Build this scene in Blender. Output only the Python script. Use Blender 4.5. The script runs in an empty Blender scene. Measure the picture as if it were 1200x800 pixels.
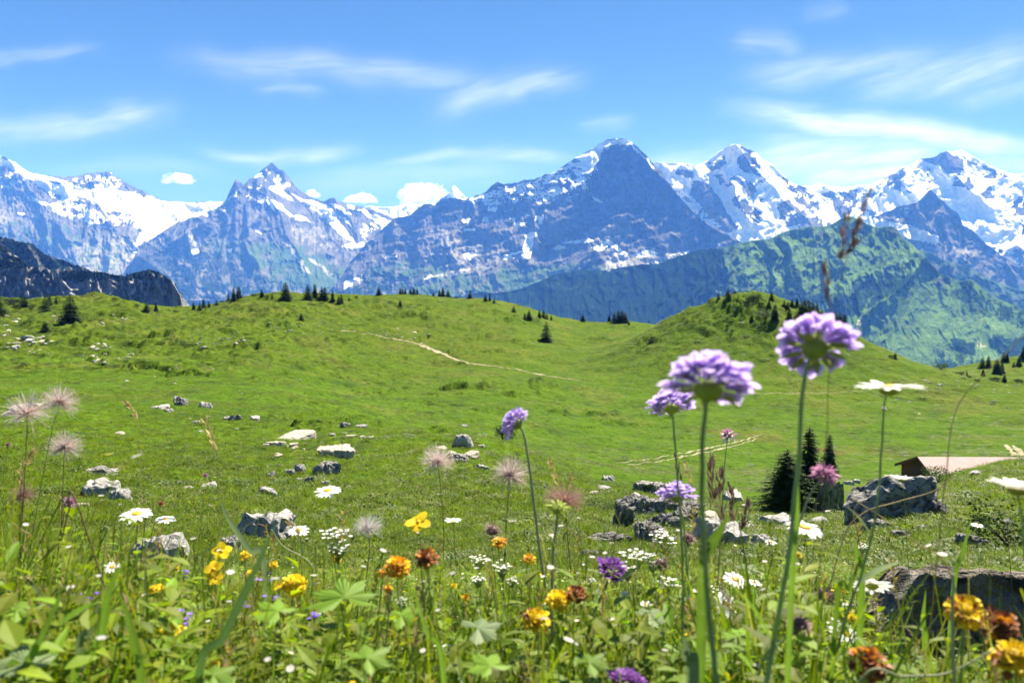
import bpy, bmesh, math, random
import numpy as np
from mathutils import Vector, Matrix, Quaternion

random.seed(7)
rng = np.random.default_rng(7)
scene = bpy.context.scene
COL = scene.collection
R = math.radians

# ------------------------------------------------------------------ camera
FPX, CX, CY, HORIZON = 900.0, 600.0, 400.0, 330.0
PITCH = math.atan((CY - HORIZON) / FPX)
CP, SP = math.cos(PITCH), math.sin(PITCH)

def P(px, py, d):
    """point at depth d (metres along the view axis) seen at photo position px, py"""
    a = (px - CX) / FPX * d
    b = (CY - py) / FPX * d
    return np.array([a, CP * d + SP * b, -SP * d + CP * b])

def Pn(px, py, d):
    px = np.asarray(px, float); py = np.asarray(py, float); d = np.asarray(d, float)
    a = (px - CX) / FPX * d
    b = (CY - py) / FPX * d
    return np.stack([a + 0 * b, CP * d + SP * b, -SP * d + CP * b], -1)

cam_d = bpy.data.cameras.new('camera'); cam = bpy.data.objects.new('camera', cam_d); COL.objects.link(cam)
cam_d.lens = 27.0; cam_d.sensor_width = 36.0; cam_d.clip_start = 0.02; cam_d.clip_end = 90000
cam.location = (0, 0, 0); cam.rotation_euler = (math.pi / 2 - PITCH, 0, 0)
cam_d.dof.use_dof = True; cam_d.dof.focus_distance = 14.0; cam_d.dof.aperture_fstop = 14.0
scene.camera = cam

# ------------------------------------------------------------------ noise
_perm = np.random.default_rng(3).permutation(4096).astype(np.int64)
_ga = np.random.default_rng(4).uniform(0, 2 * math.pi, 4096)
_gx, _gy = np.cos(_ga), np.sin(_ga)

def perlin(x, y, seed=0):
    x = np.asarray(x, float) + seed * 17.31; y = np.asarray(y, float) + seed * 9.77
    xi = np.floor(x).astype(np.int64); yi = np.floor(y).astype(np.int64)
    fx = x - xi; fy = y - yi
    u = fx * fx * fx * (fx * (fx * 6 - 15) + 10); v = fy * fy * fy * (fy * (fy * 6 - 15) + 10)
    def g(ix, iy, dx, dy):
        h = _perm[(_perm[ix & 4095] + iy) & 4095]
        return _gx[h] * dx + _gy[h] * dy
    n00 = g(xi, yi, fx, fy); n10 = g(xi + 1, yi, fx - 1, fy)
    n01 = g(xi, yi + 1, fx, fy - 1); n11 = g(xi + 1, yi + 1, fx - 1, fy - 1)
    a = n00 + u * (n10 - n00); b = n01 + u * (n11 - n01)
    return (a + v * (b - a)) * 1.5

def fbm(x, y, oct=5, seed=0, gain=0.5, lac=2.03):
    s = 0; a = 1.0; f = 1.0
    for i in range(oct):
        s = s + a * perlin(x * f, y * f, seed + i * 3.1); a *= gain; f *= lac
    return s

def ridged(x, y, oct=5, seed=0, gain=0.5, lac=2.03):
    s = 0; a = 1.0; f = 1.0; w = 1.0
    for i in range(oct):
        n = 1 - np.abs(perlin(x * f, y * f, seed + i * 3.1)) * 1.6
        n = np.clip(n, 0, 1) ** 2
        s = s + a * n * w; w = np.clip(n * 1.6, 0, 1); a *= gain; f *= lac
    return s

def sstep(a, b, x):
    t = np.clip((x - a) / (b - a), 0, 1)
    return t * t * (3 - 2 * t)

def poly_sdf(px, py, pts):
    """signed distance (positive inside) to a closed outline"""
    pts = np.asarray(pts, float); n = len(pts)
    d2 = np.full(px.shape, 1e18); ins = np.zeros(px.shape, bool)
    for i in range(n):
        ax, ay = pts[i]; bx, by = pts[(i + 1) % n]
        ex, ey = bx - ax, by - ay
        t = np.clip(((px - ax) * ex + (py - ay) * ey) / (ex * ex + ey * ey + 1e-9), 0, 1)
        d2 = np.minimum(d2, (px - ax - t * ex) ** 2 + (py - ay - t * ey) ** 2)
        c = ((ay > py) != (by > py)) & (px < (bx - ax) * (py - ay) / ((by - ay) + 1e-12) + ax)
        ins ^= c
    d = np.sqrt(d2)
    return np.where(ins, d, -d)

def line_dist(px, py, pts):
    pts = np.asarray(pts, float); best = np.full(px.shape, 1e18)
    for i in range(len(pts) - 1):
        ax, ay = pts[i][:2]; bx, by = pts[i + 1][:2]
        ex, ey = bx - ax, by - ay
        t = np.clip(((px - ax) * ex + (py - ay) * ey) / (ex * ex + ey * ey + 1e-9), 0, 1)
        best = np.minimum(best, (px - ax - t * ex) ** 2 + (py - ay - t * ey) ** 2)
    return np.sqrt(best)

# ------------------------------------------------------------------ object helpers
def tag(o, label=None, cat=None, group=None, kind=None):
    if label: o['label'] = label
    if cat: o['category'] = cat
    if group: o['group'] = group
    if kind: o['kind'] = kind
    return o

def empty(name, loc, label=None, cat=None, group=None, rot=None):
    o = bpy.data.objects.new(name, None); COL.objects.link(o)
    o.location = Vector(loc)
    if rot is not None:
        o.rotation_mode = 'QUATERNION'; o.rotation_quaternion = rot
    o.empty_display_size = 0.1
    return tag(o, label, cat, group)

def mesh_np(name, V, F, mat=None, smooth=True, attrs=None, mats=None, mat_idx=None):
    """mesh from numpy arrays; F is (n,4) or (n,3) or a list of lists"""
    me = bpy.data.meshes.new(name)
    V = np.asarray(V, np.float32)
    if isinstance(F, np.ndarray):
        n, k = F.shape
        me.vertices.add(len(V)); me.vertices.foreach_set('co', V.ravel())
        me.loops.add(n * k); me.loops.foreach_set('vertex_index', F.astype(np.int32).ravel())
        me.polygons.add(n)
        me.polygons.foreach_set('loop_start', np.arange(0, n * k, k, dtype=np.int32))
    else:
        me.from_pydata(V.tolist(), [], F)
    me.update(calc_edges=True)
    if smooth:
        me.polygons.foreach_set('use_smooth', np.ones(len(me.polygons), bool))
    if attrs:
        for k, a in attrs.items():
            a = np.asarray(a, np.float32)
            if a.ndim == 2:
                if a.shape[1] == 3: a = np.concatenate([a, np.ones((len(a), 1), np.float32)], 1)
                at = me.attributes.new(k, 'FLOAT_COLOR', 'POINT'); at.data.foreach_set('color', a.ravel())
            else:
                at = me.attributes.new(k, 'FLOAT', 'POINT'); at.data.foreach_set('value', a)
    for m in (mats or ([mat] if mat else [])): me.materials.append(m)
    if mat_idx is not None: me.polygons.foreach_set('material_index', np.asarray(mat_idx, np.int32))
    me.validate(); me.update()
    return me

def obj(name, me, parent=None, loc=None):
    o = bpy.data.objects.new(name, me); COL.objects.link(o)
    if parent is not None: o.parent = parent
    if loc is not None: o.location = Vector(loc)
    return o

def grid_faces(nr, nc):
    i = np.arange(nr - 1)[:, None] * nc + np.arange(nc - 1)[None, :]
    return np.stack([i, i + 1, i + nc + 1, i + nc], -1).reshape(-1, 4)

# ------------------------------------------------------------------ material helpers
class NT:
    def __init__(s, m):
        s.m = m; m.use_nodes = True; s.t = m.node_tree; s.t.nodes.clear()
    def n(s, typ, **kw):
        nd = s.t.nodes.new(typ)
        ins = kw.pop('ins', {})
        for k, v in kw.items(): setattr(nd, k, v)
        for k, v in ins.items():
            sock = nd.inputs[k]
            if hasattr(v, 'is_linked') or hasattr(v, 'links'): s.t.links.new(v, sock)
            else: sock.default_value = v
        return nd
    def link(s, a, b): s.t.links.new(a, b)
    def math(s, op, a, b=None, c=None, clamp=False):
        nd = s.t.nodes.new('ShaderNodeMath'); nd.operation = op; nd.use_clamp = clamp
        for i, v in enumerate((a, b, c)):
            if v is None: continue
            if isinstance(v, (int, float)): nd.inputs[i].default_value = v
            else: s.t.links.new(v, nd.inputs[i])
        return nd.outputs[0]
    def mix(s, fac, a, b, blend='MIX'):
        nd = s.t.nodes.new('ShaderNodeMix'); nd.data_type = 'RGBA'; nd.blend_type = blend
        for sock, v in ((nd.inputs[0], fac), (nd.inputs[6], a), (nd.inputs[7], b)):
            if isinstance(v, (int, float)): sock.default_value = v
            elif isinstance(v, tuple): sock.default_value = v if len(v) == 4 else (*v, 1)
            else: s.t.links.new(v, sock)
        return nd.outputs[2]
    def ramp(s, fac, stops, interp='LINEAR'):
        nd = s.t.nodes.new('ShaderNodeValToRGB'); cr = nd.color_ramp; cr.interpolation = interp
        while len(cr.elements) < len(stops): cr.elements.new(0.5)
        for e, (p, c) in zip(cr.elements, stops):
            e.position = p; e.color = (c, c, c, 1) if isinstance(c, (int, float)) else (c if len(c) == 4 else (*c, 1))
        s.t.links.new(fac, nd.inputs[0])
        return nd.outputs[0]
    def noise(s, vec, scale, detail=4, rough=0.55, dist=0.0):
        nd = s.n('ShaderNodeTexNoise', ins={'Scale': scale, 'Detail': detail, 'Roughness': rough, 'Distortion': dist})
        if vec is not None: s.t.links.new(vec, nd.inputs['Vector'])
        return nd.outputs['Fac']
    def attr(s, name):
        return s.n('ShaderNodeAttribute', attribute_name=name)
    def geo(s): return s.n('ShaderNodeNewGeometry')
    def out(s, shader, vol=None):
        o = s.n('ShaderNodeOutputMaterial')
        if shader is not None: s.t.links.new(shader, o.inputs['Surface'])
        if vol is not None: s.t.links.new(vol, o.inputs['Volume'])
        return o
    def bsdf(s, col, rough=0.8, normal=None, spec=0.2, **kw):
        b = s.n('ShaderNodeBsdfPrincipled', ins={'Roughness': rough})
        b.inputs['Specular IOR Level'].default_value = spec
        if isinstance(col, tuple): b.inputs['Base Color'].default_value = col if len(col) == 4 else (*col, 1)
        else: s.t.links.new(col, b.inputs['Base Color'])
        if normal is not None: s.t.links.new(normal, b.inputs['Normal'])
        return b.outputs[0]
    def bump(s, h, strength=0.5, dist=0.1, normal=None):
        b = s.n('ShaderNodeBump', ins={'Strength': strength, 'Distance': dist, 'Height': h})
        if normal is not None: s.t.links.new(normal, b.inputs['Normal'])
        return b.outputs[0]

def newmat(name):
    m = bpy.data.materials.new(name); return m, NT(m)
# ------------------------------------------------------------------ sky, sun, haze, clouds
SUN_EL, SUN_AZ = R(54), R(36)          # azimuth measured to the right of the view direction
SUN_DIR = Vector((math.sin(SUN_AZ) * math.cos(SUN_EL), math.cos(SUN_AZ) * math.cos(SUN_EL), math.sin(SUN_EL)))
w = bpy.data.worlds.new('World'); scene.world = w; w.use_nodes = True
nt = w.node_tree; nt.nodes.clear()
sky = nt.nodes.new('ShaderNodeTexSky'); sky.sky_type = 'NISHITA'; sky.sun_disc = False
sky.sun_elevation = SUN_EL; sky.sun_rotation = SUN_AZ; sky.altitude = 3500
sky.air_density = 1.0; sky.dust_density = 0.1; sky.ozone_density = 3.0
bg = nt.nodes.new('ShaderNodeBackground'); bg.inputs[1].default_value = 0.05
ow = nt.nodes.new('ShaderNodeOutputWorld')
hs = nt.nodes.new('ShaderNodeHueSaturation'); hs.inputs['Saturation'].default_value = 1.16; hs.inputs['Value'].default_value = 0.84; nt.links.new(sky.outputs[0], hs.inputs['Color']); nt.links.new(hs.outputs[0], bg.inputs[0]); nt.links.new(bg.outputs[0], ow.inputs[0])
sd = bpy.data.lights.new('sun', 'SUN'); so = bpy.data.objects.new('sun', sd); COL.objects.link(so)
sd.energy = 5.0; sd.angle = R(0.53); sd.color = (1.0, 0.96, 0.895)
so.rotation_mode = 'QUATERNION'; so.rotation_quaternion = SUN_DIR.to_track_quat('Z', 'Y')
so.location = (0, 0, 500)
scene.view_settings.view_transform = 'Standard'; scene.view_settings.look = 'None'
scene.view_settings.exposure = 1.5; scene.view_settings.gamma = 1.0
scene.render.engine = 'CYCLES'
cy = scene.cycles
cy.use_denoising = True; cy.denoiser = 'OPENIMAGEDENOISE'
try: cy.denoising_input_passes = 'RGB_ALBEDO_NORMAL'; cy.denoising_prefilter = 'ACCURATE'
except Exception: pass
cy.max_bounces = 6; cy.diffuse_bounces = 4; cy.glossy_bounces = 2; cy.transmission_bounces = 4
cy.transparent_max_bounces = 12; cy.volume_bounces = 3; cy.caustics_reflective = False; cy.caustics_refractive = False
cy.sample_clamp_indirect = 6.0

HAZE_LO, HAZE_HI = (-16500, -2500, -1502), (16500, 23500, 3400)
def build_haze():
    lo, hi = HAZE_LO, HAZE_HI
    V = [(x, y, z) for x in (lo[0], hi[0]) for y in (lo[1], hi[1]) for z in (lo[2], hi[2])]
    F = [[0, 1, 3, 2], [4, 6, 7, 5], [0, 4, 5, 1], [2, 3, 7, 6], [0, 2, 6, 4], [1, 5, 7, 3]]
    m, t = newmat('haze_air')
    v = t.n('ShaderNodeVolumePrincipled', ins={'Color': (0.095, 0.29, 1.0, 1), 'Absorption Color': (1, 1, 1, 1), 'Density': 5.2e-5, 'Anisotropy': 0.0})
    t.out(None, v.outputs[0])
    o = obj('haze', mesh_np('haze', V, F, m, smooth=False))
    tag(o, 'pale blue summer haze in the air towards the mountains', 'haze', kind='stuff')
build_haze()
# ------------------------------------------------------------------ the ground
CTRL = {   # photo column: (depth, photo row) pairs read off the photograph
 -350: [(8,655),(14,596),(25,540),(40,497),(60,470),(90,452),(120,443),(150,432),(180,415),(220,388),(250,370),(275,356),(290,352),(330,362)],
 0:   [(8,660),(14,600),(25,545),(40,500),(60,473),(90,455),(120,446),(150,433),(180,415),(220,390),(250,372),(270,360),(284,354),(320,362)],
 120: [(8,664),(14,606),(25,552),(40,508),(60,476),(90,456),(120,446),(150,433),(180,414),(220,386),(250,364),(268,353),(278,350),(310,368)],
 220: [(8,666),(14,611),(25,558),(40,515),(60,480),(88,458),(115,446),(150,431),(180,413),(220,389),(260,372),(285,366),(300,364),(330,372)],
 310: [(8,668),(14,615),(25,563),(40,519),(60,484),(88,461),(115,447),(150,431),(180,412),(220,386),(260,361),(290,350),(302,348),(335,362)],
 450: [(8,666),(14,611),(25,562),(38,522),(48,504),(62,497),(85,492),(120,476),(160,452),(200,425),(250,390),(290,362),(318,347),(350,354)],
 600: [(8,662),(14,612),(24,572),(34,541),(42,524),(55,532),(75,526),(100,507),(130,481),(170,450),(210,425),(260,395),(300,369),(325,357),(360,368)],
 690: [(8,662),(14,620),(24,590),(32,570),(42,572),(60,566),(85,540),(110,515),(140,490),(180,455),(220,430),(270,405),(310,387),(330,378),(370,392)],
 780: [(8,660),(14,627),(22,607),(30,588),(45,584),(65,570),(90,545),(115,520),(145,490),(180,455),(205,422),(225,393),(238,377),(265,392),(330,386),(370,396)],
 880: [(8,660),(14,632),(22,616),(30,606),(42,596),(60,580),(80,562),(110,535),(140,500),(170,465),(190,435),(205,405),(218,373),(230,346),(240,346),(270,390)],
 960: [(8,660),(14,634),(22,620),(30,608),(42,600),(60,588),(80,564),(110,535),(140,505),(170,470),(190,445),(205,416),(220,382),(231,367),(245,373),(280,420)],
 1040:[(8,660),(14,622),(17,608),(24,596),(40,592),(60,590),(80,572),(110,535),(140,505),(170,475),(195,445),(215,419),(226,412),(240,417),(280,440),(310,446)],
 1120:[(8,655),(14,614),(20,592),(30,567),(44,551),(60,580),(80,581),(100,543),(130,515),(160,485),(190,455),(209,437),(216,434),(230,439),(265,447),(290,438),(310,433),(345,450)],
 1200:[(8,650),(14,602),(20,568),(28,549),(36,539),(54,578),(80,584),(100,543),(130,515),(160,485),(190,460),(210,445),(217,443),(232,449),(262,450),(290,428),(315,416),(345,430)],
 1550:[(8,645),(14,598),(20,566),(28,548),(36,539),(54,578),(80,584),(100,543),(130,515),(160,485),(190,460),(210,446),(217,444),(232,449),(262,450),(290,428),(315,416),(345,430)],
}
def _ck(x, y): return x / (1.1 * np.maximum(y, -1.5) + 2.2) * 3.2, np.log(np.maximum(y, -1.5) + 2.4) * 2.0
_cp = []
for px, rows in CTRL.items():
    for d, py in rows: _cp.append(P(px, py, d))
    dl, rl = rows[-1]; zl = P(px, rl, dl)[2]
    for k, (dd, dz) in enumerate(((1.35, -45), (2.2, -150))):
        q = P(px, rl, dl * dd); _cp.append(np.array([q[0], q[1], zl + dz]))
for xx in (-3.2, -1.6, -0.6, 0, 0.6, 1.6, 3.2):
    for y0 in (-1.4, 0.0, 0.35, 1.0, 2.0, 4.0):
        x = xx * (0.5 + 0.42 * max(y0, 0))
        _cp.append(np.array([x, y0, -0.285 - 0.335 * y0 + 0.0 * max(y0 - 2, 0)]))
_cp = np.array(_cp)
_A, _B = _ck(_cp[:, 0], _cp[:, 1])
_TS = np.stack([_A, _B], 1)
def _phi(r2): return np.where(r2 > 1e-12, 0.5 * r2 * np.log(np.maximum(r2, 1e-12)), 0.0)
_n = len(_TS)
_K = _phi(((_TS[:, None] - _TS[None]) ** 2).sum(-1)) + np.eye(_n) * 2e-4
_Pm = np.concatenate([np.ones((_n, 1)), _TS], 1)
_S = np.zeros((_n + 3, _n + 3)); _S[:_n, :_n] = _K; _S[:_n, _n:] = _Pm; _S[_n:, :_n] = _Pm.T
_W = np.linalg.solve(_S, np.concatenate([_cp[:, 2], np.zeros(3)]))

def z_base(x, y):
    x = np.asarray(x, float); y = np.asarray(y, float); sh = x.shape
    a, b = _ck(x.ravel(), y.ravel()); out = np.empty(a.shape)
    for i in range(0, len(a), 60000):
        q = np.stack([a[i:i + 60000], b[i:i + 60000]], 1)
        r2 = (q[:, 0:1] - _TS[None, :, 0]) ** 2 + (q[:, 1:2] - _TS[None, :, 1]) ** 2
        out[i:i + 60000] = _phi(r2) @ _W[:_n] + _W[_n] + q @ _W[_n + 1:]
    return out.reshape(sh)

def to_px(x, y, z):
    dep = CP * y - SP * z; up = SP * y + CP * z
    return CX + FPX * x / dep, CY - FPX * up / dep, dep

def z_detail(x, y):
    d = np.sqrt(x * x + y * y)
    far = sstep(40, 90, d)
    n = 0.62 * far * fbm(x / 26, y / 26, 3, 1) + 0.28 * sstep(12, 50, d) * fbm(x / 8, y / 8, 3, 5)
    n = n + 0.5 * sstep(150, 200, d) * ridged(x / 30, y / 30, 3, 31)
    n = n + 0.10 * sstep(3, 9, d) * fbm(x / 2.3, y / 2.3, 3, 9) + 0.035 * sstep(0.8, 3, d) * (1 - far) * fbm(x / 0.6, y / 0.6, 2, 12)
    # grassy hummocks on the left hillside and on the mound
    left = sstep(-10, -60, x) * sstep(120, 150, y) * (1 - sstep(290, 320, y))
    n = n + left * 1.1 * np.abs(fbm(x / 11, y / 11, 3, 21)) + left * .5 * ridged(x / 5, y / 6, 2, 23)
    mound = np.exp(-(((x - 65) / 26) ** 2 + ((y - 222) / 20) ** 2))
    n = n + mound * 0.8 * ridged(x / 4.2, y / 4.2, 2, 25)
    return n

def terr(x, y):
    x = np.asarray(x, float); y = np.asarray(y, float)
    z = z_base(x, y)
    # cow terraces: small steps that follow the contour
    d = np.sqrt(x * x + y * y)
    m = sstep(70, 100, d) * (1 - sstep(180, 215, d)) * sstep(-75, -20, x) * (1 - sstep(55, 95, x)) * (0.35 + 0.65 * sstep(-0.15, 0.35, fbm(x / 22, y / 22, 2, 41)))
    ph = z / 0.62 + 0.9 * fbm(x / 9, y / 9, 3, 43)
    fr = ph - np.floor(ph)
    st = np.where(fr < 0.62, fr / 0.62 * 0.35, 0.35 + (fr - 0.62) / 0.38 * 0.65)
    z = z + m * (st - fr) * 0.85
    return z + z_detail(x, y)

CREASES = []
_terr0 = terr
def terr(x, y):
    x = np.asarray(x, float); y = np.asarray(y, float); z = _terr0(x, y)
    if not CREASES or y.size == 0 or y.max() < 40: return z
    for pts, h, back in CREASES:
        lo = pts.min(0) - 3; hi = pts.max(0) + 4 * back; lo[1] -= 5
        sel = (x > lo[0]) & (x < hi[0]) & (y > lo[1]) & (y < hi[1])
        if not sel.any(): continue
        xs, ys = x[sel], y[sel]; w = fbm(xs / 5, ys / 5, 4, 91, .65) * 2.6
        yl = np.interp(xs, pts[:, 0], pts[:, 1]) + w; s = ys - yl
        k = (xs - pts[0, 0]) / (pts[-1, 0] - pts[0, 0]); m = sstep(0, .15, k) * (1 - sstep(.85, 1, k)) * (.15 + .85 * sstep(-.35, .35, fbm(xs / 7, ys / 30, 3, 95)))
        z[sel] = z[sel] + h * m * sstep(-.5, .6, s) * np.exp(-np.maximum(s, 0) / back)
    return z

def ground_at(px, py, lo=0.4, hi=420.0):
    """first point of the ground met by the ray through px, py (vectorised)"""
    px = np.atleast_1d(np.asarray(px, float)); py = np.atleast_1d(np.asarray(py, float))
    ds = np.exp(np.linspace(math.log(lo), math.log(hi), 620))
    res = np.zeros((len(px), 3))
    for i in range(len(px)):
        q = Pn(px[i], py[i], ds); g = q[:, 2] - terr(q[:, 0], q[:, 1])
        k = np.argmax(g < 0)
        if g[k] < 0 and k > 0:
            a, b = ds[k - 1], ds[k]; t = g[k - 1] / (g[k - 1] - g[k]); dd = a + (b - a) * t
        else:
            seg = g / ds; seg[ds < 100] = 9; dd = ds[np.argmin(seg)]
        p = P(px[i], py[i], dd); p[2] = terr(p[0:1], p[1:2])[0]
        res[i] = p
    return res

def depth_of(p): return CP * p[1] - SP * p[2]

def ell(px, py, cx, cy, rx, ry): return ((px - cx) / rx) ** 2 + ((py - cy) / ry) ** 2

def add_creases():
    new = []
    LINES = [
        ([(128,429),(165,432),(200,437),(250,442),(300,446),(345,448),(385,444)],1.15,12), ([(505,459),(540,455),(575,457),(610,455),(645,457)],1.0,8), ([(560,452),(600,451),(640,454)],.8,6), ([(650,456),(675,456),(695,460)],.9,8), ([(440,462),(480,461),(520,465)],.6,6), ([(310,474),(350,470),(400,468),(450,470)],.6,6), ([(320,484),(370,480),(430,482)],.5,5),
        ([(520,416),(545,411),(565,404)],1.8,9), ([(540,404),(560,398),(590,392)],1.3,9), ([(480,402),(500,396),(525,397)],1.2,8), ([(455,375),(480,372),(510,374)],1.2,8), ([(485,365),(505,362),(530,364)],.8,6), ([(300,372),(340,370),(380,374)],1.0,8), ([(250,384),(300,380),(345,386)],1.1,8), ([(170,404),(200,401),(230,404)],1.2,8), ([(240,412),(290,407),(340,413)],1.2,8), ([(360,410),(400,404),(440,408)],1.0,8), ([(30,388),(60,384),(95,388)],1.2,7), ([(90,372),(120,370),(150,373)],1.0,7), ([(385,356),(420,353),(450,356)],.8,6),
        ([(780,400),(815,392),(850,396)],1.2,6), ([(800,384),(835,378),(870,382)],1.0,5), ([(830,368),(860,364),(890,367)],1.0,5), ([(745,404),(765,398),(790,404)],1.2,6), ([(690,400),(720,396),(750,398)],.9,6), ([(1030,462),(1080,460),(1130,463)],.7,6)]
    r = np.random.default_rng(19); rnd = []
    for x0, x1, y0, y1, n, ha, hb, bk in ((330, 760, 452, 514, 46, .3, .6, 4), (10, 620, 360, 428, 46, .5, 1.1, 6), (790, 930, 352, 395, 16, .4, .9, 4), (900, 1190, 440, 500, 16, .25, .5, 4)):
        for _ in range(n):
            cx, cy, L, sl = r.uniform(x0, x1), r.uniform(y0, y1), r.uniform(18, 60), r.normal(0, .05)
            rnd.append(([(cx - L, cy + L * sl), (cx, cy - r.uniform(0, 3)), (cx + L, cy - L * sl)], r.uniform(ha, hb), bk))
    for pts, h, back in LINES + rnd:
        a = np.array(pts, float); g = ground_at(a[:, 0], a[:, 1]); g = g[np.argsort(g[:, 0])]; new.append((g[:, :2], h, back))
    CREASES.extend(new)
add_creases()

def build_ground():
    ys = np.concatenate([np.linspace(-1.4, 0.3, 12, endpoint=False),
                         np.exp(np.arange(math.log(0.3), math.log(45), 0.0105)),
                         np.exp(np.arange(math.log(45), math.log(345), 0.0042)),
                         np.exp(np.arange(math.log(346), math.log(760), 0.02))])
    s = np.linspace(-1, 1, 1150); s = s * (0.72 + 0.28 * s * s)
    X = s[None, :] * (1.02 * np.maximum(ys, 0)[:, None] + 2.3); Y = np.repeat(ys[:, None], len(s), 1)
    Z = terr(X, Y)
    # beyond the crest the slope runs down to the valley far below
    yf = np.exp(np.linspace(math.log(800), math.log(23000), 60))
    Xf = s[None, :] * (1.02 * yf[:, None] * (1 - 0.3 * sstep(4000, 23000, yf))[:, None] + 2.3); Yf = np.repeat(yf[:, None], len(s), 1)
    zl = Z[-1]; t = sstep(760, 2600, yf)[:, None]
    Zf = zl[None] * (1 - t) + (-1350 + 60 * fbm(Xf / 900, Yf / 900, 3, 2)) * t
    X = np.concatenate([X, Xf]); Y = np.concatenate([Y, Yf]); Z = np.concatenate([Z, Zf])
    V = np.stack([X, Y, Z], -1).reshape(-1, 3)
    x, y, z = V[:, 0], V[:, 1], V[:, 2]
    px, py, dep = to_px(x, np.maximum(y, 0.2), z)
    d = np.hypot(x, y)
    # base colour of the turf: patches of lusher and drier grass, bare soil, reddish sorrel
    lush = np.array([0.066, 0.126, 0.006]); dry = np.array([0.084, 0.114, 0.007]); dark = np.array([0.042, 0.085, 0.012])
    n1 = fbm(x / 45, y / 45, 4, 61); n2 = fbm(x / 9, y / 9, 4, 67); n3 = fbm(x / 2.2, y / 2.2, 3, 71)
    fd = np.clip(0.45 * sstep(120, 260, d) + 0.25 * n1 + 0.22 * n2 + 0.22 * (x < 0) * sstep(130, 180, d), 0, 1)
    c = lush + (dry - lush) * fd[:, None]
    dk = np.clip(sstep(0.15, 0.7, n2 + 0.5 * n3 - 0.2 * sstep(60, 100, d)) * 0.75, 0, 1)
    c = c + (dark - c) * dk[:, None]
    red = np.exp(-(((x - 50) / 9) ** 2 + ((y - 118) / 9) ** 2)) + 0.8 * np.exp(-(((x - 38) / 6) ** 2 + ((y - 130) / 6) ** 2))
    red = np.clip(red * sstep(-0.25, 0.4, n2 + n3 * .5), 0, 1) * 0.55
    c = c + (np.array([0.16, 0.085, 0.04]) - c) * red[:, None]
    brn = sstep(.35, .8, fbm(x / 17, y / 17, 5, 79, .6) + .15 * sstep(90, 200, d)) * sstep(40, 90, d) * .24
    c = c + (np.array([0.17, 0.145, 0.045]) - c) * brn[:, None]
    near = 1 - sstep(30, 55, d)
    soil = near * sstep(0.55, 0.85, fbm(x / 3.1, y / 3.1, 3, 77)) * 0.5
    c = c + (np.array([0.17, 0.12, 0.06]) - c) * soil[:, None]
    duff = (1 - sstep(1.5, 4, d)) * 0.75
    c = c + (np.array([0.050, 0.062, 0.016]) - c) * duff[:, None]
    valley = sstep(500, 900, y); c = c + (np.array([0.03, 0.055, 0.02]) - c) * valley[:, None]
    m, t = newmat('turf')
    geo = t.geo(); pos = geo.outputs['Position']
    col = t.attr('turf_colour').outputs['Color']
    a = t.noise(pos, 0.55, 5, 0.65); b = t.noise(pos, 4.0, 4, 0.65); e = t.noise(pos, 0.11, 4, 0.6)
    v = t.math('ADD', t.math('MULTIPLY', a, 1.0), t.math('MULTIPLY', b, 0.8)); v = t.math('ADD', v, t.math('MULTIPLY', e, 0.5))
    col = t.mix(1.0, col, t.ramp(t.math('DIVIDE', v, 2.3), [(0.34, (0.35, 0.40, 0.45)), (0.46, (0.82, 0.86, 0.80)), (0.56, (1.12, 1.08, 1.0)), (0.66, (1.75, 1.55, 1.5))]), 'MULTIPLY')
    specks = t.ramp(t.noise(pos, 2.2, 3, 0.6), [(0.60, 0.0), (0.66, 1.0)])
    col = t.mix(t.math('MULTIPLY', specks, 0.75), col, (0.020, 0.045, 0.012))
    sp2 = t.ramp(t.noise(pos, 7.0, 2, 0.6), [(0.66, 0.0), (0.70, 1.0)])
    col = t.mix(t.math('MULTIPLY', sp2, 0.7), col, (0.22, 0.21, 0.09))
    h = t.math('ADD', t.math('MULTIPLY', t.noise(pos, 1.3, 5, 0.65), 1.0), t.math('MULTIPLY', t.noise(pos, 9.0, 3, 0.6), 0.16))
    nrm = t.bump(h, 0.85, 0.55)
    t.out(t.bsdf(col, 0.95, nrm, 0.05))
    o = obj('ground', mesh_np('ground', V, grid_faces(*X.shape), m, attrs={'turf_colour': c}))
    tag(o, 'rolling green alpine pasture running down from the flower bank and up to the far hill', 'ground', kind='structure')
build_ground()
# ------------------------------------------------------------------ the mountains
def mountain_mat(name, fine, bump_m):
    m, t = newmat(name)
    pos = t.geo().outputs['Position']
    alb = t.attr('alb').outputs['Color']; snow = t.attr('snow').outputs['Fac']
    n1 = t.noise(pos, 1.0 / fine, 5, 0.65); n2 = t.noise(pos, 1.0 / (fine * 5), 4, 0.6)
    k = t.math('ADD', t.math('MULTIPLY', n1, 0.6), t.math('MULTIPLY', n2, 0.5))
    alb = t.mix(1.0, alb, t.ramp(k, [(0.38, (0.50, 0.53, 0.56)), (0.55, (1, 1, 1)), (0.72, (1.55, 1.5, 1.42))]), 'MULTIPLY')
    s = t.math('ADD', snow, t.math('MULTIPLY', t.math('SUBTRACT', n1, 0.5), 0.55))
    sn = t.ramp(s, [(0.40, 0.0), (0.56, 1.0)])
    col = t.mix(sn, alb, (0.86, 0.87, 0.88))
    nr = t.bump(t.math('ADD', n1, t.math('MULTIPLY', n2, 1.5)), 0.9, bump_m)
    t.out(t.bsdf(col, 1.0, nr, 0.0))
    return m

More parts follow.
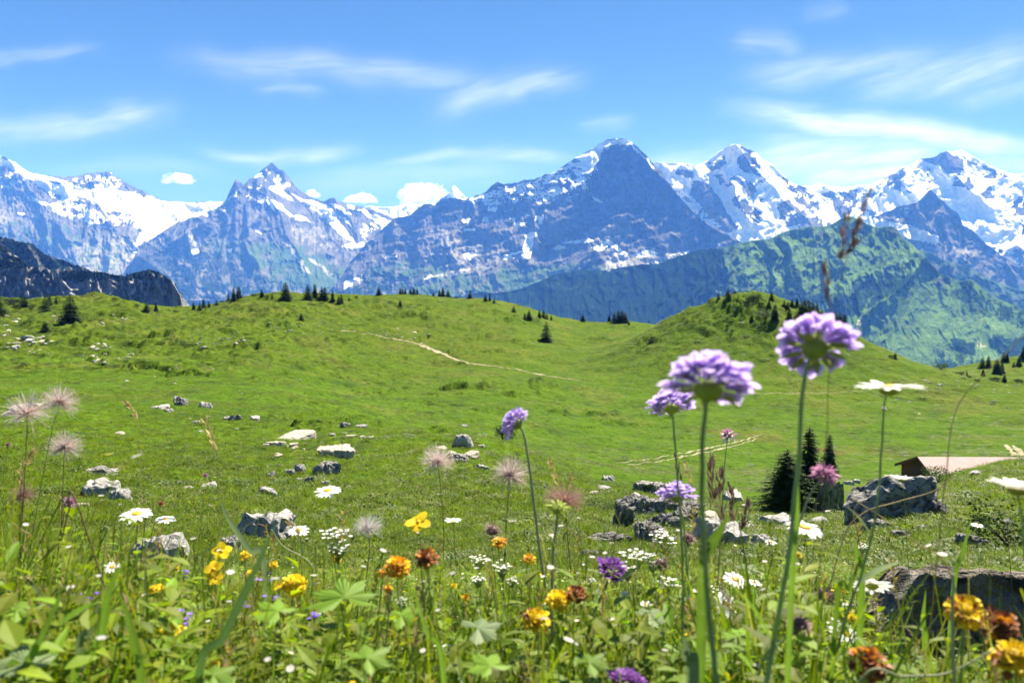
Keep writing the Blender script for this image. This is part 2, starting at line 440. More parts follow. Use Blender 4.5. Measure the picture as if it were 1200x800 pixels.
def zone_mix(C, PX, PY, zones):
    for z in zones:
        pts, lev, soft = z[0], z[1], (z[2] if len(z) > 2 else 2.0)
        xs = [p[0] for p in pts]; ys = [p[1] for p in pts]
        sel = (PX > min(xs) - 4 * soft) & (PX < max(xs) + 4 * soft) & (PY > min(ys) - 4 * soft) & (PY < max(ys) + 4 * soft)
        if not sel.any(): continue
        sd = poly_sdf(PX[sel], PY[sel], pts)
        m = sstep(-soft, soft, sd); C[sel] = C[sel] * (1 - m) + lev * m
    return C

def rank01(a):
    r = np.empty(a.size); r[np.argsort(a.ravel())] = np.linspace(0, 1, a.size)
    return r.reshape(a.shape)

ROCK = np.array([0.125, 0.123, 0.122]); PALE = np.array([0.28, 0.27, 0.255]); DARK = np.array([0.055, 0.057, 0.06])
GRASS = np.array([0.050, 0.105, 0.022]); FOREST = np.array([0.007, 0.018, 0.010]); SCREE = np.array([0.40, 0.385, 0.36])

def mountain(name, label, crest, base, Dc, Db, gamma=1.3, step=0.85, jag=0.9, amp=(150, 40), lam=(34, 55), ridges=(), strata=None,
             snow=(), veg=(), forest=(), pale=(), dark=(), scree=(), fine=60, bump_m=25, warp=10, seed=1, nz_w=0.9, shade_rock=1.0, post=None, ampmask=None):
    crest = np.array(crest, float); base = np.array(base, float)
    px = np.arange(crest[0, 0], crest[-1, 0] + step, step)
    cy_ = np.interp(px, crest[:, 0], crest[:, 1])
    cy_ = cy_ - jag * (ridged(px / 9, px * 0 + seed, 4, seed) - 0.7) + jag * .5 * perlin(px / 2.2, px * 0 + 3.3 + seed, seed)
    by_ = np.interp(px, base[:, 0], base[:, 1])
    nr = int(max(24, (by_ - cy_).max() / step))
    t = np.linspace(0, 1, nr)[:, None]
    PX = np.repeat(px[None], nr, 0); PY = cy_[None] + (by_ - cy_)[None] * t
    dc = np.interp(px, *zip(*Dc))[None]; db = np.interp(px, *zip(*Db))[None]
    D = dc + (db - dc) * t ** gamma
    wx = PX + warp * fbm(PX / 40, PY / 40, 3, seed + 50); wy = PY + warp * fbm(PX / 40 + 7, PY / 40, 3, seed + 60)
    edge = sstep(0, 0.06, t) * 0.85 + 0.15
    for pts, wd, h in ridges:
        ld = line_dist(PX + 0.35 * (wx - PX), PY + 0.35 * (wy - PY), pts)
        D = D - h * np.exp(-ld / wd)
    if ampmask is not None: edge = edge * ampmask(PX, PY)
    D = D - edge * amp[0] * (ridged(wx / lam[0], wy / lam[1], 5, seed) - 0.7) - edge * amp[1] * fbm(PX / 6.0, PY / 8.5, 4, seed + 5, 0.6)
    if strata:
        per, a, tilt = strata
        ph = (PY + tilt * PX + 3.0 * fbm(PX / 50, PY / 25, 3, seed + 8)) / per
        fr = ph - np.floor(ph)
        D = D - a * (sstep(0.55, 1.0, fr) - fr)
    XYZ = Pn(PX, PY, D)
    # surface normal for the snow that stays only on the flatter ledges
    gx = np.gradient(XYZ, axis=1); gy = np.gradient(XYZ, axis=0)
    nn = np.cross(gx, gy); nn /= np.linalg.norm(nn, axis=-1, keepdims=True) + 1e-9
    nz = np.abs(nn[..., 2])
    N = rank01(0.55 * fbm(PX / 10, PY / 6, 5, seed + 20, 0.6) + 0.55 * fbm(PX / 24, PY / 15, 3, seed + 25) - nz_w * 1.3 * nz + 0.5 * ridged(wx / 16, wy / 30, 3, seed + 22))
    N = 0.04 + 0.92 * N
    C = zone_mix(np.zeros_like(PX), PX + 0.22 * (wx - PX), PY + 0.22 * (wy - PY), snow)
    S = sstep(-0.20, 0.08, C - N) * sstep(0.03, 0.12, C)
    M = rank01(fbm(PX / 16, PY / 12, 5, seed + 30, 0.6)) ; M2 = rank01(fbm(PX / 5, PY / 9, 4, seed + 33, 0.65))
    al = ROCK * shade_rock + (DARK - ROCK * shade_rock) * (0.65 * M2 * (M > 0.25))[..., None] + (PALE - ROCK) * (0.35 * sstep(0.65, 1, M))[..., None]
    for zs, colr, wgt in ((pale, PALE, 0.8), (veg, GRASS, 0.85), (scree, SCREE, 0.85), (forest, FOREST, 0.95), (dark, DARK, 0.8)):
        if zs:
            c = zone_mix(np.zeros_like(PX), wx * .35 + PX * .65, wy * .35 + PY * .65, zs)
            k = sstep(-0.18, 0.18, c - (0.04 + 0.92 * (M * 0.5 + M2 * 0.5))) * wgt
            al = al + (colr - al) * k[..., None]
    if post is not None: al = post(PX, PY, al)
    # back of the mountain
    back = []
    for f, dz in ((1.04, 0.12), (1.12, 0.45), (1.25, 1.0)):
        q = XYZ[0] * f; q[:, 2] = XYZ[0][:, 2] - dz * np.maximum(XYZ[0][:, 2] + 700, 300); back.append(q)
    V = np.concatenate([np.array(back[::-1]), XYZ], 0)
    S = np.concatenate([np.repeat(S[:1], 3, 0), S]); al = np.concatenate([np.repeat(al[:1], 3, 0), al])
    me = mesh_np(name, V.reshape(-1, 3), grid_faces(V.shape[0], V.shape[1]), mountain_mat(name + '_rock', fine, bump_m),
                 attrs={'alb': al.reshape(-1, 3), 'snow': S.ravel()})
    o = obj(name, me)
    return tag(o, label, 'mountain', kind='structure')

mountain('mountain', 'snow covered massif with a broad white glacier basin at the left end of the range',
    crest=[(-90,150),(-40,170),(0,182),(8,185),(20,192),(35,203),(60,206),(75,207),(88,206),(103,203),(112,202),(122,202),(127,201),(135,206),(150,215),(165,222),(180,230),(195,236),(215,237),(228,237),(245,236),(262,236),(290,250)],
    base=[(-90,345),(290,345)], Dc=[(-90,14500),(100,15500),(300,16500)], Db=[(-90,11200),(300,12300)], gamma=1.15, amp=(170,38), lam=(40,60), seed=2, nz_w=0.7,
    ridges=[([(60,206),(90,235),(130,262),(160,290)],22,350),([(10,186),(40,225),(70,262),(90,310)],26,420)],
    snow=[([(-90,150),(0,183),(20,191),(45,203),(75,212),(110,223),(125,221),(150,223),(170,230),(195,236),(230,237),(262,236),(240,250),(225,258),(205,263),(196,272),(172,283),(161,287),(166,272),(158,262),(155,252),(135,247),(120,242),(100,236),(88,238),(75,240),(60,233),(50,221),(40,213),(25,206),(12,198),(-90,180)],1.0,2.5),
          ([(50,236),(66,239),(92,240),(120,252),(126,262),(106,263),(85,256),(62,246)],0.72,3), ([(118,243),(158,255),(162,268),(132,262)],0.5,3), ([(36,228),(42,230),(58,240),(50,240),(38,234)],0.97,1.5),
          ([(-90,180),(12,198),(28,212),(10,222),(-90,225)],0.5,4), ([(2,218),(12,218),(10,221),(0,221)],1,1.2), ([(20,248),(28,250),(26,253),(20,251)],0.9,1.5),
          ([(82,212),(100,203),(128,201),(150,215),(160,224),(140,222),(120,221),(105,222)],0.33,2.5), ([(120,214),(130,215),(136,222),(124,221)],1,1.2),
          ([(86,229),(97,233),(110,238),(104,239),(92,236)],0.05,1.5), ([(64,226),(72,230),(70,236),(62,232)],0.1,1.5), ([(58,212),(70,214),(76,216),(66,216)],0.1,1.2), ([(152,292),(158,285),(160,295),(154,300)],0.9,2),(([(0,332),(10,330),(20,340),(5,340)]),0.9,2)],
    forest=[([(-90,290),(60,285),(90,320),(60,345),(-90,345)],0.5,12)], veg=[([(-90,262),(60,255),(120,275),(150,290),(150,345),(-90,345)],0.42,12)], pale=[([(60,290),(110,275),(160,280),(158,310),(130,330),(90,322)],0.75,10), ([(-90,230),(20,240),(10,275),(-90,280)],0.6,8)])

mountain('mountain', 'pointed rocky peak with diagonal snow strips above a blue green flank',
    crest=[(120,345),(138,325),(150,312),(160,298),(166,287),(185,275),(205,262),(225,252),(237,246),(250,242),(265,234),(270,222),(276,210),(282,213),(286,217),(292,209),(298,207),(303,203),(308,198),(313,194),(318,190),(322,193),(328,199),(333,200),(340,210),(350,222),(360,229),(372,234),(380,236),(388,232),(392,232),(400,237),(410,240),(425,242),(440,247),(462,256),(490,275)],
    base=[(120,352),(490,352)], Dc=[(120,12500),(240,14500),(318,16200),(490,16000)], Db=[(120,11600),(318,11600),(490,11900)], gamma=1.2, amp=(180,42), lam=(40,60), seed=5,
    ridges=[([(276,210),(262,245),(215,280),(165,300)],16,450),([(318,191),(308,215),(330,260),(352,300),(370,345)],20,600),([(276,210),(290,250),(300,300),(290,350)],18,420),([(390,232),(410,260),(425,290)],10,260),([(250,243),(240,290),(225,345)],16,300)],
    snow=[([(303,204),(309,205),(327,218),(343,230),(347,238),(337,233),(320,222),(310,213)],1,1.5), ([(343,226),(358,233),(380,239),(393,250),(399,262),(407,274),(416,283),(404,281),(390,266),(378,253),(365,246),(353,237)],1,1.8),
          ([(301,228),(313,230),(331,241),(340,250),(356,256),(366,263),(350,259),(334,251),(318,243),(305,234)],0.95,1.8), ([(383,236),(395,240),(405,248),(413,254),(400,249),(390,243)],1,1.2),
          ([(420,247),(432,255),(447,263),(452,258),(440,252),(428,246)],0.95,1.5), ([(425,262),(434,266),(437,271),(428,267)],0.9,1.2), ([(408,240),(416,241),(415,246),(409,245)],1,1), ([(385,250),(398,252),(410,264),(413,270),(402,262)],0.7,1.8),
          ([(218,258),(240,245),(265,234),(277,224),(278,229),(262,238),(250,245),(232,254),(205,264)],1,1.6), ([(286,217),(296,221),(303,228),(300,232),(290,226)],1,1.5), ([(260,246),(267,244),(266,248),(260,248)],1,1.2), ([(238,251),(246,249),(243,253)],1,1.2),
          ([(300,268),(306,272),(312,273),(308,276)],0.95,1.2), ([(225,292),(233,291),(236,295),(228,296)],0.95,1.2), ([(268,292),(274,292),(272,297)],0.8,1.2), ([(296,207),(318,192),(335,202),(345,225),(318,218),(300,222)],0.3,3), ([(276,212),(300,222),(330,255),(300,250)],0.22,4),
          ([(388,297),(402,287),(428,281),(426,287),(410,291),(402,299),(396,306)],0.9,2.5), ([(420,270),(440,262),(470,258),(470,275),(430,283)],0.35,4), ([(300,265),(350,275),(420,295),(410,310),(330,300)],0.05,4)],
    forest=[([(125,350),(150,315),(185,280),(240,290),(300,310),(300,352)],0.62,9), ([(300,318),(330,335),(420,335),(420,352),(300,352)],0.5,6)], veg=[([(150,330),(200,290),(270,280),(330,282),(380,300),(410,320),(420,352),(130,352)],0.55,12), ([(308,290),(360,290),(405,322),(390,342),(330,330)],0.8,10)],
    scree=[([(332,282),(338,285),(362,315),(366,322),(356,318),(345,300)],0.75,2.5), ([(360,300),(370,304),(394,322),(388,324)],0.7,2), ([(222,275),(232,275),(233,292),(226,292)],0.5,2.5), ([(213,318),(220,318),(216,332),(210,334)],0.6,2)],
    pale=[([(335,262),(390,270),(420,290),(380,292),(345,280)],0.55,6)], dark=[([(140,330),(166,290),(200,275),(195,320),(165,345)],0.6,6), ([(230,300),(285,285),(290,330),(240,335)],0.4,8)])

mountain('mountain', 'distant white snow ridge with a sharp small peak behind the valley gap',
    crest=[(395,262),(410,246),(425,243),(435,241),(448,243),(460,243),(470,240),(480,238),(490,240),(500,240),(510,238),(518,231),(523,229),(529,221),(532,217),(537,222),(545,231),(556,238),(575,244)],
    base=[(395,300),(575,300)], Dc=[(395,19500),(575,20000)], Db=[(395,17500),(575,17800)], gamma=1.0, amp=(160,50), lam=(24,30), seed=9,
    ridges=[([(532,217),(523,235),(515,255)],6,300)],
    snow=[([(395,230),(575,205),(575,300),(395,300)],0.93,2), ([(515,233),(524,227),(527,236),(515,247)],0.2,1.5), ([(422,252),(436,250),(440,262),(425,262)],0.3,3)])

mountain('mountain', 'huge dark pyramid peak with a snow cap and a shaded triangular wall',
    crest=[(360,362),(385,342),(400,325),(412,305),(425,290),(440,275),(448,268),(455,262),(462,256),(470,254),(480,253),(490,243),(498,239),(510,240),(518,234),(530,232),(545,234),(555,230),(568,226),(575,219),(582,213),(590,216),(605,214),(615,211),(628,210),(640,204),(650,202),(660,194),(668,190),(672,186),(680,183),(690,177),(700,170),(712,164),(722,162),(732,162),(740,167),(748,173),(757,182),(765,192),(775,203),(785,217),(797,232),(810,246),(822,258),(835,265),(850,273),(875,288),(905,305)],
    base=[(360,372),(905,372)], Dc=[(360,11000),(450,12600),(600,12000),(722,11400),(800,10900),(905,10500)], Db=[(360,9600),(600,8700),(740,8500),(905,9000)], gamma=1.35, amp=(150,40), lam=(42,54), seed=13, strata=(11.5,85,0.22), nz_w=1.3,
    ridges=[([(722,162),(706,180),(690,205),(672,235),(650,262)],15,420),([(757,182),(790,225),(830,262),(870,287)],14,330),([(706,178),(716,230),(700,275)],14,-260),([(498,240),(470,275),(440,310),(410,345)],18,320),([(582,214),(560,250),(520,290)],16,240)],
    snow=[([(545,234),(560,229),(585,217),(615,212),(640,205),(660,195),(690,178),(700,196),(690,222),(668,232),(645,236),(612,244),(585,240),(560,240)],0.62,5), ([(600,240),(640,235),(640,262),(612,262),(580,258)],0.26,6), ([(550,240),(640,262),(700,262),(730,285),(640,300),(540,300),(480,290)],0.07,6),
          ([(666,193),(672,186),(683,181),(700,169),(712,163),(722,161),(734,161),(741,167),(734,168),(722,169),(714,171),(713,175),(709,173),(706,180),(704,187),(698,192),(692,200),(688,203),(680,197)],1,1.6),
          ([(738,165),(748,173),(759,184),(770,197),(766,196),(754,184),(744,175)],0.85,1.5), ([(664,182),(672,185),(680,189),(672,191)],0.1,1.5),
          ([(613,275),(627,271),(631,276),(624,280),(623,290),(621,303),(613,304),(611,298),(613,288),(616,281)],1,1.3), ([(600,297),(612,293),(612,296),(600,300)],0.95,1), ([(656,284),(665,283),(690,281),(697,283),(690,285),(662,286)],0.95,1.1), ([(706,284),(714,280),(722,286),(737,298),(732,298),(722,291),(712,286)],1,1.2), ([(690,290),(705,286),(715,288),(705,294),(698,292)],0.95,1.2), ([(742,298),(750,295),(762,292),(772,296),(760,300),(745,300)],0.95,1.3), ([(647,292),(655,286),(661,290),(652,293)],0.95,1.1),
          ([(542,269),(556,269),(557,271),(544,272)],1,1), ([(544,297),(553,294),(558,297),(548,304),(545,303)],1,1), ([(498,327),(505,323),(509,326),(502,327)],1,1), ([(541,258),(551,257),(549,262),(543,261)],1,1.1), ([(565,254),(573,253),(571,260),(564,260)],1,1.1), ([(570,243),(582,241),(580,246),(571,246)],0.9,1.1), ([(590,299),(600,299),(604,303),(592,305)],1,1.1), ([(602,261),(618,260),(614,263),(604,264)],0.95,1), ([(633,255),(639,254),(637,262),(633,262)],0.9,1.1), ([(452,300),(464,299),(464,301),(452,302)],0.9,1), ([(693,229),(707,236),(705,238),(694,232)],0.95,1),
          ([(750,312),(770,303),(790,297),(820,291),(843,284),(850,292),(760,320)],0.45,3), ([(404,330),(414,326),(425,323),(420,330),(404,338)],0.5,2)],
    pale=[([(690,265),(715,258),(742,265),(738,285),(700,285),(684,275)],0.75,5), ([(485,268),(530,262),(540,285),(510,290)],0.6,6), ([(500,290),(560,285),(600,300),(560,330),(490,325)],0.5,8), ([(720,295),(770,295),(850,290),(800,320),(720,320)],0.9,5), ([(745,205),(785,225),(780,240),(720,245),(715,235)],0.45,7)],
    scree=[([(510,325),(545,312),(560,313),(530,328)],0.7,2), ([(404,342),(415,330),(436,320),(437,323),(424,334),(404,344)],0.85,1.5), ([(712,290),(735,298),(740,312),(712,318)],0.7,3)],
    forest=[([(390,345),(430,315),(470,320),(470,372),(390,372)],0.55,7), ([(560,345),(740,325),(740,372),(560,372)],0.5,8)], veg=[([(395,345),(440,310),(500,305),(560,322),(640,305),(720,312),(740,330),(740,372),(395,372)],0.62,10), ([(590,320),(720,314),(700,335),(600,350)],0.85,8)],
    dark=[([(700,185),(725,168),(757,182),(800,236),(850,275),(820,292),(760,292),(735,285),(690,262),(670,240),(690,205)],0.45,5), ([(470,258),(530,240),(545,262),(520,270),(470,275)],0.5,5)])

mountain('mountain', 'snowy peak with a white crown and dark rock bands right of the pyramid',
    crest=[(735,215),(750,200),(762,190),(778,190),(790,191),(800,191),(815,194),(822,192),(830,188),(840,180),(850,173),(857,170),(861,169),(868,171),(875,174),(885,178),(893,186),(905,193),(912,200),(920,208),(926,213),(935,217),(945,220),(970,232),(1000,245)],
    base=[(735,312),(1000,312)], Dc=[(735,13200),(861,13000),(1000,13200)], Db=[(735,11200),(1000,10900)], gamma=1.15, amp=(125,30), lam=(30,46), seed=17, nz_w=0.8,
    ridges=[([(861,169),(850,195),(862,225),(880,260)],12,340),([(861,169),(900,215),(935,250),(960,275)],14,380),([(815,194),(825,225),(850,265)],12,280),([(861,169),(835,200),(812,212)],9,220)],
    snow=[([(735,180),(1000,180),(1000,312),(735,312)],0.97,3), ([(861,166),(900,190),(930,220),(900,222),(830,215),(812,200)],0.86,4), ([(812,212),(822,211),(836,220),(848,238),(858,252),(866,268),(852,272),(840,262),(826,246),(810,228)],0.06,2.5), ([(858,235),(868,226),(880,240),(905,258),(912,270),(885,262),(872,250)],0.12,2.5),
          ([(840,205),(860,208),(880,215),(900,232),(895,240),(870,224),(845,218)],0.35,3), ([(868,182),(885,184),(896,200),(890,208),(876,200),(866,192)],0.32,3), ([(912,240),(925,235),(945,250),(975,262),(970,275),(930,268),(914,254)],0.10,3), ([(918,208),(940,215),(952,230),(960,250),(940,244),(925,228)],0.35,4), ([(830,190),(850,182),(848,195),(828,202)],0.45,3), ([(790,197),(812,203),(812,208),(795,206)],0.25,2),
          ([(770,196),(800,206),(812,214),(800,222),(785,214)],1,2), ([(856,212),(866,212),(878,230),(872,234)],1,1.5), ([(862,252),(885,270),(905,285),(870,300),(866,275)],0.95,3), ([(890,250),(905,255),(920,275),(910,285),(890,262)],0.9,3), ([(842,226),(850,232),(868,255),(864,262),(850,246)],1,1.5), ([(770,196),(778,206),(800,226),(850,268),(845,275),(800,250),(770,215)],0.6,3)])

mountain('mountain', 'broad white mountain with hanging glaciers and a dark rocky top at the right end',
    crest=[(900,232),(925,222),(940,218),(952,217),(960,214),(966,217),(985,219),(1000,219),(1008,216),(1014,217),(1025,214),(1032,210),(1040,206),(1050,203),(1055,197),(1062,195),(1068,193),(1078,186),(1086,185),(1095,184),(1103,179),(1109,177),(1118,178),(1126,175),(1134,179),(1142,184),(1150,189),(1160,194),(1170,198),(1182,202),(1192,204),(1200,203),(1225,196),(1260,205),(1320,220)],
    base=[(900,380),(1320,380)], Dc=[(900,13600),(1109,13500),(1320,13500)], Db=[(900,10600),(1320,9600)], gamma=1.1, amp=(120,28), lam=(32,42), seed=23, nz_w=0.7,
    ridges=[([(1109,178),(1118,205),(1140,225),(1165,245)],13,380),([(1055,198),(1065,222),(1085,240)],10,260),([(1192,204),(1185,240),(1195,290)],14,320),([(975,220),(985,245),(990,270)],12,250)],
    snow=[([(900,170),(1320,170),(1320,300),(1200,300),(1150,330),(1080,330),(900,300)],1.0,4), ([(1076,188),(1084,184),(1095,183),(1109,177),(1118,181),(1129,187),(1129,194),(1126,205),(1110,205),(1103,196)],0.05,1.6), ([(1040,207),(1052,202),(1060,196),(1062,204),(1064,214),(1073,226),(1066,228),(1050,224),(1036,218)],0.42,2.5), ([(1128,184),(1140,190),(1170,199),(1166,203),(1150,196),(1132,190)],0.08,1.5), ([(1168,200),(1192,204),(1186,208),(1160,209),(1148,207)],0.2,1.8), ([(1120,206),(1132,204),(1142,214),(1148,220),(1134,222),(1116,218)],0.35,2.5), ([(1076,195),(1096,198),(1090,215),(1080,208)],0.5,3),
          ([(962,228),(978,222),(1003,224),(1004,236),(995,250),(975,262),(966,250)],0.25,3.5), ([(1010,226),(1034,224),(1034,230),(1012,232)],0.25,2), ([(1008,244),(1030,246),(1030,254),(1012,252)],0.4,2.5), ([(1184,238),(1198,230),(1215,240),(1215,255),(1190,252)],0.25,3), ([(1176,254),(1190,250),(1215,275),(1215,300),(1190,280)],0.3,3), ([(1144,228),(1160,218),(1170,232),(1160,235)],0.35,2), ([(1120,255),(1175,235),(1200,265),(1200,320),(1160,290)],0.97,5), ([(1150,290),(1320,300),(1320,380),(1150,380)],0.22,8), ([(1178,320),(1202,316),(1205,324),(1185,326)],0.9,2.5)])

mountain('mountain', 'dark blue triangular rock buttress standing out before the white glaciers',
    crest=[(985,262),(1010,258),(1030,252),(1045,246),(1055,241),(1068,239),(1075,237),(1083,229),(1087,225),(1091,222),(1096,226),(1104,234),(1115,245),(1123,250),(1126,256),(1128,264),(1140,270),(1155,285),(1175,300),(1200,316),(1235,335),(1290,365)],
    base=[(985,400),(1290,400)], Dc=[(985,11200),(1091,11000),(1290,9900)], Db=[(985,8900),(1290,8700)], gamma=1.3, amp=(170,45), lam=(30,46), seed=29,
    ridges=[([(1091,222),(1088,260),(1100,300),(1120,340)],14,300),([(1128,264),(1140,300),(1160,330)],12,200)],
    snow=[([(985,258),(1010,256),(1040,257),(1062,263),(1085,271),(1102,278),(1098,286),(1080,283),(1060,277),(985,290)],0.97,2), ([(1050,243),(1075,237),(1070,256),(1050,258)],0.18,3), ([(1088,224),(1096,226),(1112,240),(1104,236)],0.8,1.2), ([(1125,304),(1132,304),(1131,308)],0.9,1.2)],
    pale=[([(1100,285),(1130,275),(1150,300),(1120,310)],0.5,7)], veg=[([(1090,320),(1200,335),(1290,372),(1290,400),(1090,400)],0.7,8)])

mountain('hill', 'blue green forested foothill between the meadow ridge and the rock buttress',
    crest=[(1060,300),(1080,292),(1090,296),(1105,304),(1115,307),(1125,311),(1140,315),(1150,322),(1162,328),(1175,333),(1190,338),(1200,341),(1260,352),(1320,360)],
    base=[(1060,420),(1320,420)], Dc=[(1060,8600),(1320,8000)], Db=[(1060,7200),(1320,6600)], gamma=1.0, amp=(110,25), lam=(26,40), seed=31, jag=0.7,
    veg=[([(1060,280),(1320,330),(1320,420),(1060,420)],0.75,4)], forest=[([(1085,300),(1130,312),(1150,325),(1130,335),(1090,320)],0.6,6), ([(1150,340),(1320,360),(1320,420),(1150,420)],0.6,8)])

def ridge_sunlit_tint(PX, PY, al):
    lit = sstep(830, 900, PX) * (1 - .4 * sstep(330, 350, PY) * (PX < 1005))  # sunlight painted in: the ridge's right slopes are brightened in their albedo
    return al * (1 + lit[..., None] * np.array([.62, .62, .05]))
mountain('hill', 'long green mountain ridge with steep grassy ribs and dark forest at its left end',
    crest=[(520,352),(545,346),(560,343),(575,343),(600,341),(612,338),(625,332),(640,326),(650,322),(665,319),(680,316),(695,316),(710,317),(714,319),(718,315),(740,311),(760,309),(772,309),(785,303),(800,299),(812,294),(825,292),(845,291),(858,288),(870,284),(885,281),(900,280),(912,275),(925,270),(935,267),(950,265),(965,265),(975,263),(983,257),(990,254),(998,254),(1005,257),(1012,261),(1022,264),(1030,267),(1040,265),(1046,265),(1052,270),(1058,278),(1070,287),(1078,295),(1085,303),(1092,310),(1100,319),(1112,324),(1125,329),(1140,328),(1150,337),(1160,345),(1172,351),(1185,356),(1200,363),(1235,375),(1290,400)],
    base=[(520,400),(740,420),(1000,480),(1290,520)], Dc=[(520,7600),(740,7000),(990,6600),(1100,5900),(1290,5000)], Db=[(520,5600),(740,5000),(1000,4300),(1290,3700)], gamma=1.1, amp=(105,20), lam=(27,88), warp=9, seed=37, ampmask=lambda X, Y: 1 - .62 * sstep(0, 40, (X - 1000) + (Y - 370) * .9) * sstep(318, 345, Y), post=ridge_sunlit_tint, jag=0.8, fine=42, bump_m=16,
    ridges=[([(845,291),(825,330),(790,370)],10,80),([(900,280),(880,320),(860,365)],9,80),([(935,267),(928,300),(945,345),(950,380)],9,80),([(990,254),(988,300),(998,345)],12,80),([(1046,265),(1035,300),(1005,340)],10,90),([(1085,303),(1072,322),(1046,345),(1012,368),(995,390)],20,260),([(1140,328),(1155,360),(1170,400)],14,90),([(718,315),(695,350),(660,380)],12,90)],
    veg=[([(500,260),(1300,240),(1300,540),(500,540)],0.99,3)],
    forest=[([(510,335),(680,308),(760,300),(845,284),(850,330),(830,390),(510,420)],0.93,9), ([(840,330),(900,335),(960,345),(1000,345),(1010,360),(970,390),(900,370),(830,365)],0.74,9), ([(1000,330),(1060,322),(1075,325),(1050,345),(1012,365),(998,368)],0.8,5), ([(1095,335),(1140,330),(1180,355),(1260,385),(1260,410),(1150,365),(1100,345)],0.55,8), ([(1110,392),(1125,394),(1142,404),(1140,416),(1122,412)],0.97,3), ([(1164,392),(1185,398),(1210,392),(1210,425),(1170,420)],0.9,4), ([(1095,410),(1160,418),(1200,430),(1200,470),(1090,470)],0.6,6), ([(1000,395),(1030,385),(1040,400),(1010,420)],0.4,6)],  # left-end forest, its cover thickened to paint the face's deep shade too
    dark=[([(1040,264),(1060,275),(1062,284),(1040,276)],0.7,3), ([(1080,310),(1094,308),(1098,318),(1082,322)],0.8,3), ([(1090,328),(1108,326),(1112,336),(1095,338)],0.8,2.5), ([(958,268),(975,266),(972,282),(960,280)],0.6,3)],
    scree=[([(1005,374),(1009,374),(1005,388),(1000,388)],0.99,1.0), ([(1140,398),(1155,405),(1150,415),(1140,410)],0.35,4)])

mountain('cliff', 'high dark wooded mountainside falling to the right behind the grey cliffs',
    crest=[(-90,248),(-40,262),(0,277),(10,279),(20,282),(30,284),(37,285),(44,291),(50,296),(58,299),(64,302),(75,305),(85,309),(100,314),(115,320),(140,332),(170,345)],
    base=[(-90,380),(170,380)], Dc=[(-90,2900),(170,2700)], Db=[(-90,2350),(170,2350)], gamma=1.2, amp=(45,16), lam=(26,50), seed=41, jag=1.3, fine=16, bump_m=7,
    forest=[([(-90,230),(170,310),(170,380),(-90,380)],0.62,3)], veg=[([(20,285),(80,305),(90,325),(40,315)],0.4,5)])
mountain('cliff', 'sheer grey limestone cliff in shade with spruces along its top edge',
    crest=[(-90,285),(-40,282),(0,284),(8,290),(14,297),(20,301),(27,304),(32,312),(33,317),(36,313),(45,312),(55,315),(62,320),(67,325),(72,318),(80,317),(95,317),(108,318),(120,319),(130,321),(145,323),(152,322),(160,319),(168,317),(176,316),(185,318),(193,323),(200,328),(205,334),(209,342),(214,348),(219,354),(223,359),(226,364),(229,368)],
    shade_rock=2.3, base=[(-90,400),(170,400),(229,400)], Dc=[(-90,1800),(33,1800),(70,1760),(150,1800),(205,1700),(229,1860)], Db=[(-90,1700),(170,1690),(205,1630),(229,1760)], gamma=1.5, amp=(34,9), lam=(15,34), seed=43, jag=0.9, fine=9, bump_m=4,
    ridges=[([(30,305),(33,340),(34,390)],5,45),([(67,325),(60,360),(55,395)],6,-40),([(203,330),(212,365),(216,390)],4,55),([(152,322),(150,360)],8,30)],
    forest=[([(-90,278),(28,303),(33,310),(30,317),(-90,300)],0.75,3), ([(36,308),(62,318),(66,326),(58,326),(36,318)],0.7,3), ([(70,312),(229,312),(205,332),(185,324),(150,330),(90,328),(72,328)],0.72,4), ([(196,324),(210,340),(206,346),(194,332)],0.6,3), ([(60,330),(72,326),(66,348),(56,360)],0.6,4)],
    pale=[([(8,293),(16,296),(32,308),(33,325),(26,328),(20,305),(8,304)],0.9,2.5), ([(50,314),(68,325),(63,336),(54,328)],0.85,2.5), ([(207,338),(215,348),(229,368),(229,398),(214,398),(208,362)],0.95,2.5), ([(70,330),(190,335),(200,390),(60,390)],0.35,10)])
# ------------------------------------------------------------------ trees
def leaf_mat(name, base, var=0.5, trans=0.25, rough=0.75, scale=1.2, attr=None):
    m, t = newmat(name)
    pos = t.geo().outputs['Position']
    n = t.noise(pos, scale, 3, 0.6)
    info = t.n('ShaderNodeObjectInfo')
    k = t.math('ADD', t.math('MULTIPLY', n, 1.0), t.math('MULTIPLY', t.math('SUBTRACT', info.outputs['Random'], 0.5), 0.25))
    lo = tuple(c * (1 - var) for c in base); hi = tuple(c * (1 + var) for c in base)
    col = t.ramp(k, [(0.3, lo), (0.7, hi)])
    if attr: col = t.mix(1.0, col, t.attr(attr).outputs['Color'], 'MULTIPLY')
    b = t.bsdf(col, rough, None, 0.15)
    if trans > 0:
        tr = t.n('ShaderNodeBsdfTranslucent'); t.link(t.mix(1.0, col, (1.25, 1.35, 0.7), 'MULTIPLY'), tr.inputs['Color'])
        mx = t.n('ShaderNodeMixShader'); mx.inputs[0].default_value = trans
        t.link(b, mx.inputs[1]); t.link(tr.outputs[0], mx.inputs[2]); b = mx.outputs[0]
    t.out(b)
    return m

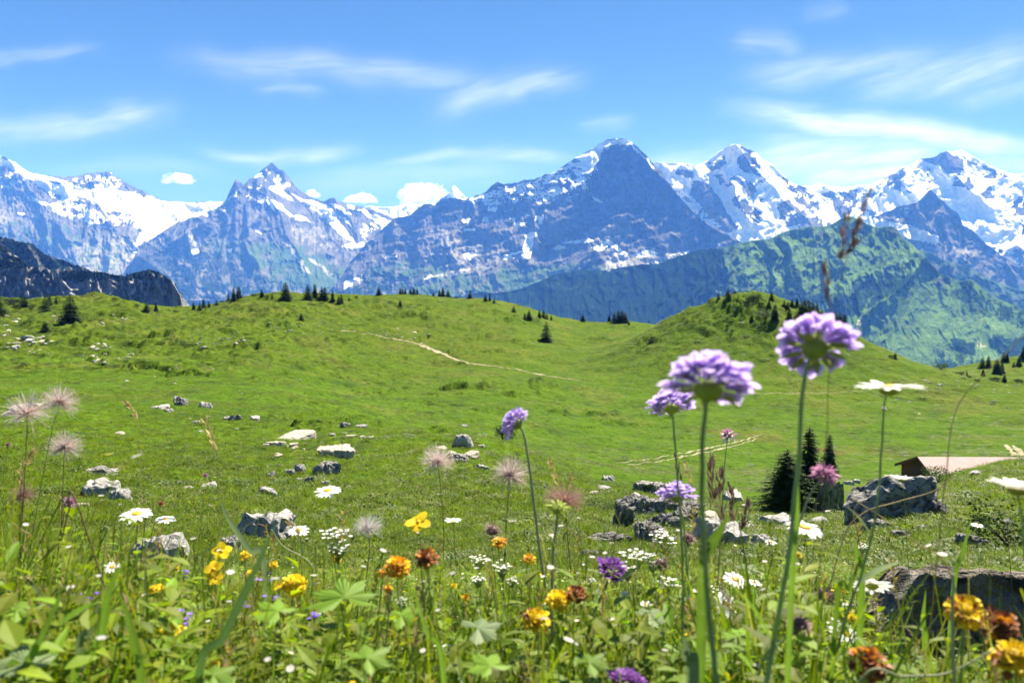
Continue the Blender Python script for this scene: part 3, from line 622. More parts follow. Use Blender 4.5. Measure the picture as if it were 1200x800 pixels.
def tube_np(pts, rad, ns=7, cap=True):
    pts = np.asarray(pts, float); n = len(pts); rad = np.broadcast_to(np.asarray(rad, float), (n,))
    tg = np.gradient(pts, axis=0); tg /= np.linalg.norm(tg, axis=1, keepdims=True) + 1e-12
    ref = np.array([0.31, 0.95, 0.07]);
    if abs(tg[0] @ ref) > 0.95: ref = np.array([1.0, 0, 0.1])
    u = np.cross(tg, ref); u /= np.linalg.norm(u, axis=1, keepdims=True) + 1e-12
    v = np.cross(tg, u)
    a = np.linspace(0, 2 * math.pi, ns, endpoint=False)
    V = pts[:, None] + rad[:, None, None] * (np.cos(a)[None, :, None] * u[:, None] + np.sin(a)[None, :, None] * v[:, None])
    V = V.reshape(-1, 3)
    F = []
    for i in range(n - 1):
        for j in range(ns):
            k = (j + 1) % ns
            F.append([i * ns + j, i * ns + k, (i + 1) * ns + k, (i + 1) * ns + j])
    if cap: F.append(list(range(ns))[::-1]); F.append([(n - 1) * ns + j for j in range(ns)])
    return V, F

def spline(pts, n=24):
    pts = np.asarray(pts, float)
    if len(pts) == 2: return pts[0] + (pts[1] - pts[0]) * np.linspace(0, 1, n)[:, None]
    p = np.concatenate([[2 * pts[0] - pts[1]], pts, [2 * pts[-1] - pts[-2]]])
    out = []; m = len(pts) - 1
    for q in np.linspace(0, m - 1e-6, n):
        i = int(q); t = q - i; a, b, c, d = p[i], p[i + 1], p[i + 2], p[i + 3]
        out.append(0.5 * (2 * b + (c - a) * t + (2 * a - 5 * b + 4 * c - d) * t * t + (3 * b - a - 3 * c + d) * t ** 3))
    return np.array(out)

class MB:
    """gathers pieces into one mesh"""
    def __init__(s): s.V = []; s.F = []; s.M = []; s.n = 0; s.C = []
    def add(s, V, F, mi=0, c=None):
        V = np.asarray(V, float)
        s.V.append(V); s.F += [[i + s.n for i in f] for f in (F.tolist() if isinstance(F, np.ndarray) else F)]
        s.M += [mi] * len(F); s.n += len(V)
        s.C.append(np.tile(np.array(c if c is not None else (1, 1, 1), float), (len(V), 1)))
    def mesh(s, name, mats, smooth=True, col=None):
        if not isinstance(mats, (list, tuple)): mats = [mats]
        return mesh_np(name, np.concatenate(s.V), s.F, None, smooth, mats=list(mats), mat_idx=s.M, attrs={col: np.concatenate(s.C)} if col else None)

M_BARK = leaf_mat('bark', (0.10, 0.075, 0.055), 0.4, 0.0, 0.9, 9)
M_SPRUCE = leaf_mat('spruce_needles', (0.040, 0.068, 0.019), 0.5, 0.18, 0.8, 1.1)
M_SPRUCE_Y = leaf_mat('young_spruce_needles', (0.052, 0.085, 0.022), 0.45, 0.15, 0.8, 1.1)
M_BROAD = leaf_mat('broad_leaves', (0.055, 0.095, 0.022), 0.5, 0.2, 0.7, 2.0)
M_WILLOW = leaf_mat('willow_leaves', (0.085, 0.105, 0.055), 0.35, 0.15, 0.8, 2.0)
M_DWARF = leaf_mat('dwarf_pine_needles', (0.026, 0.048, 0.016), 0.5, 0.1, 0.8, 2.0)

def spruce_protos(seed, h=1.0, wide=0.26, whorls=22, quads=11, size=0.040, mat=None, bare=0.04, ragged=0.35):
    """unit-height spruce: trunk mesh and crown mesh"""
    r = np.random.default_rng(seed)
    zz = np.linspace(-0.06, 0.97, 9)
    V, F = tube_np(np.stack([0.006 * np.sin(zz * 9 + seed), 0.005 * np.cos(zz * 7), zz], 1), 0.020 * (1.02 - zz) + 0.002, 7)
    trunk = mesh_np('trunk', V, F, M_BARK)
    Vs, Fs = [], []; n = 0
    for i in range(whorls):
        f = (i + r.uniform(-.3, .3)) / whorls
        z0 = bare + (0.985 - bare) * f
        prof = (1 - f) ** 0.70 * (0.55 + 0.45 * min(1, f * 6 + 0.55))
        nb = int(7 + 5 * (1 - f)); a0 = r.uniform(0, 6.28)
        for b in range(nb):
            if r.random() < 0.10: continue
            az = a0 + b * 6.283 / nb + r.normal(0, .2)
            L = wide * prof * (1 - ragged * r.random() ** 1.5) + 0.012
            dr = np.array([math.cos(az), math.sin(az), 0]); sd = np.array([-dr[1], dr[0], 0])
            droop = 0.30 * (1 - f) + 0.05; nq = max(3, int(quads * (0.35 + 0.65 * prof)))
            for q in range(nq):
                t = (q + 0.6 + r.uniform(-.3, .3)) / nq
                c = dr * L * t + np.array([0, 0, z0 - L * droop * t * (1 + 0.5 * t) + 0.25 * L * max(0, t - 0.75)])
                for sgn in (-1, 1):
                    s = size * r.uniform(.7, 1.3) * (1.15 - 0.55 * t) * (0.45 + 0.75 * prof)
                    side = sd * sgn * r.uniform(.6, 1.1) + dr * r.uniform(.3, .9) + np.array([0, 0, r.uniform(-.55, .15)])
                    side /= np.linalg.norm(side)
                    up = np.cross(side, dr) * sgn + r.normal(0, .35, 3); up /= np.linalg.norm(up)
                    ac = np.cross(up, side)
                    tip = c + side * s * 1.9
                    Vs += [c - ac * s * .30, c + ac * s * .30, tip + ac * s * .20 + np.array([0, 0, -s * .3]), tip - ac * s * .20 + np.array([0, 0, -s * .3])]
                    Fs.append([n, n + 1, n + 2, n + 3]); n += 4
    top = np.array([0, 0, 1.0])
    for k in range(6):
        az = k * 1.05; o = np.array([math.cos(az), math.sin(az), 0]) * 0.011
        Vs += [np.array([0, 0, .93]) + o, np.array([0, 0, .93]) - o * .4, top]; Fs.append([n, n + 1, n + 2]); n += 3
    crown = mesh_np('crown', np.array(Vs), Fs, mat or M_SPRUCE, smooth=False)
    return trunk, crown

def bush_protos(seed, mat, leaves=900, size=0.055, flat=0.7, lobes=7):
    r = np.random.default_rng(seed)
    mb = MB()
    cs = [(np.array([0.28 * r.normal(), 0.28 * r.normal(), flat * (0.35 + 0.28 * r.random())]), r.uniform(.16, .30)) for _ in range(lobes)]
    for c, rad in cs:
        V, F = tube_np(spline([(0, 0, -.08), (c[0] * .4, c[1] * .4, c[2] * .45), c], 6), np.linspace(.022, .006, 6), 5); mb.add(V, F)
    stem = mb.mesh('stem', M_BARK)
    Vs, Fs = [], []; n = 0
    for i in range(leaves):
        c, rad = cs[r.integers(len(cs))]
        d = r.normal(size=3); d /= np.linalg.norm(d); d[2] = d[2] * .8
        p = c + d * rad * r.uniform(.35, 1.08) ** .6
        if p[2] < 0.0: p[2] = r.uniform(0, .12)
        a = r.normal(size=3) + d; a /= np.linalg.norm(a); b = np.cross(a, r.normal(size=3)); b /= np.linalg.norm(b)
        s = size * r.uniform(.6, 1.3)
        Vs += [p, p + a * s * .5 + b * s * .28, p + a * s, p + a * s * .5 - b * s * .28]; Fs.append([n, n + 1, n + 2, n + 3]); n += 4
    return stem, mesh_np('crown', np.array(Vs), Fs, mat, smooth=False)

SPRUCE = [spruce_protos(11, wide=.24), spruce_protos(12, wide=.29, whorls=20), spruce_protos(13, wide=.20, whorls=24), spruce_protos(14, wide=.33, whorls=18), spruce_protos(15, wide=.26, whorls=22, ragged=.5)]
SPRUCE_Y = [spruce_protos(21, wide=.30, mat=M_SPRUCE_Y), spruce_protos(22, wide=.36, whorls=17, mat=M_SPRUCE_Y)]
NEARSPRUCE = [spruce_protos(31, wide=.34, whorls=30, quads=20, size=.024, ragged=.5), spruce_protos(32, wide=.22, whorls=36, quads=17, size=.022, ragged=.55), spruce_protos(33, wide=.17, whorls=28, quads=13, size=.026, ragged=.6)]
BUSH = {'broad': bush_protos(41, M_BROAD, 1200), 'willow': bush_protos(42, M_WILLOW, 1200, .05), 'dwarf': bush_protos(43, M_DWARF, 1000, .06, .6), 'dwarf2': bush_protos(44, M_DWARF, 1000, .06, .75, 9)}
_tn = 0
def plant_tree(px, py, hpx, kind, label, group, wide=1.0, pos=None, name=None):
    global _tn; _tn += 1
    p = ground_at(px, py)[0] if pos is None else np.array(pos)
    h = hpx / FPX * depth_of(p) * 1.04
    cat = 'tree'
    if kind in BUSH: tm, cm = BUSH[kind]; nm = 'shrub'; cat = 'shrub'; h *= 1.12
    elif kind == 'young': tm, cm = SPRUCE_Y[_tn % 2]; nm = 'spruce_tree'
    elif kind.startswith('near'): tm, cm = NEARSPRUCE[int(kind[4])]; nm = 'spruce_tree'
    else: tm, cm = SPRUCE[_tn % 5]; nm = 'spruce_tree'
    r = empty(name or nm, p - np.array([0, 0, 0.02 * h]), label, cat, group)
    r.rotation_euler = (0, 0, random.uniform(0, 6.28))
    r.scale = (h * wide * (1.0 if kind in BUSH or kind.startswith('near') else 1.3),) * 2 + (h,)
    obj('stem' if kind in BUSH else 'trunk', tm, r); obj('crown', cm, r)
    return r

ORD = ['first','second','third','fourth','fifth','sixth','seventh','eighth','ninth','tenth','eleventh','twelfth','thirteenth','fourteenth','fifteenth','sixteenth','seventeenth','eighteenth','nineteenth','twentieth','twenty-first','twenty-second','twenty-third']
def row(items, where, group, noun=None):
    items = sorted(items, key=lambda t: t[0]); cnt = {}
    for it in items: cnt[it[3]] = cnt.get(it[3], 0) + 1
    seen = {}
    for it in items:
        px, py, hp, kind = it[:4]; wd = it[4] if len(it) > 4 else 1.0
        word = {'s': 'dark spruce', 'young': 'light green young spruce', 'broad': 'round broadleaf shrub', 'willow': 'grey green willow shrub', 'dwarf': 'low dark shrub', 'dwarf2': 'dense dark shrub'}[kind]
        i = seen.get(kind, 0); seen[kind] = i + 1
        lab = f'{word} {where}' if cnt[kind] == 1 else f'{ORD[i]} {word} from the left {where}'
        plant_tree(px, py, hp, kind, lab, group, wd)

row([(1,371,26,'young',1.2),(11,357,12,'dwarf2'),(18,359,15,'dwarf2',1.1),(29,360,15,'s',1.25),(54,365,20,'young',1.0),(58,357,13,'young',.9),(66,357,8,'s'),(83,377,31,'s',1.45),(53,390,15,'s',1.35),(99,384,6,'broad'),(137,352,6,'dwarf'),(172,364,10,'young',1.3),(183,365,12,'s',.8),(207,366,5,'dwarf'),(38,361,6,'dwarf2'),(160,360,6,'dwarf')],
    'on the hillside before the grey cliff', 'spruces on the left hillside')
row([(227,363,10,'s'),(234,363,9,'s'),(239,362,12,'s'),(245,361,9,'s'),(254,359,9,'young',1.2),(262,355,5,'dwarf'),(268,353,12,'s',.8),(274,352,16,'s',.8),(280,351,16,'s',1.2),(300,348,6,'dwarf'),(307,348,9,'s',1.3),(313,350,6,'dwarf2'),(319,350,7,'s',.7),(335,352,21,'s',1.25),(361,351,18,'s',1.1),(369,349,16,'s'),(377,350,15,'s'),(381,351,15,'s'),(390,354,14,'s',.8),(397,356,10,'s'),(400,356,12,'s'),(409,352,5,'young'),(418,349,4,'dwarf')],
    'on the hill crest beside the valley gap', 'trees along the left hill crest')
plant_tree(353, 376, 10, 's', 'small wide spruce alone on the grassy slope below the crest row', 'lone spruces', 1.3)
row([(444,346,10,'s',1.2),(469,345,9,'s',.8),(472,345,8,'s'),(475,345,8,'s',.8),(481,345,8,'s'),(485,345,9,'s'),(489,345,8,'s',.8),(508,346,6,'s'),(515,346,9,'s'),(519,346,12,'s'),(525,346,9,'s',1.2),(535,346,4,'dwarf'),(551,349,10,'s',1.1),(569,353,9,'s',1.1),(574,353,10,'s',.6),(579,355,6,'s')],
    'on the crest of the rounded middle hill', 'trees along the middle hill crest')
plant_tree(469, 359, 8, 's', 'tiny spruce standing alone just under the middle hill crest', 'lone spruces', 1.3)
plant_tree(640, 400, 24, 's', 'thick dark spruce alone on the slope above the footpath', 'lone spruces', .95)
row([(602,366,8,'young',1.2),(615,374,8,'s'),(620,374,11,'s',1.2),(632,373,10,'s'),(637,373,11,'s'),(641,374,7,'s'),(646,375,6,'s'),(683,377,10,'s',1.1),(714,377,10,'s'),(720,378,13,'s'),(725,379,16,'s'),(729,379,16,'s'),(733,379,14,'s'),(737,381,5,'young')],
    'on the saddle between middle hill and mound', 'trees on the saddle')
row([(762,402,11,'dwarf'),(842,352,8,'s',1.2),(853,353,9,'young',1.3),(862,346,4,'dwarf'),(868,349,5,'dwarf2'),(873,356,9,'dwarf2'),(878,355,11,'dwarf'),(883,354,11,'dwarf2'),(877,360,7,'dwarf'),(891,357,7,'dwarf2'),(904,352,11,'s'),(901,361,10,'s',1.2),(908,375,19,'s',1.1),(897,374,15,'willow',1.3),(881,376,8,'s',1.3),(888,349,5,'dwarf'),(868,358,4,'dwarf2'),(852,385,5,'dwarf'),(858,390,5,'dwarf2'),(848,378,4,'dwarf')],
    'on top of the round mound', 'trees and shrubs on the mound top')
row([(919,358,9,'young'),(923,361,10,'s'),(928,359,11,'s'),(934,359,11,'s'),(925,375,14,'s',1.2),(938,373,21,'s'),(942,374,23,'s'),(947,372,21,'s'),(952,373,21,'s'),(957,373,18,'s'),(963,371,10,'young'),(973,381,18,'young'),(979,383,17,'s'),(984,387,22,'s'),(989,388,20,'s'),(993,393,8,'dwarf'),(1000,399,9,'s',.8)],
    'on the right flank of the mound', 'spruce grove on the mound flank')
row([(1045,420,7,'dwarf2'),(1049,421,8,'s'),(1103,433,12,'broad'),(1120,438,4,'dwarf'),(1127,439,6,'dwarf2'),(1133,440,7,'s',.6),(1138,443,5,'dwarf'),(1145,447,5,'dwarf2')],
    'along the pasture edge above the valley', 'trees along the right pasture edge')
row([(1151,432,15,'s'),(1158,431,15,'s'),(1152,440,8,'s',1.2),(1168,438,18,'s',1.3),(1174,437,13,'s'),(1176,424,12,'s'),(1180,424,11,'s'),(1188,430,7,'s'),(1194,429,13,'s'),(1199,421,16,'s'),(1163,446,6,'dwarf2'),(1170,446,7,'dwarf'),(1177,447,9,'s'),(1192,448,6,'dwarf2'),(1198,449,7,'dwarf')],
    'on the bright knoll at the right edge', 'spruces on the right knoll')
plant_tree(921, 600, 74, 'near0', 'bushy dark spruce, widest of three beside the upright rock', 'spruces beside the upright rock', 1.95)
plant_tree(946, 598, 97, 'near1', 'tallest of three dark spruces beside the upright rock', 'spruces beside the upright rock', 1.5)
plant_tree(971, 560, 52, 'near2', 'slender short spruce right of the tall one', 'spruces beside the upright rock', 1.5)
plant_tree(590, 516, 22, 'dwarf2', 'dark round shrub behind the nodding lilac flower', 'shrubs in the pasture', 1.2)
plant_tree(1188, 645, 66, 'broad', 'leafy green shrub at the right edge above the dark boulder', 'shrubs in the pasture', 1.3)
plant_tree(700, 600, 18, 'broad', 'low green shrub left of the craggy rock outcrop', 'shrubs in the pasture', 2.0)
plant_tree(1100, 566, 27, 'broad', 'green shrub growing against the gable of the hut', 'shrubs in the pasture', 1.1)

# spruces along the cliff edge: a far wood that reads as a fringe
def cliff_fringe():
    pts = []
    r = np.random.default_rng(5)
    line = [(-30,283),(0,285),(14,298),(28,306),(36,313),(50,315),(64,321),(74,319),(95,318),(120,320),(145,324),(160,320),(183,320),(195,326),(205,335),(213,347)]
    for i in range(170):
        k = r.random() * (len(line) - 1); j = int(k); f = k - j
        x = line[j][0] + (line[j + 1][0] - line[j][0]) * f; y = line[j][1] + (line[j + 1][1] - line[j][1]) * f
        pts.append((x + r.normal(0, 1), y + r.uniform(0, 5), r.uniform(3.0, 6.5), 1785 if x < 150 else 1740))
    back = [(-30,262),(0,277),(20,282),(37,285),(50,296),(64,302),(85,309),(115,320)]
    for i in range(110):
        k = r.random() * (len(back) - 1); j = int(k); f = k - j
        x = back[j][0] + (back[j + 1][0] - back[j][0]) * f; y = back[j][1] + (back[j + 1][1] - back[j][1]) * f
        pts.append((x, y + r.uniform(0, 4), r.uniform(1.8, 3.6), 2780))
    V, F = [], []; n = 0
    for x, y, h, d in pts:
        b = P(x, y + 1, d); H = h / FPX * d; W = H * r.uniform(.18, .3)
        for lev, (z0, z1, w) in enumerate(((.0, .5, 1), (.28, .75, .75), (.55, 1.05, .45))):
            a = r.uniform(0, 6)
            for q in range(6):
                V.append(b + np.array([math.cos(a + q * 1.047) * W * w * r.uniform(.7, 1.2), math.sin(a + q * 1.047) * W * w, z0 * H]))
            V.append(b + np.array([0, 0, z1 * H]))
            for q in range(6): F.append([n + q, n + (q + 1) % 6, n + 6])
            n += 7
    tag(obj('wood', mesh_np('wood', V, F, M_SPRUCE, smooth=False)), 'fringe of small dark spruces along the top of the grey cliffs', 'wood', kind='stuff')
cliff_fringe()

# ------------------------------------------------------------------ rocks
def rock_mat(name, base=(0.30, 0.285, 0.26), dark=(0.055, 0.055, 0.055), warm=(0.36, 0.28, 0.19), s=1.0, dk=0.5):
    m, t = newmat(name)
    tc = t.n('ShaderNodeTexCoord').outputs['Object']
    inf = t.n('ShaderNodeObjectInfo')
    vm = t.n('ShaderNodeVectorMath', operation='ADD'); t.link(tc, vm.inputs[0])
    cmb = t.n('ShaderNodeCombineXYZ'); t.link(t.math('MULTIPLY', inf.outputs['Random'], 37.0), cmb.inputs[0]); t.link(cmb.outputs[0], vm.inputs[1])
    p = vm.outputs[0]
    a = t.noise(p, 1.6 * s, 6, 0.7, 0.6); b = t.noise(p, 7 * s, 5, 0.7); c = t.noise(p, 26 * s, 3, 0.6); e = t.noise(p, 3.2 * s, 5, .7, 1.5)
    col = t.mix(t.ramp(a, [(0.45, 0.0), (0.68, 0.7)]), base, warm)
    col = t.mix(t.math('MULTIPLY', t.ramp(e, [(0.50 + .12 * (1 - 2 * dk), 0.0), (0.60 + .12 * (1 - 2 * dk), 1.0)]), 0.85), col, dark)
    col = t.mix(1.0, col, t.ramp(b, [(0.3, (0.55, 0.56, 0.58)), (0.55, (1, 1, 1)), (0.75, (1.35, 1.33, 1.28))]), 'MULTIPLY')
    col = t.mix(t.math('MULTIPLY', t.ramp(c, [(0.60, 0.0), (0.66, 1.0)]), 0.5), col, (0.40, 0.39, 0.35))
    h = t.math('ADD', t.math('ADD', t.math('MULTIPLY', a, 1.2), t.math('MULTIPLY', b, 0.5)), t.math('MULTIPLY', c, 0.16))
    t.out(t.bsdf(col, 0.92, t.bump(h, 0.9, 0.10), 0.12))
    return m
M_ROCK = rock_mat('grey_limestone', (0.48, 0.465, 0.44), warm=(0.42, 0.38, 0.32), dk=.35); M_ROCKD = rock_mat('lichen_dark_limestone', (0.34, 0.325, 0.30), warm=(0.30, 0.28, 0.24), dk=.6); M_ROCKW = rock_mat('beige_limestone', (0.52, 0.46, 0.38), warm=(0.50, 0.42, 0.32), dk=.2)
M_SLAB = rock_mat('dark_lichen_block', (0.22, 0.20, 0.175), (0.04, 0.037, 0.034), (0.22, 0.15, 0.09), s=2.2, dk=.55)

def rock_mesh(seed, sub=4, planes=13, rough=0.10, crag=0.0, flat=None, steep=.75, front=None):
    r = np.random.default_rng(seed)
    bm = bmesh.new(); bmesh.ops.create_icosphere(bm, subdivisions=sub, radius=1.0)
    V = np.array([v.co[:] for v in bm.verts]); F = [[v.index for v in f.verts] for f in bm.faces]; bm.free()
    N = r.normal(size=(planes, 3)); N[:, 2] *= steep; N /= np.linalg.norm(N, axis=1, keepdims=True); N[0] = (0.1 * r.normal(), 0.1 * r.normal(), 1)
    N /= np.linalg.norm(N, axis=1, keepdims=True)
    dd = r.uniform(0.55, 1.0, planes); dd[0] = 0.6 if flat is None else flat
    if front: N[1] = (.12, -1, .12); dd[1] = front; N[2] = (.05, .45, 1); dd[2] = .72; N[0] = (-.75, -.15, .8); dd[0] = .85
    N /= np.linalg.norm(N, axis=1, keepdims=True)
    q = V @ N.T; rad = np.where(q > 0.05, dd / np.maximum(q, 0.05), 9).min(1); rad = np.minimum(rad, 1.25)
    W = V * rad[:, None]
    k = seed * 3.7
    nz = fbm(W[:, 0] * 1.8 + W[:, 2] * 1.3 + k, W[:, 1] * 1.8 - W[:, 2] * 1.1, 5, seed, 0.55)
    W = W + V * (rough * nz)[:, None]
    if crag:
        g = ridged(W[:, 0] * 1.5 + W[:, 2] * .3 + k, W[:, 1] * 1.5 + W[:, 2] * 1.5, 5, seed + 3)
        W = W - V * (crag * np.clip(g - 0.75, 0, 2))[:, None]
    return np.array(W), F
ROCKS = [mesh_np('boulder', *rock_mesh(100 + i, 4, 10 + i % 6, 0.14, 0.20 if i % 2 == 0 else 0.08, steep=.55), M_ROCK, smooth=False) for i in range(6)]
ROCKS_D = [mesh_np('boulder', *rock_mesh(120 + i, 4, 9 + i % 4, 0.12, 0.22, steep=.4), M_ROCKD, smooth=False) for i in range(4)]
ROCKS_W = [mesh_np('boulder', *rock_mesh(130 + i, 4, 8, 0.10, 0.08, flat=.5), M_ROCKW, smooth=False) for i in range(3)]
CRAGS = [mesh_np('boulder', *rock_mesh(140 + i, 5, 8, 0.16, 0.42, steep=.4), M_ROCKD, smooth=False) for i in range(4)]
STONES = [mesh_np('stone', *rock_mesh(150 + i, 2, 9, 0.10), M_ROCKW if i % 2 else M_ROCK, smooth=False) for i in range(6)]
_rn = 0
def rock(px, py, w, h, pool, label, group, deep=1.0, rot=None, name='boulder'):
    """px, py: middle of the foot; w, h: size in photo pixels"""
    global _rn; _rn += 1
    p = ground_at(px, py)[0]; d = depth_of(p); k = {id(ROCKS_W): .74, id(ROCKS): .84, id(ROCKS_D): .88}.get(id(pool), .95); W = w / FPX * d * k; H = h / FPX * d * min(1, k * 1.1)
    me = pool[_rn % len(pool)]
    o = obj(name, me); o.location = Vector(p + np.array([0, W * 0.30 * deep, -H * 0.02]))
    o.rotation_euler = (random.uniform(-.15, .15), random.uniform(-.15, .15), random.uniform(0, 6.28) if rot is None else rot)
    # crops of the hull are about 1.6 wide and 1.35 tall
    o.scale = (W / 1.62, W / 1.62 * deep, H / 1.0)
    tag(o, label, 'rock' if name == 'boulder' else 'stone', group); return o
GM = 'boulders in the meadow'
for a in [
 (112,586,56,34,ROCKS,'big pale grey boulder behind the left seed heads'), (137,590,30,26,ROCKS,'pale cracked rock against the right side of the big left boulder'), (113,556,36,12,ROCKS_D,'flat grey rock with yellow flowers just above the big left boulder'), (128,556,20,10,ROCKS,'small grey rock beside the flat one with yellow flowers'),
 (172,660,62,44,ROCKS,'grey boulder behind the two low white daisies'), (308,636,74,50,ROCKS,'large pale pointed boulder above the yellow flowers'), (268,648,34,28,ROCKS,'small grey boulder left of the large pointed one'),
 (393,536,46,26,ROCKS_W,'beige slab boulder with a split top'), (381,557,34,22,ROCKS_D,'grey and white streaked boulder below the beige slab'), (350,553,14,14,ROCKS,'small pale stone left of the streaked boulder'), (337,556,11,10,ROCKS,'small rounded stone left of the pale one'), (319,561,10,13,ROCKS,'upright small stone at the left of the stone group'), (361,565,12,10,ROCKS_D,'small dark stone under the streaked boulder'), (381,569,11,9,ROCKS,'small pale stone behind the single white daisy'), (315,582,23,14,ROCKS,'grey rounded rock below the upright small stone'),
 (342,515,46,13,ROCKS_W,'flat beige rock lying above the stone group'), (322,522,22,9,ROCKS_W,'flat pale rock left of the long beige one'), (345,523,14,8,ROCKS_W,'small beige rock below the long flat one'), (404,501,14,9,ROCKS_D,'little dark rock above the beige slab boulder'), (421,501,14,5,ROCKS,'thin flat rock right of the little dark one'), (410,512,18,5,ROCKS_W,'thin pale rock strip above the beige slab boulder'), (434,513,10,4,ROCKS_W,'tiny pale rock right of the thin strip'),
 (539,523,28,22,ROCKS,'pointed grey boulder on top of the central rock pile'), (537,542,28,14,ROCKS_D,'rounded grey boulder low in the central rock pile'), (551,535,20,13,ROCKS_W,'beige block in the central rock pile'), (557,538,10,8,ROCKS_W,'small beige stone right of the central rock pile'), (565,550,13,9,ROCKS,'small grey stone below the central rock pile'),
 (209,475,17,15,ROCKS_D,'dark faced square boulder on the left pasture edge'), (241,478,13,11,ROCKS,'pale pointed boulder right of the square dark one'), (275,492,20,8,ROCKS_D,'low grey rock on the left pasture edge'), (265,492,12,6,ROCKS,'low pale rock touching the grey one on the left pasture'), (297,492,14,6,ROCKS,'small pale flat rock right of the low grey ones'), (186,479,18,5,ROCKS,'flat pale rock left of the square dark boulder'), (196,482,10,5,ROCKS,'tiny pale rock beside the flat one'), (228,496,9,4,ROCKS,'tiny pale rock under the pointed boulder'),
 (217,575,18,8,ROCKS_W,'small beige rock in the flowery turf'), (243,574,26,10,ROCKS,'flat pale rock in the flowery turf'), (229,578,14,6,ROCKS_W,'small flat rock between two larger ones in the turf'), (12,486,32,16,ROCKS,'grey rock at the left edge behind the fluffy seed head'), (712,563,15,9,ROCKS,'small pale rock left of the craggy outcrop'), (545,500,8,4,ROCKS,'tiny pale stone above the central rock pile'),
 (1005,566,10,6,ROCKS,'small pale rock right of the slender spruce'), (996,568,14,7,ROCKS,'pale rock on the grass below the slender spruce'), (1056,563,30,8,ROCKS_W,'flat pale rock below the hut gable'), (1087,565,9,7,ROCKS_D,'small dark stone above the big right boulder'), (1127,568,9,3,ROCKS,'small white stone on the grass bank'), (1146,556,18,6,ROCKS,'flat pale rock in front of the hut roof'),
 (915,618,44,16,ROCKS,'flat pale rock under the bushy spruce'), (965,616,30,9,ROCKS,'low pale rock at the foot of the upright rock'), (1088,623,22,11,ROCKS,'rounded grey rock below the big right boulder'), (1147,645,46,24,ROCKS_D,'dark boulder half sunk in the grass at the right'), (1062,632,26,14,ROCKS_D,'grey rock between big boulder and dark block'), (1032,624,34,20,ROCKS_D,'angular grey rock at the left foot of the big right boulder'),
 (845,640,70,44,ROCKS,'smooth grey rock behind the brown grass spikes'), (900,642,34,20,ROCKS,'low smooth rock right of the brown grass spikes'),
]:
    rock(*a, GM)
for a in [(765,578,44,17,'long craggy rock at the top of the outcrop'), (751,606,52,34,'big fissured rock in the middle of the outcrop'), (728,618,26,38,'steep pitted rock at the left of the outcrop'), (786,600,26,22,'broken rock behind the low lilac flower'), (760,634,42,26,'dark pitted rock low in the outcrop'), (780,622,34,26,'angular pitted rock low at the right of the outcrop'), (805,612,30,20,'small craggy rock at the right of the outcrop'), (715,640,40,18,'dark shaded rock under the low green shrub'), (693,655,22,14,'small white rock below the outcrop'), (778,574,30,9,'thin craggy rock behind the outcrop'),(812,600,30,14,'craggy grey rock behind the tall lilac stems')]:
    rock(a[0], a[1], a[2], a[3], CRAGS, a[4], 'rocks of the craggy outcrop', .7)
FACED = [mesh_np('boulder', *rock_mesh(171, 5, 12, .10, .06, steep=.6, front=.5), M_ROCKD, smooth=False)]; UPRIGHT = [mesh_np('boulder', *rock_mesh(173, 5, 10, .12, .22, steep=.3, front=.55), M_ROCKD, smooth=False)]
rock(968, 604, 30, 48, UPRIGHT, 'upright dark faced rock beside the three spruces', GM, .8, 0.0)
rock(1060, 608, 108, 50, FACED, 'big dark faced boulder with pale rounded top right of the spruces', GM, .8, 0.0)
rock(1103, 606, 26, 26, CRAGS, 'striped rock leaning on the big dark faced boulder', GM, .8)

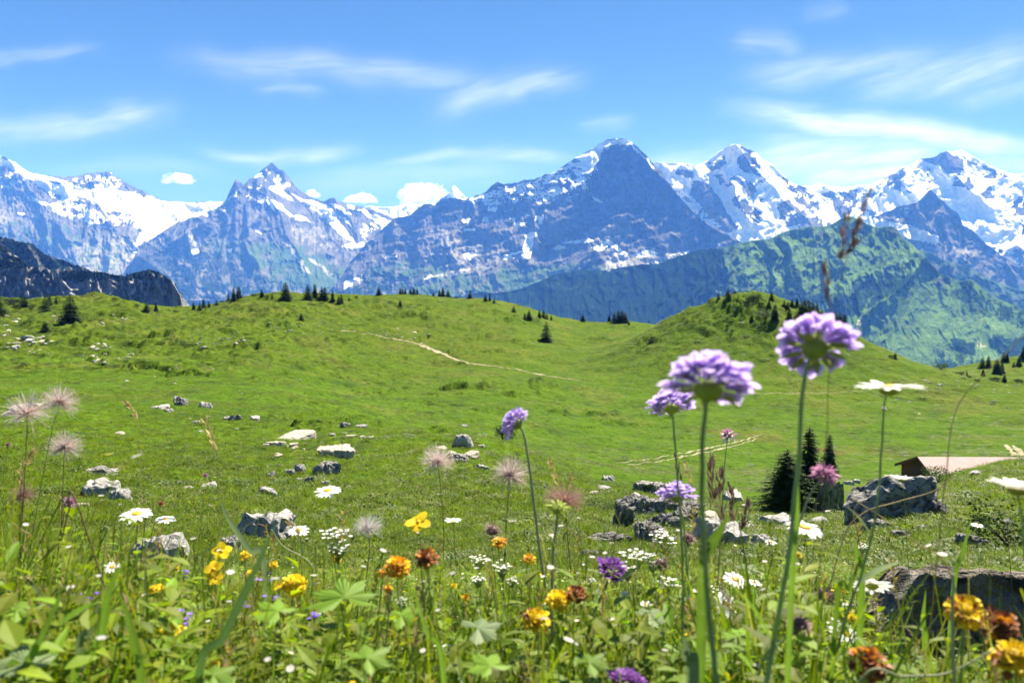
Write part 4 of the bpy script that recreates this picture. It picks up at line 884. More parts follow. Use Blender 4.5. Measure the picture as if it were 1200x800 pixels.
# scattered stones of the far pastures: groups that nothing tells apart
def stones(zones):
    r = np.random.default_rng(77)
    for poly, n, smin, smax, lab, grp in zones:
        xs = [p[0] for p in poly]; ys = [p[1] for p in poly]; k = 0; tries = 0
        while k < n and tries < 4000:
            tries += 1
            x, y = r.uniform(min(xs), max(xs)), r.uniform(min(ys), max(ys))
            if poly_sdf(np.array([x]), np.array([y]), poly)[0] < 0: continue
            s = smin + (smax - smin) * r.random() ** 2.2
            rock(x, y, s * r.uniform(1.0, 1.9), s * r.uniform(.5, .9), STONES, lab, grp, 1.0, name='stone'); k += 1
stones([
 ([(690,572),(900,572),(905,655),(690,660)], 30, 5, 15, 'small pale broken rock among the craggy outcrop', 'broken rocks of the outcrop'),
 ([(88,552),(150,550),(160,600),(90,604)], 12, 4, 12, 'small pale broken rock around the big left boulder', 'broken rocks around the left boulder'),
 ([(300,500),(425,500),(425,590),(300,590)], 16, 3, 9, 'small pale stone around the beige slab boulder', 'stones around the beige slab'),
 ([(510,515),(580,515),(580,556),(510,556)], 8, 3, 8, 'small pale stone around the central rock pile', 'stones around the central rock pile'),
 ([(0,470),(60,470),(60,500),(0,500)], 8, 3, 10, 'small grey rock at the left edge of the pasture', 'rocks at the left pasture edge'),
 ([(0,366),(20,372),(34,392),(30,412),(0,415)], 26, 1.5, 5, 'pale stone in the scree at the left edge of the hillside', 'scree stones at the left edge'),
 ([(25,396),(46,390),(60,400),(56,415),(28,416)], 24, 1.8, 7, 'pale stone in the scree below the small wide spruce', 'scree stones below the small spruce'),
 ([(56,366),(64,368),(76,376),(72,379),(58,372)], 12, 1.3, 3, 'pale stone in the strip left of the large dark spruce', 'stones beside the large dark spruce'),
 ([(94,420),(112,402),(126,396),(134,404),(124,428),(108,428)], 34, 1.4, 4, 'pale stone in the dense scree patch on the left slope', 'stones of the dense scree patch'),
 ([(130,428),(140,417),(156,411),(158,415),(142,424),(132,430)], 12, 1.3, 3.4, 'pale stone in the slanting line of rubble', 'stones of the slanting rubble line'),
 ([(130,368),(140,370),(160,373),(160,376),(140,375),(130,372)], 12, 1.3, 3.2, 'pale stone in the strip under the left crest', 'stones under the left crest'),
 ([(106,372),(126,380),(124,384),(106,377)], 7, 1.2, 3, 'pale stone right of the large dark spruce', 'stones right of the large spruce'),
 ([(222,402),(240,396),(292,398),(292,404),(250,406),(224,410)], 26, 1.2, 4, 'pale stone in the row of rubble across the hummocky slope', 'stones of the rubble row'),
 ([(300,380),(372,374),(400,385),(392,396),(330,392)], 26, 1.2, 3.6, 'pale stone in the scree under the crest spruces', 'scree stones under the crest spruces'),
 ([(432,378),(478,386),(520,400),(500,404),(440,392)], 16, 1.2, 3.2, 'pale stone beside the upper footpath', 'stones beside the upper footpath'),
 ([(1076,440),(1100,448),(1118,456),(1095,458),(1080,450)], 14, 1.3, 3.4, 'white stone in the pasture patch behind the tall daisy', 'stones behind the tall daisy'),
 ([(1030,466),(1075,470),(1112,488),(1060,486),(1028,480)], 10, 1.3, 4, 'white stone scattered in the right pasture', 'stones in the right pasture'),
 ([(1110,446),(1185,452),(1185,462),(1110,458)], 8, 1.2, 3, 'white stone below the bright right knoll', 'stones below the right knoll'),
 ([(60,440),(280,425),(420,440),(400,462),(80,462)], 16, 1.2, 3.4, 'small pale stone on the flat valley floor at the left', 'stones on the left valley floor'),
 ([(150,480),(420,500),(560,560),(420,640),(120,560)], 26, 1.5, 6, 'small pale stone in the near flowery turf', 'stones in the near turf'),
 ([(985,560),(1190,560),(1190,640),(1080,640)], 14, 2, 6, 'small pale stone on the right grass bank', 'stones on the right grass bank'),
 ([(800,385),(900,360),(900,392),(800,410)], 8, 1.2, 2.6, 'pale stone on the face of the round mound', 'stones on the mound'),
])

# dark block of the bottom right corner: a long lichen covered slab standing in the turf
def big_slab():
    bm = bmesh.new(); bmesh.ops.create_cube(bm, size=2.0); bmesh.ops.subdivide_edges(bm, edges=bm.edges[:], cuts=34, use_grid_fill=True)
    V = np.array([v.co[:] for v in bm.verts]); F = [[v.index for v in f.verts] for f in bm.faces]; bm.free()
    hx, hy, hz = 0.29, 0.055, 0.17
    W = V * np.array([hx, hy, hz])
    W[:, 0] += 0.02 * W[:, 2] / hz * (V[:, 0] < 0) + 0.030 * fbm(W[:, 2] * 9, W[:, 1] * 9, 4, 3)
    W[:, 2] += (V[:, 2] > .2) * (0.016 * fbm(W[:, 0] * 7, W[:, 1] * 9, 5, 5) - 0.016 * (V[:, 0] + 1) )
    cut = np.maximum(0, -V[:, 0] - 0.80) * np.maximum(0, V[:, 2] - 0.1)
    W[:, 2] -= cut * 0.32; W[:, 0] += cut * 0.08
    nrm = fbm(W[:, 0] * 11 + W[:, 1] * 5, W[:, 2] * 11, 5, 7, .6) * 0.011 + 0.010 * (ridged(W[:, 0] * 5, W[:, 2] * 9, 4, 9) - .7)
    W[:, 1] += nrm * np.sign(V[:, 1])
    me = mesh_np('boulder', W, F, M_SLAB, smooth=True)
    o = obj('boulder', me)
    p = P(1200, 668, 1.62); o.location = Vector((p[0] + 0.012, p[1] + hy, p[2] - hz - .028)); o.rotation_euler = (-0.22, 0.02, -0.06)
    tag(o, 'large dark brown lichen covered block behind the yellow heads at the right', 'rock', GM)
big_slab()

# ------------------------------------------------------------------ paths
def path_mat():
    m, t = newmat('trodden_gravel'); pos = t.geo().outputs['Position']
    n = t.noise(pos, 1.4, 4, .65)
    t.out(t.bsdf(t.ramp(n, [(0.32, (0.14, 0.13, 0.05)), (0.5, (0.30, 0.26, 0.17)), (0.7, (0.42, 0.38, 0.29))]), 0.95, t.bump(n, .6, .2), 0.05)); return m
M_PATH = path_mat()
def path(pts, width, label, gaps=0.0):
    q = spline([(a, b, 0) for a, b in pts], len(pts) * 24)
    g = ground_at(q[:, 0], q[:, 1]); g = np.array(g)
    # smooth the depth along the path
    for _ in range(20): g[1:-1, :2] = .25 * g[:-2, :2] + .5 * g[1:-1, :2] + .25 * g[2:, :2]
    tg = np.gradient(g[:, :2], axis=0); tg /= np.linalg.norm(tg, axis=1, keepdims=True) + 1e-9
    nr = np.stack([-tg[:, 1], tg[:, 0]], 1)
    wv = width if np.isscalar(width) else np.interp(np.linspace(0, 1, len(g)), np.linspace(0, 1, len(width)), width)
    wv = np.maximum(.05, wv * (1 + 0.7 * fbm(g[:, 0] / 2.5, g[:, 1] / 2.5, 4, 3)))
    rows = []
    for s in np.linspace(-1, 1, 5):
        xy = g[:, :2] + nr * (s * wv / 2)[:, None] if not np.isscalar(wv) else g[:, :2] + nr * s * wv / 2
        rows.append(np.concatenate([xy, terr(xy[:, 0], xy[:, 1])[:, None] + 0.07 - 0.04 * abs(s)], 1))
    V = np.array(rows); 
    tag(obj('path', mesh_np('path', V.reshape(-1, 3), grid_faces(V.shape[0], V.shape[1]), M_PATH)), label, 'path', kind='structure')
path([(398,387),(430,391),(455,396),(475,399),(492,404),(505,409),(520,415),(540,423),(560,427),(585,430),(610,434),(635,439),(660,443),(685,447)], [.3,.5,.6,.8,1.5,1.5,1.1,.9,.8,.7,.8,.8,.3], 'pale footpath slanting down across the middle hill')
path([(722,543),(760,538),(800,531),(840,523),(870,516),(892,509)], [.08,.16,.28,.34,.28,.15], 'upper wheel track curving through the lower pasture')
path([(735,545),(770,541),(800,535),(840,527),(870,520),(888,513)], [.08,.18,.34,.38,.3,.15], 'lower wheel track curving through the lower pasture')
path([(880,461),(920,461),(960,460.5),(1000,459),(1020,457)], [.12,.25,.3,.25,.12], 'thin trail crossing the foot of the round mound')
path([(1178,521),(1184,527),(1190,534)], [.5,.8,.8], 'left pale wheel track leading up from behind the hut')
path([(1187,522),(1194,528),(1200,534)], [.5,.8,.8], 'right pale wheel track leading up from behind the hut')

# ------------------------------------------------------------------ the hut
def build_hut():
    X0, Y0, L, HW, ZR, ZE, ZG = 45.0, 84.0, 24.0, 5.0, -19.35, -21.35, -24.2
    mw, t = newmat('weathered_planks'); tc = t.n('ShaderNodeTexCoord').outputs['Object']
    wv = t.n('ShaderNodeTexWave', ins={'Scale': 2.4, 'Distortion': 0.4, 'Detail': 2.0}); wv.bands_direction = 'Y'; t.link(tc, wv.inputs['Vector'])
    n = t.noise(tc, 3, 4); c = t.mix(n, (0.07, 0.035, 0.02), (0.16, 0.075, 0.04)); c = t.mix(t.ramp(wv.outputs['Fac'], [(0.0, 0.7), (0.12, 0.0)]), c, (0.02, 0.012, 0.01)); t.out(t.bsdf(c, .85))
    mr, t = newmat('rust_roof'); tc = t.n('ShaderNodeTexCoord').outputs['Object']
    wv = t.n('ShaderNodeTexWave', ins={'Scale': 1.6, 'Distortion': 0.0}); wv.bands_direction = 'X'; t.link(tc, wv.inputs['Vector'])
    n = t.noise(tc, 1.1, 5, .6); c = t.mix(t.ramp(n, [(.3, 0), (.7, 1)]), (0.24, 0.135, 0.125), (0.31, 0.195, 0.19)); c = t.mix(t.ramp(wv.outputs['Fac'], [(0.0, .75), (.10, 0.0)]), c, (0.10, 0.06, 0.05)); c = t.mix(t.ramp(t.noise(tc, 3.5, 4, .7), [(.55, 0), (.68, .6)]), c, (0.36, .27, .25)); t.out(t.bsdf(c, .6, t.bump(wv.outputs['Fac'], .4, .05), .3))
    ms, t = newmat('whitewashed_stone'); n = t.noise(None, 4, 5); t.out(t.bsdf(t.ramp(n, [(.3, (0.25, .24, .22)), (.7, (.45, .43, .4))]), .9))
    md, t = newmat('dark_glass'); t.out(t.bsdf((0.02, 0.022, 0.025), .2, None, .5))
    r = empty('hut', (X0, Y0, ZG), 'low alpine hut with a long rusty pink roof and brown plank gable', 'hut')
    def part(nm, V, F, m, parent=r): return obj(nm, mesh_np(nm, np.array(V, float) , F, m, smooth=False), parent)
    def box(x0, x1, y0, y1, z0, z1): return [(x, y, z) for x in (x0, x1) for y in (y0, y1) for z in (z0, z1)], [[0,1,3,2],[4,6,7,5],[0,4,5,1],[2,3,7,6],[0,2,6,4],[1,5,7,3]]
    e, rg = ZE - ZG, ZR - ZG
    hw = HW - .6; ze = e + (rg - e) * .6 / HW
    part('wall', *box(.5, L, -hw, hw, -.6, 1.5), ms)
    # plank storey with its gable
    V = [(.45, -hw, 1.5), (.45, hw, 1.5), (.45, hw, ze - .1), (.45, 0, rg - .12), (.45, -hw, ze - .1)]; V += [(L - .05, y, z) for _, y, z in V]
    part('gable', V, [[0, 4, 3, 2, 1], [5, 6, 7, 8, 9], [0, 1, 6, 5], [1, 2, 7, 6], [2, 3, 8, 7], [3, 4, 9, 8], [4, 0, 5, 9]], mw)
    # roof: two slabs
    for s in (-1, 1):
        a = [(0, 0, rg), (L + .5, 0, rg), (L + .5, s * HW, e), (0, s * HW, e)]
        V = a + [(x, y, z - .14) for x, y, z in a]
        part('roof', V, [[0, 1, 2, 3], [7, 6, 5, 4], [0, 3, 7, 4], [1, 5, 6, 2], [3, 2, 6, 7], [0, 4, 5, 1]], mr)
        b = [(-.06, 0, rg + .02), (-.06, s * (HW + .02), e + .02), (-.06, s * (HW + .02), e - .28), (-.06, 0, rg - .28)]
        V = b + [(x + .055, y, z) for x, y, z in b]
        part('bargeboard', V, [[0, 1, 2, 3], [7, 6, 5, 4], [0, 4, 5, 1], [1, 5, 6, 2], [2, 6, 7, 3], [3, 7, 4, 0]], mw)
    wd = part('window', *box(.38, .452, -.55, .55, 1.75, 2.45), mw); part('pane', *box(.36, .379, -.42, .42, 1.85, 2.35), md, wd)
    r.rotation_euler = (0, 0, -0.02)
build_hut()

# ------------------------------------------------------------------ clouds, beyond the haze
def cloud_mat():
    m, t = newmat('cloud_white')
    pos = t.geo().outputs['Position']; a = t.noise(pos, 1 / 420, 5, .65)
    v = t.n('ShaderNodeVolumePrincipled', ins={'Color': (1, 1, 1, 1), 'Absorption Color': (1, 1, 1, 1), 'Anisotropy': 0.3})
    t.link(t.math('MULTIPLY', t.ramp(a, [(.40, 0.0), (.60, 1.0)]), .0065), v.inputs['Density'])
    t.out(None, v.outputs[0]); return m
M_CLOUD = cloud_mat()
def cloud(px, py, w, h, label, d=26500, n=11, seed=0):
    r = np.random.default_rng(seed); mb = MB(); k = d / FPX
    bm = bmesh.new(); bmesh.ops.create_icosphere(bm, subdivisions=4, radius=1.0); S = np.array([v.co[:] for v in bm.verts]); F = [[v.index for v in f.verts] for f in bm.faces]; bm.free()
    for i in range(n):
        u = (i + .5) / n * 2 - 1 + r.normal(0, .05); rad = h * (0.16 + 0.34 * (1 - u * u)) * r.uniform(.55, 1.15)
        c = np.array([u * w * .44, r.normal(0, .15) * w, -h * .5 + rad * .8 + r.uniform(0, .25) * h * (1 - u * u)])
        f = 1 + .34 * fbm(S[:, 0] * 1.9 + i * 5, S[:, 1] * 1.9 + S[:, 2] * 1.9, 5, seed + i, .6)
        V = S * f[:, None] * rad * np.array([1.5, 1.3, 1.0]) + c
        V[:, 2] = np.where(V[:, 2] < -h * .5, -h * .5 + (V[:, 2] + h * .5) * .2, V[:, 2])
        mb.add(V * k, F)
    o = obj('cloud', mb.mesh('cloud', M_CLOUD)); o.location = Vector(P(px, py, d)); tag(o, label, 'cloud', 'small white clouds over the range')
cloud(207, 209, 38, 13, 'small flat white cloud alone left of the pointed rocky peak', seed=1)
cloud(423, 232, 46, 11, 'long low white cloud right of the pointed rocky peak', seed=2, n=13)
cloud(365, 227, 18, 9, 'tiny white cloud touching the right shoulder of the pointed peak', seed=3, n=6)
cloud(500, 231, 52, 29, 'bulging white cloud behind the little snow peak', seed=4, n=12)
cloud(487, 243, 44, 15, 'low white cloud on the ridge left of the little snow peak', seed=5, n=9)

def cirrus():
    """thin sheets of ice cloud nine kilometres up; their fibres are holes and density in the sheet itself"""
    m, t = newmat('ice_cloud')
    dens = t.attr('dens').outputs['Fac']; uv = t.attr('fibre').outputs['Vector']
    wp = t.n('ShaderNodeTexNoise', ins={'Scale': 1.1, 'Detail': 3.0}); t.link(uv, wp.inputs['Vector'])
    vm = t.n('ShaderNodeVectorMath', operation='SCALE'); t.link(wp.outputs['Color'], vm.inputs[0]); vm.inputs['Scale'].default_value = 1.5
    va = t.n('ShaderNodeVectorMath', operation='ADD'); t.link(uv, va.inputs[0]); t.link(vm.outputs[0], va.inputs[1])
    a = t.noise(va.outputs[0], 1.0, 8, .62, .4); b = t.noise(uv, .45, 4, .6, 1.0); c = t.noise(va.outputs[0], 3.5, 5, .7)
    k = t.math('ADD', t.math('ADD', t.math('MULTIPLY', a, .55), t.math('MULTIPLY', b, .55)), t.math('MULTIPLY', c, .2))
    k = t.ramp(k, [(0.40, 0.0), (0.62, .40), (0.95, 1.0)])
    al = t.math('MULTIPLY', t.math('MULTIPLY', t.math('ADD', k, t.math('MULTIPLY', dens, .18)), dens), .33, clamp=True)
    d = t.n('ShaderNodeBsdfTranslucent', ins={'Color': (0.95, 0.95, 0.95, 1)}); tr = t.n('ShaderNodeBsdfTransparent')
    mx = t.n('ShaderNodeMixShader'); t.link(al, mx.inputs[0]); t.link(tr.outputs[0], mx.inputs[1]); t.link(d.outputs[0], mx.inputs[2]); t.out(mx.outputs[0])
    H = 7000.0
    wisps = [  # course of the wisp, half width, strength
        ([(-30,156),(60,150),(120,142),(205,128)],16,0.62), ([(-30,72),(40,64),(115,56)],9,0.31), ([(205,68),(280,78),(360,74),(440,84),(520,94),(600,100)],17,0.46), ([(510,126),(570,108),(620,98),(680,90)],17,0.59), ([(300,105),(330,100),(380,110)],9,0.31),
        ([(235,180),(300,186),(360,184),(425,180)],9,0.50), ([(430,195),(520,182),(600,182),(690,186)],11,0.46), ([(680,150),(740,140)],9,0.31), ([(860,50),(900,46),(940,62)],15,0.34),
        ([(870,94),(960,82),(1040,72),(1120,66)],18,0.50), ([(990,104),(1080,92),(1160,80),(1230,56)],24,0.56), ([(850,128),(920,138),(980,146),(1050,150),(1110,160),(1160,170),(1240,184)],15,1.0), ([(860,192),(960,186),(1040,182),(1120,172)],30,0.8), ([(750,194),(840,184),(910,188)],15,0.50), ([(920,212),(1020,205),(1090,190)],20,0.8), ([(1110,124),(1180,110),(1240,92)],15,0.37), ([(50,204),(170,192),(270,206)],12,0.19), ([(945,18),(990,8)],11,0.25), ([(320,218),(480,205),(650,196)],16,0.31), ([(1130,190),(1180,186),(1240,196)],14,0.62)]
    px = np.arange(-160, 1361, 5.0); py = np.concatenate([np.arange(-60, 170, 4.0), np.arange(170, 232, 2.0)])
    PX, PY = np.meshgrid(px, py)
    den = np.zeros_like(PX); fx = np.zeros_like(PX); fy = np.zeros_like(PX)
    for wi, (pts, hw, s) in enumerate(wisps):
        pts = np.array(pts, float); wob = 5 * fbm(PX / 60, PY / 60, 3, wi); ld = line_dist(PX, PY + wob, pts)
        L = np.hypot(*(pts[-1] - pts[0])); ux, uy = (pts[-1] - pts[0]) / L; along = (PX - pts[0, 0]) * ux + (PY - pts[0, 1]) * uy; across = -(PX - pts[0, 0]) * uy + (PY - pts[0, 1]) * ux
        ends = sstep(-10, L * .25, along) * (1 - sstep(L * .72, L + 12, along))
        e = s * np.exp(-(ld / hw) ** 2 * 1.2) * (.15 + .85 * ends); sel = e > den
        den = np.where(sel, e, den); fx = np.where(sel, along / 70 + wi * 7.3, fx); fy = np.where(sel, (across + along * .10) / 11 + wi * 3.1, fy)
    dirs = Pn(PX, PY, np.ones_like(PX)); V = dirs * (H / np.maximum(dirs[..., 2:3], 0.02))
    fib = np.stack([fx.ravel(), fy.ravel(), 0 * fx.ravel()], 1)
    me = mesh_np('cirrus', V.reshape(-1, 3), grid_faces(*PX.shape), m, attrs={'dens': den.ravel()})
    at = me.attributes.new('fibre', 'FLOAT_VECTOR', 'POINT'); at.data.foreach_set('vector', fib.astype(np.float32).ravel())
    tag(obj('cirrus', me), 'thin white streaks of high ice cloud across the blue sky', 'cloud', kind='stuff')
cirrus()
# ------------------------------------------------------------------ grass and herbs (nobody could count them)
def blade(V, F, C, base, az, L, w, lean, curl, seg=4, fold=0.25, col=(1, 1, 1), tipw=0.05):
    d = np.array([math.cos(az), math.sin(az), 0]); s = np.array([-d[1], d[0], 0]); n0 = len(V); p = np.array(base, float); a = lean
    for i in range(seg + 1):
        t = i / seg; ww = w * (1 - t ** 1.8 * (1 - tipw)) * (0.75 + .25 * min(1, t * 4))
        V.append(p - s * ww / 2); V.append(p + s * ww / 2); C.append(col); C.append(col)
        a = lean + curl * t; p = p + (d * math.sin(a) + np.array([0, 0, math.cos(a)])) * L / seg
    for i in range(seg): F.append([n0 + 2 * i, n0 + 2 * i + 1, n0 + 2 * i + 3, n0 + 2 * i + 2])

def leaf(V, F, C, base, dr, up, L, w, col=(1, 1, 1), shape='ovate', cup=0.2, droop=.25):
    """a leaf of two halves folded along its midrib"""
    dr = np.array(dr, float); dr /= np.linalg.norm(dr); sd = np.cross(dr, up); sd /= np.linalg.norm(sd) + 1e-9; nn = np.cross(sd, dr)
    prof = {'ovate': [(0, .08), (.2, .75), (.45, 1), (.75, .6), (1, 0.02)], 'lance': [(0, .12), (.25, .8), (.5, 1), (.8, .5), (1, .02)], 'round': [(0, .2), (.2, .85), (.5, 1.05), (.8, .8), (1, .2)]}[shape]
    n0 = len(V)
    for t, k in prof:
        c = np.array(base) + dr * L * t - nn * L * droop * t * t
        V += [c - sd * w * k * .5 + nn * w * cup * k * .5, c, c + sd * w * k * .5 + nn * w * cup * k * .5]; C += [col] * 3
    for i in range(len(prof) - 1):
        a = n0 + 3 * i; F.append([a, a + 1, a + 4, a + 3]); F.append([a + 1, a + 2, a + 5, a + 4])

def palmate(V, F, C, base, dr, up, Rr, col=(1, 1, 1), lobes=5, deep=.55, r=None):
    """a hand shaped leaf: pointed toothed lobes, each folded along its own rib"""
    dr = np.array(dr, float); up = np.array(up, float); dr = dr - up * (dr @ up) / (up @ up); dr /= np.linalg.norm(dr); sd = np.cross(dr, up); sd /= np.linalg.norm(sd); nn = np.cross(sd, dr); n0 = len(V)
    V.append(np.array(base, float)); C.append(col); m = lobes * 10; ang = np.linspace(-2.5, 2.5, m + 1)
    for i, a in enumerate(ang):
        q = i / m * lobes; li = min(int(q), lobes - 1); ph = q - li; big = 1 - .28 * abs((li + .5) / lobes * 2 - 1) + .08 * math.sin(li * 5.3 + lobes + Rr * 9e3)
        e = abs(2 * ph - 1); k = big * (1 - deep * e ** .9) * (1.0 if i % 2 else .88)
        rr = Rr * k
        V.append(np.array(base) + (dr * math.cos(a) + sd * math.sin(a)) * rr + nn * (Rr * (.10 * (1 - e) - .06) - .22 * rr * rr / Rr + .07 * Rr * math.sin(a * 2.3 + 1))); C.append(np.array(col) * (1.05 - .12 * (i % 2)))
    for i in range(m): F.append([n0, n0 + 1 + i, n0 + 2 + i])

def plant_mat(name, base, var=.4, trans=.3, rough=.55, spec=.25):
    m, t = newmat(name)
    inf = t.n('ShaderNodeObjectInfo').outputs['Random']; pos = t.geo().outputs['Position']
    n = t.noise(pos, 30, 2, .6); n2 = t.noise(pos, 0.8, 3, .6)
    k = t.math('ADD', t.math('ADD', t.math('MULTIPLY', n, .35), t.math('MULTIPLY', inf, .40)), t.math('MULTIPLY', n2, .45))
    lo = tuple(c * (1 - var) for c in base); hi = (min(1, base[0] * (1 + var * 1.3)), min(1, base[1] * (1 + var)), base[2] * (1 + var))
    col = t.mix(1.0, t.ramp(k, [(.3, lo), (.85, hi)]), t.attr('tint').outputs['Color'], 'MULTIPLY')
    b = t.bsdf(col, rough, None, spec)
    tr = t.n('ShaderNodeBsdfTranslucent'); t.link(t.mix(1.0, col, (1.3, 1.38, .4), 'MULTIPLY'), tr.inputs['Color'])
    mx = t.n('ShaderNodeMixShader'); mx.inputs[0].default_value = trans; t.link(b, mx.inputs[1]); t.link(tr.outputs[0], mx.inputs[2]); t.out(mx.outputs[0])
    return m
M_GREEN = plant_mat('meadow_green', (0.142, 0.214, 0.015), trans=.5)

def proto(kind, seed):
    r = np.random.default_rng(seed); V, F, C = [], [], []
    G = lambda: np.array([1, 1, 1]) * r.uniform(.75, 1.2) * np.array([r.uniform(.8, 1.25), 1, r.uniform(.7, 1.3)])
    straw = np.array([2.5, 1.65, 9.0])
    if kind == 'grass':
        for i in range(24):
            a = r.uniform(0, 6.28); q = r.uniform(0, .035)
            blade(V, F, C, (q * math.cos(a), q * math.sin(a), -.01), r.uniform(0, 6.28), r.uniform(.07, .19), r.uniform(.0018, .0038), r.uniform(0.02, .45), r.uniform(.1, 1.1), 4, col=straw * .8 if r.random() < .04 else G())
    elif kind == 'thin':
        for i in range(16):
            a = r.uniform(0, 6.28); q = r.uniform(0, .05)
            blade(V, F, C, (q * math.cos(a), q * math.sin(a), -.01), r.uniform(0, 6.28), r.uniform(.08, .22), r.uniform(.001, .002), r.uniform(0, .3), r.uniform(.1, .8), 4, col=straw if r.random() < .14 else G() * .9)
    elif kind == 'ovate':
        for i in range(15):
            a = r.uniform(0, 6.28); h = r.uniform(.0, .09); q = r.uniform(0, .05)
            leaf(V, F, C, (q * math.cos(a), q * math.sin(a), h), (math.cos(a), math.sin(a), r.uniform(.1, 1.0)), (0, 0, 1), r.uniform(.018, .042), r.uniform(.008, .017), G(), 'ovate')
    elif kind == 'lance':
        for i in range(14):
            a = r.uniform(0, 6.28); h = r.uniform(0, .06)
            leaf(V, F, C, (0, 0, h), (math.cos(a), math.sin(a), r.uniform(.4, 1.8)), (0, 0, 1), r.uniform(.05, .10), r.uniform(.006, .013), G() * np.array([.95, 1.0, 2.2]), 'lance', .3)
    elif kind == 'lobed':
        for i in range(7):
            a = r.uniform(0, 6.28); h = r.uniform(.03, .12); q = r.uniform(.01, .06); p = (q * math.cos(a), q * math.sin(a), h)
            palmate(V, F, C, p, (math.cos(a), math.sin(a), r.uniform(-.2, .5)), (r.normal(0, .3), r.normal(0, .3), 1), r.uniform(.018, .034), G() * 1.1, 5 + int(r.integers(3)), r.uniform(.25, .5))
            blade(V, F, C, (0, 0, 0), a, math.hypot(q, h), .002, math.atan2(q, h), 0, 2, col=G())
    elif kind == 'sprig':
        for s_ in range(5):
            a = r.uniform(0, 6.28); ln = r.uniform(0, .5); H = r.uniform(.07, .16); d = np.array([math.cos(a) * math.sin(ln), math.sin(a) * math.sin(ln), math.cos(ln)])
            blade(V, F, C, (r.normal(0, .015), r.normal(0, .015), 0), a, H, .0018, ln, 0, 3, col=G() * np.array([1.15, .9, 1]))
            for k in range(11):
                t = (k + 1) / 11; b = r.uniform(0, 6.28)
                leaf(V, F, C, d * H * t, (math.cos(b), math.sin(b), r.uniform(.0, .8)), (0, 0, 1), r.uniform(.012, .026) * (1.2 - .5 * t), r.uniform(.005, .010), G(), 'ovate')
    elif kind == 'clump':      # a tussock for the middle distance, 0.3 m across
        for i in range(60):
            a = r.uniform(0, 6.28); q = .16 * r.random() ** .6
            blade(V, F, C, (q * math.cos(a), q * math.sin(a), -.01), a + r.normal(0, .8), r.uniform(.06, .17), r.uniform(.005, .010), r.uniform(.1, .8), r.uniform(.1, .9), 2, col=straw * .6 if r.random() < .03 else G())
    elif kind == 'herb':       # a leafy cushion for the middle distance
        for i in range(70):
            a = r.uniform(0, 6.28); q = .17 * r.random() ** .6; h = r.uniform(0, .10) * (1 - q / .2)
            leaf(V, F, C, (q * math.cos(a), q * math.sin(a), h), (math.cos(a) + r.normal(0, .5), math.sin(a) + r.normal(0, .5), r.uniform(.1, .9)), (0, 0, 1), r.uniform(.03, .07), r.uniform(.018, .034), G() * r.uniform(.55, 1.0), 'ovate')
    elif kind == 'tallherb':
        for s_ in range(3):
            a = r.uniform(0, 6.28); ln = r.uniform(0, .35); H = r.uniform(.13, .24); d = np.array([math.cos(a) * math.sin(ln), math.sin(a) * math.sin(ln), math.cos(ln)]); o = np.array([r.normal(0, .02), r.normal(0, .02), 0]); g = G() * 1.1
            blade(V, F, C, o, a, H, .0025, ln, 0, 3, col=g * np.array([1.3, .9, 1]))
            for k in range(20):
                t = .12 + .88 * (k + 1) / 20; b = k * 2.4 + r.normal(0, .3)
                leaf(V, F, C, o + d * H * t, (math.cos(b), math.sin(b), r.uniform(.0, .9)), (0, 0, 1), r.uniform(.018, .038) * (1.25 - .6 * t), r.uniform(.005, .012), g * r.uniform(.8, 1.25), 'ovate' if s_ else 'lance', .25, r.uniform(.1, .5))
    elif kind == 'tallgrass':
        for i in range(16):
            a = r.uniform(0, 6.28); q = r.uniform(0, .03)
            blade(V, F, C, (q * math.cos(a), q * math.sin(a), -.01), r.uniform(0, 6.28), r.uniform(.15, .30), r.uniform(.003, .0065), r.uniform(0.0, .4), r.uniform(.1, 1.2), 6, col=straw * .6 if r.random() < .06 else G() * 1.05)
    elif kind == 'stalks':
        for i in range(6):
            a = r.uniform(0, 6.28); L = r.uniform(.16, .30); ln = r.uniform(0, .3); cu = r.uniform(0, .35); c_ = (straw * .6 if r.random() < .25 else G() * 1.1); b0 = np.array([r.normal(0, .03), r.normal(0, .03), 0]); n0 = len(V)
            blade(V, F, C, b0, a, L, .0013, ln, cu, 5, col=c_, tipw=.8); tip = (np.array(V[-1]) + np.array(V[-2])) / 2; k = r.integers(13)
            if k < 7:
                for q in range(9): leaf(V, F, C, tip - np.array([0, 0, .003 * q]), (math.cos(q * 2.4), math.sin(q * 2.4), 1.6), (0, 0, 1), .009, .0022, c_ * np.array([1.1, .8, 1.2]), 'lance', .2)
            elif k == 7:
                for q in range(6): leaf(V, F, C, tip, (math.cos(q * 1.05), math.sin(q * 1.05), .4), (0, 0, 1), .0030, .0028, (4.6, 3.0, 44.0), 'round', 0)
    elif kind == 'clover':
        for i in range(16):
            a = r.uniform(0, 6.28); q = r.uniform(0, .06); h = r.uniform(.03, .11); p = np.array([q * math.cos(a), q * math.sin(a), h]); g = G() * 1.1
            blade(V, F, C, (p[0] * .5, p[1] * .5, 0), a, h, .0015, math.atan2(q * .5, h), 0, 2, col=g)
            for j in range(3):
                b = a + j * 2.09; leaf(V, F, C, p, (math.cos(b), math.sin(b), r.uniform(.0, .5)), (0, 0, 1), r.uniform(.013, .022), r.uniform(.011, .017), g, 'round', .2, .1)
    elif kind == 'dry':
        for i in range(9):
            a = r.uniform(0, 6.28)
            blade(V, F, C, (r.normal(0, .02), r.normal(0, .02), 0), a, r.uniform(.12, .26), .0014, r.uniform(0, .4), r.uniform(0, .5), 4, col=straw * r.uniform(.8, 1.3))
    elif kind in ('yellowdots', 'whitedots', 'pinkdots', 'orangedots', 'violetdots'):
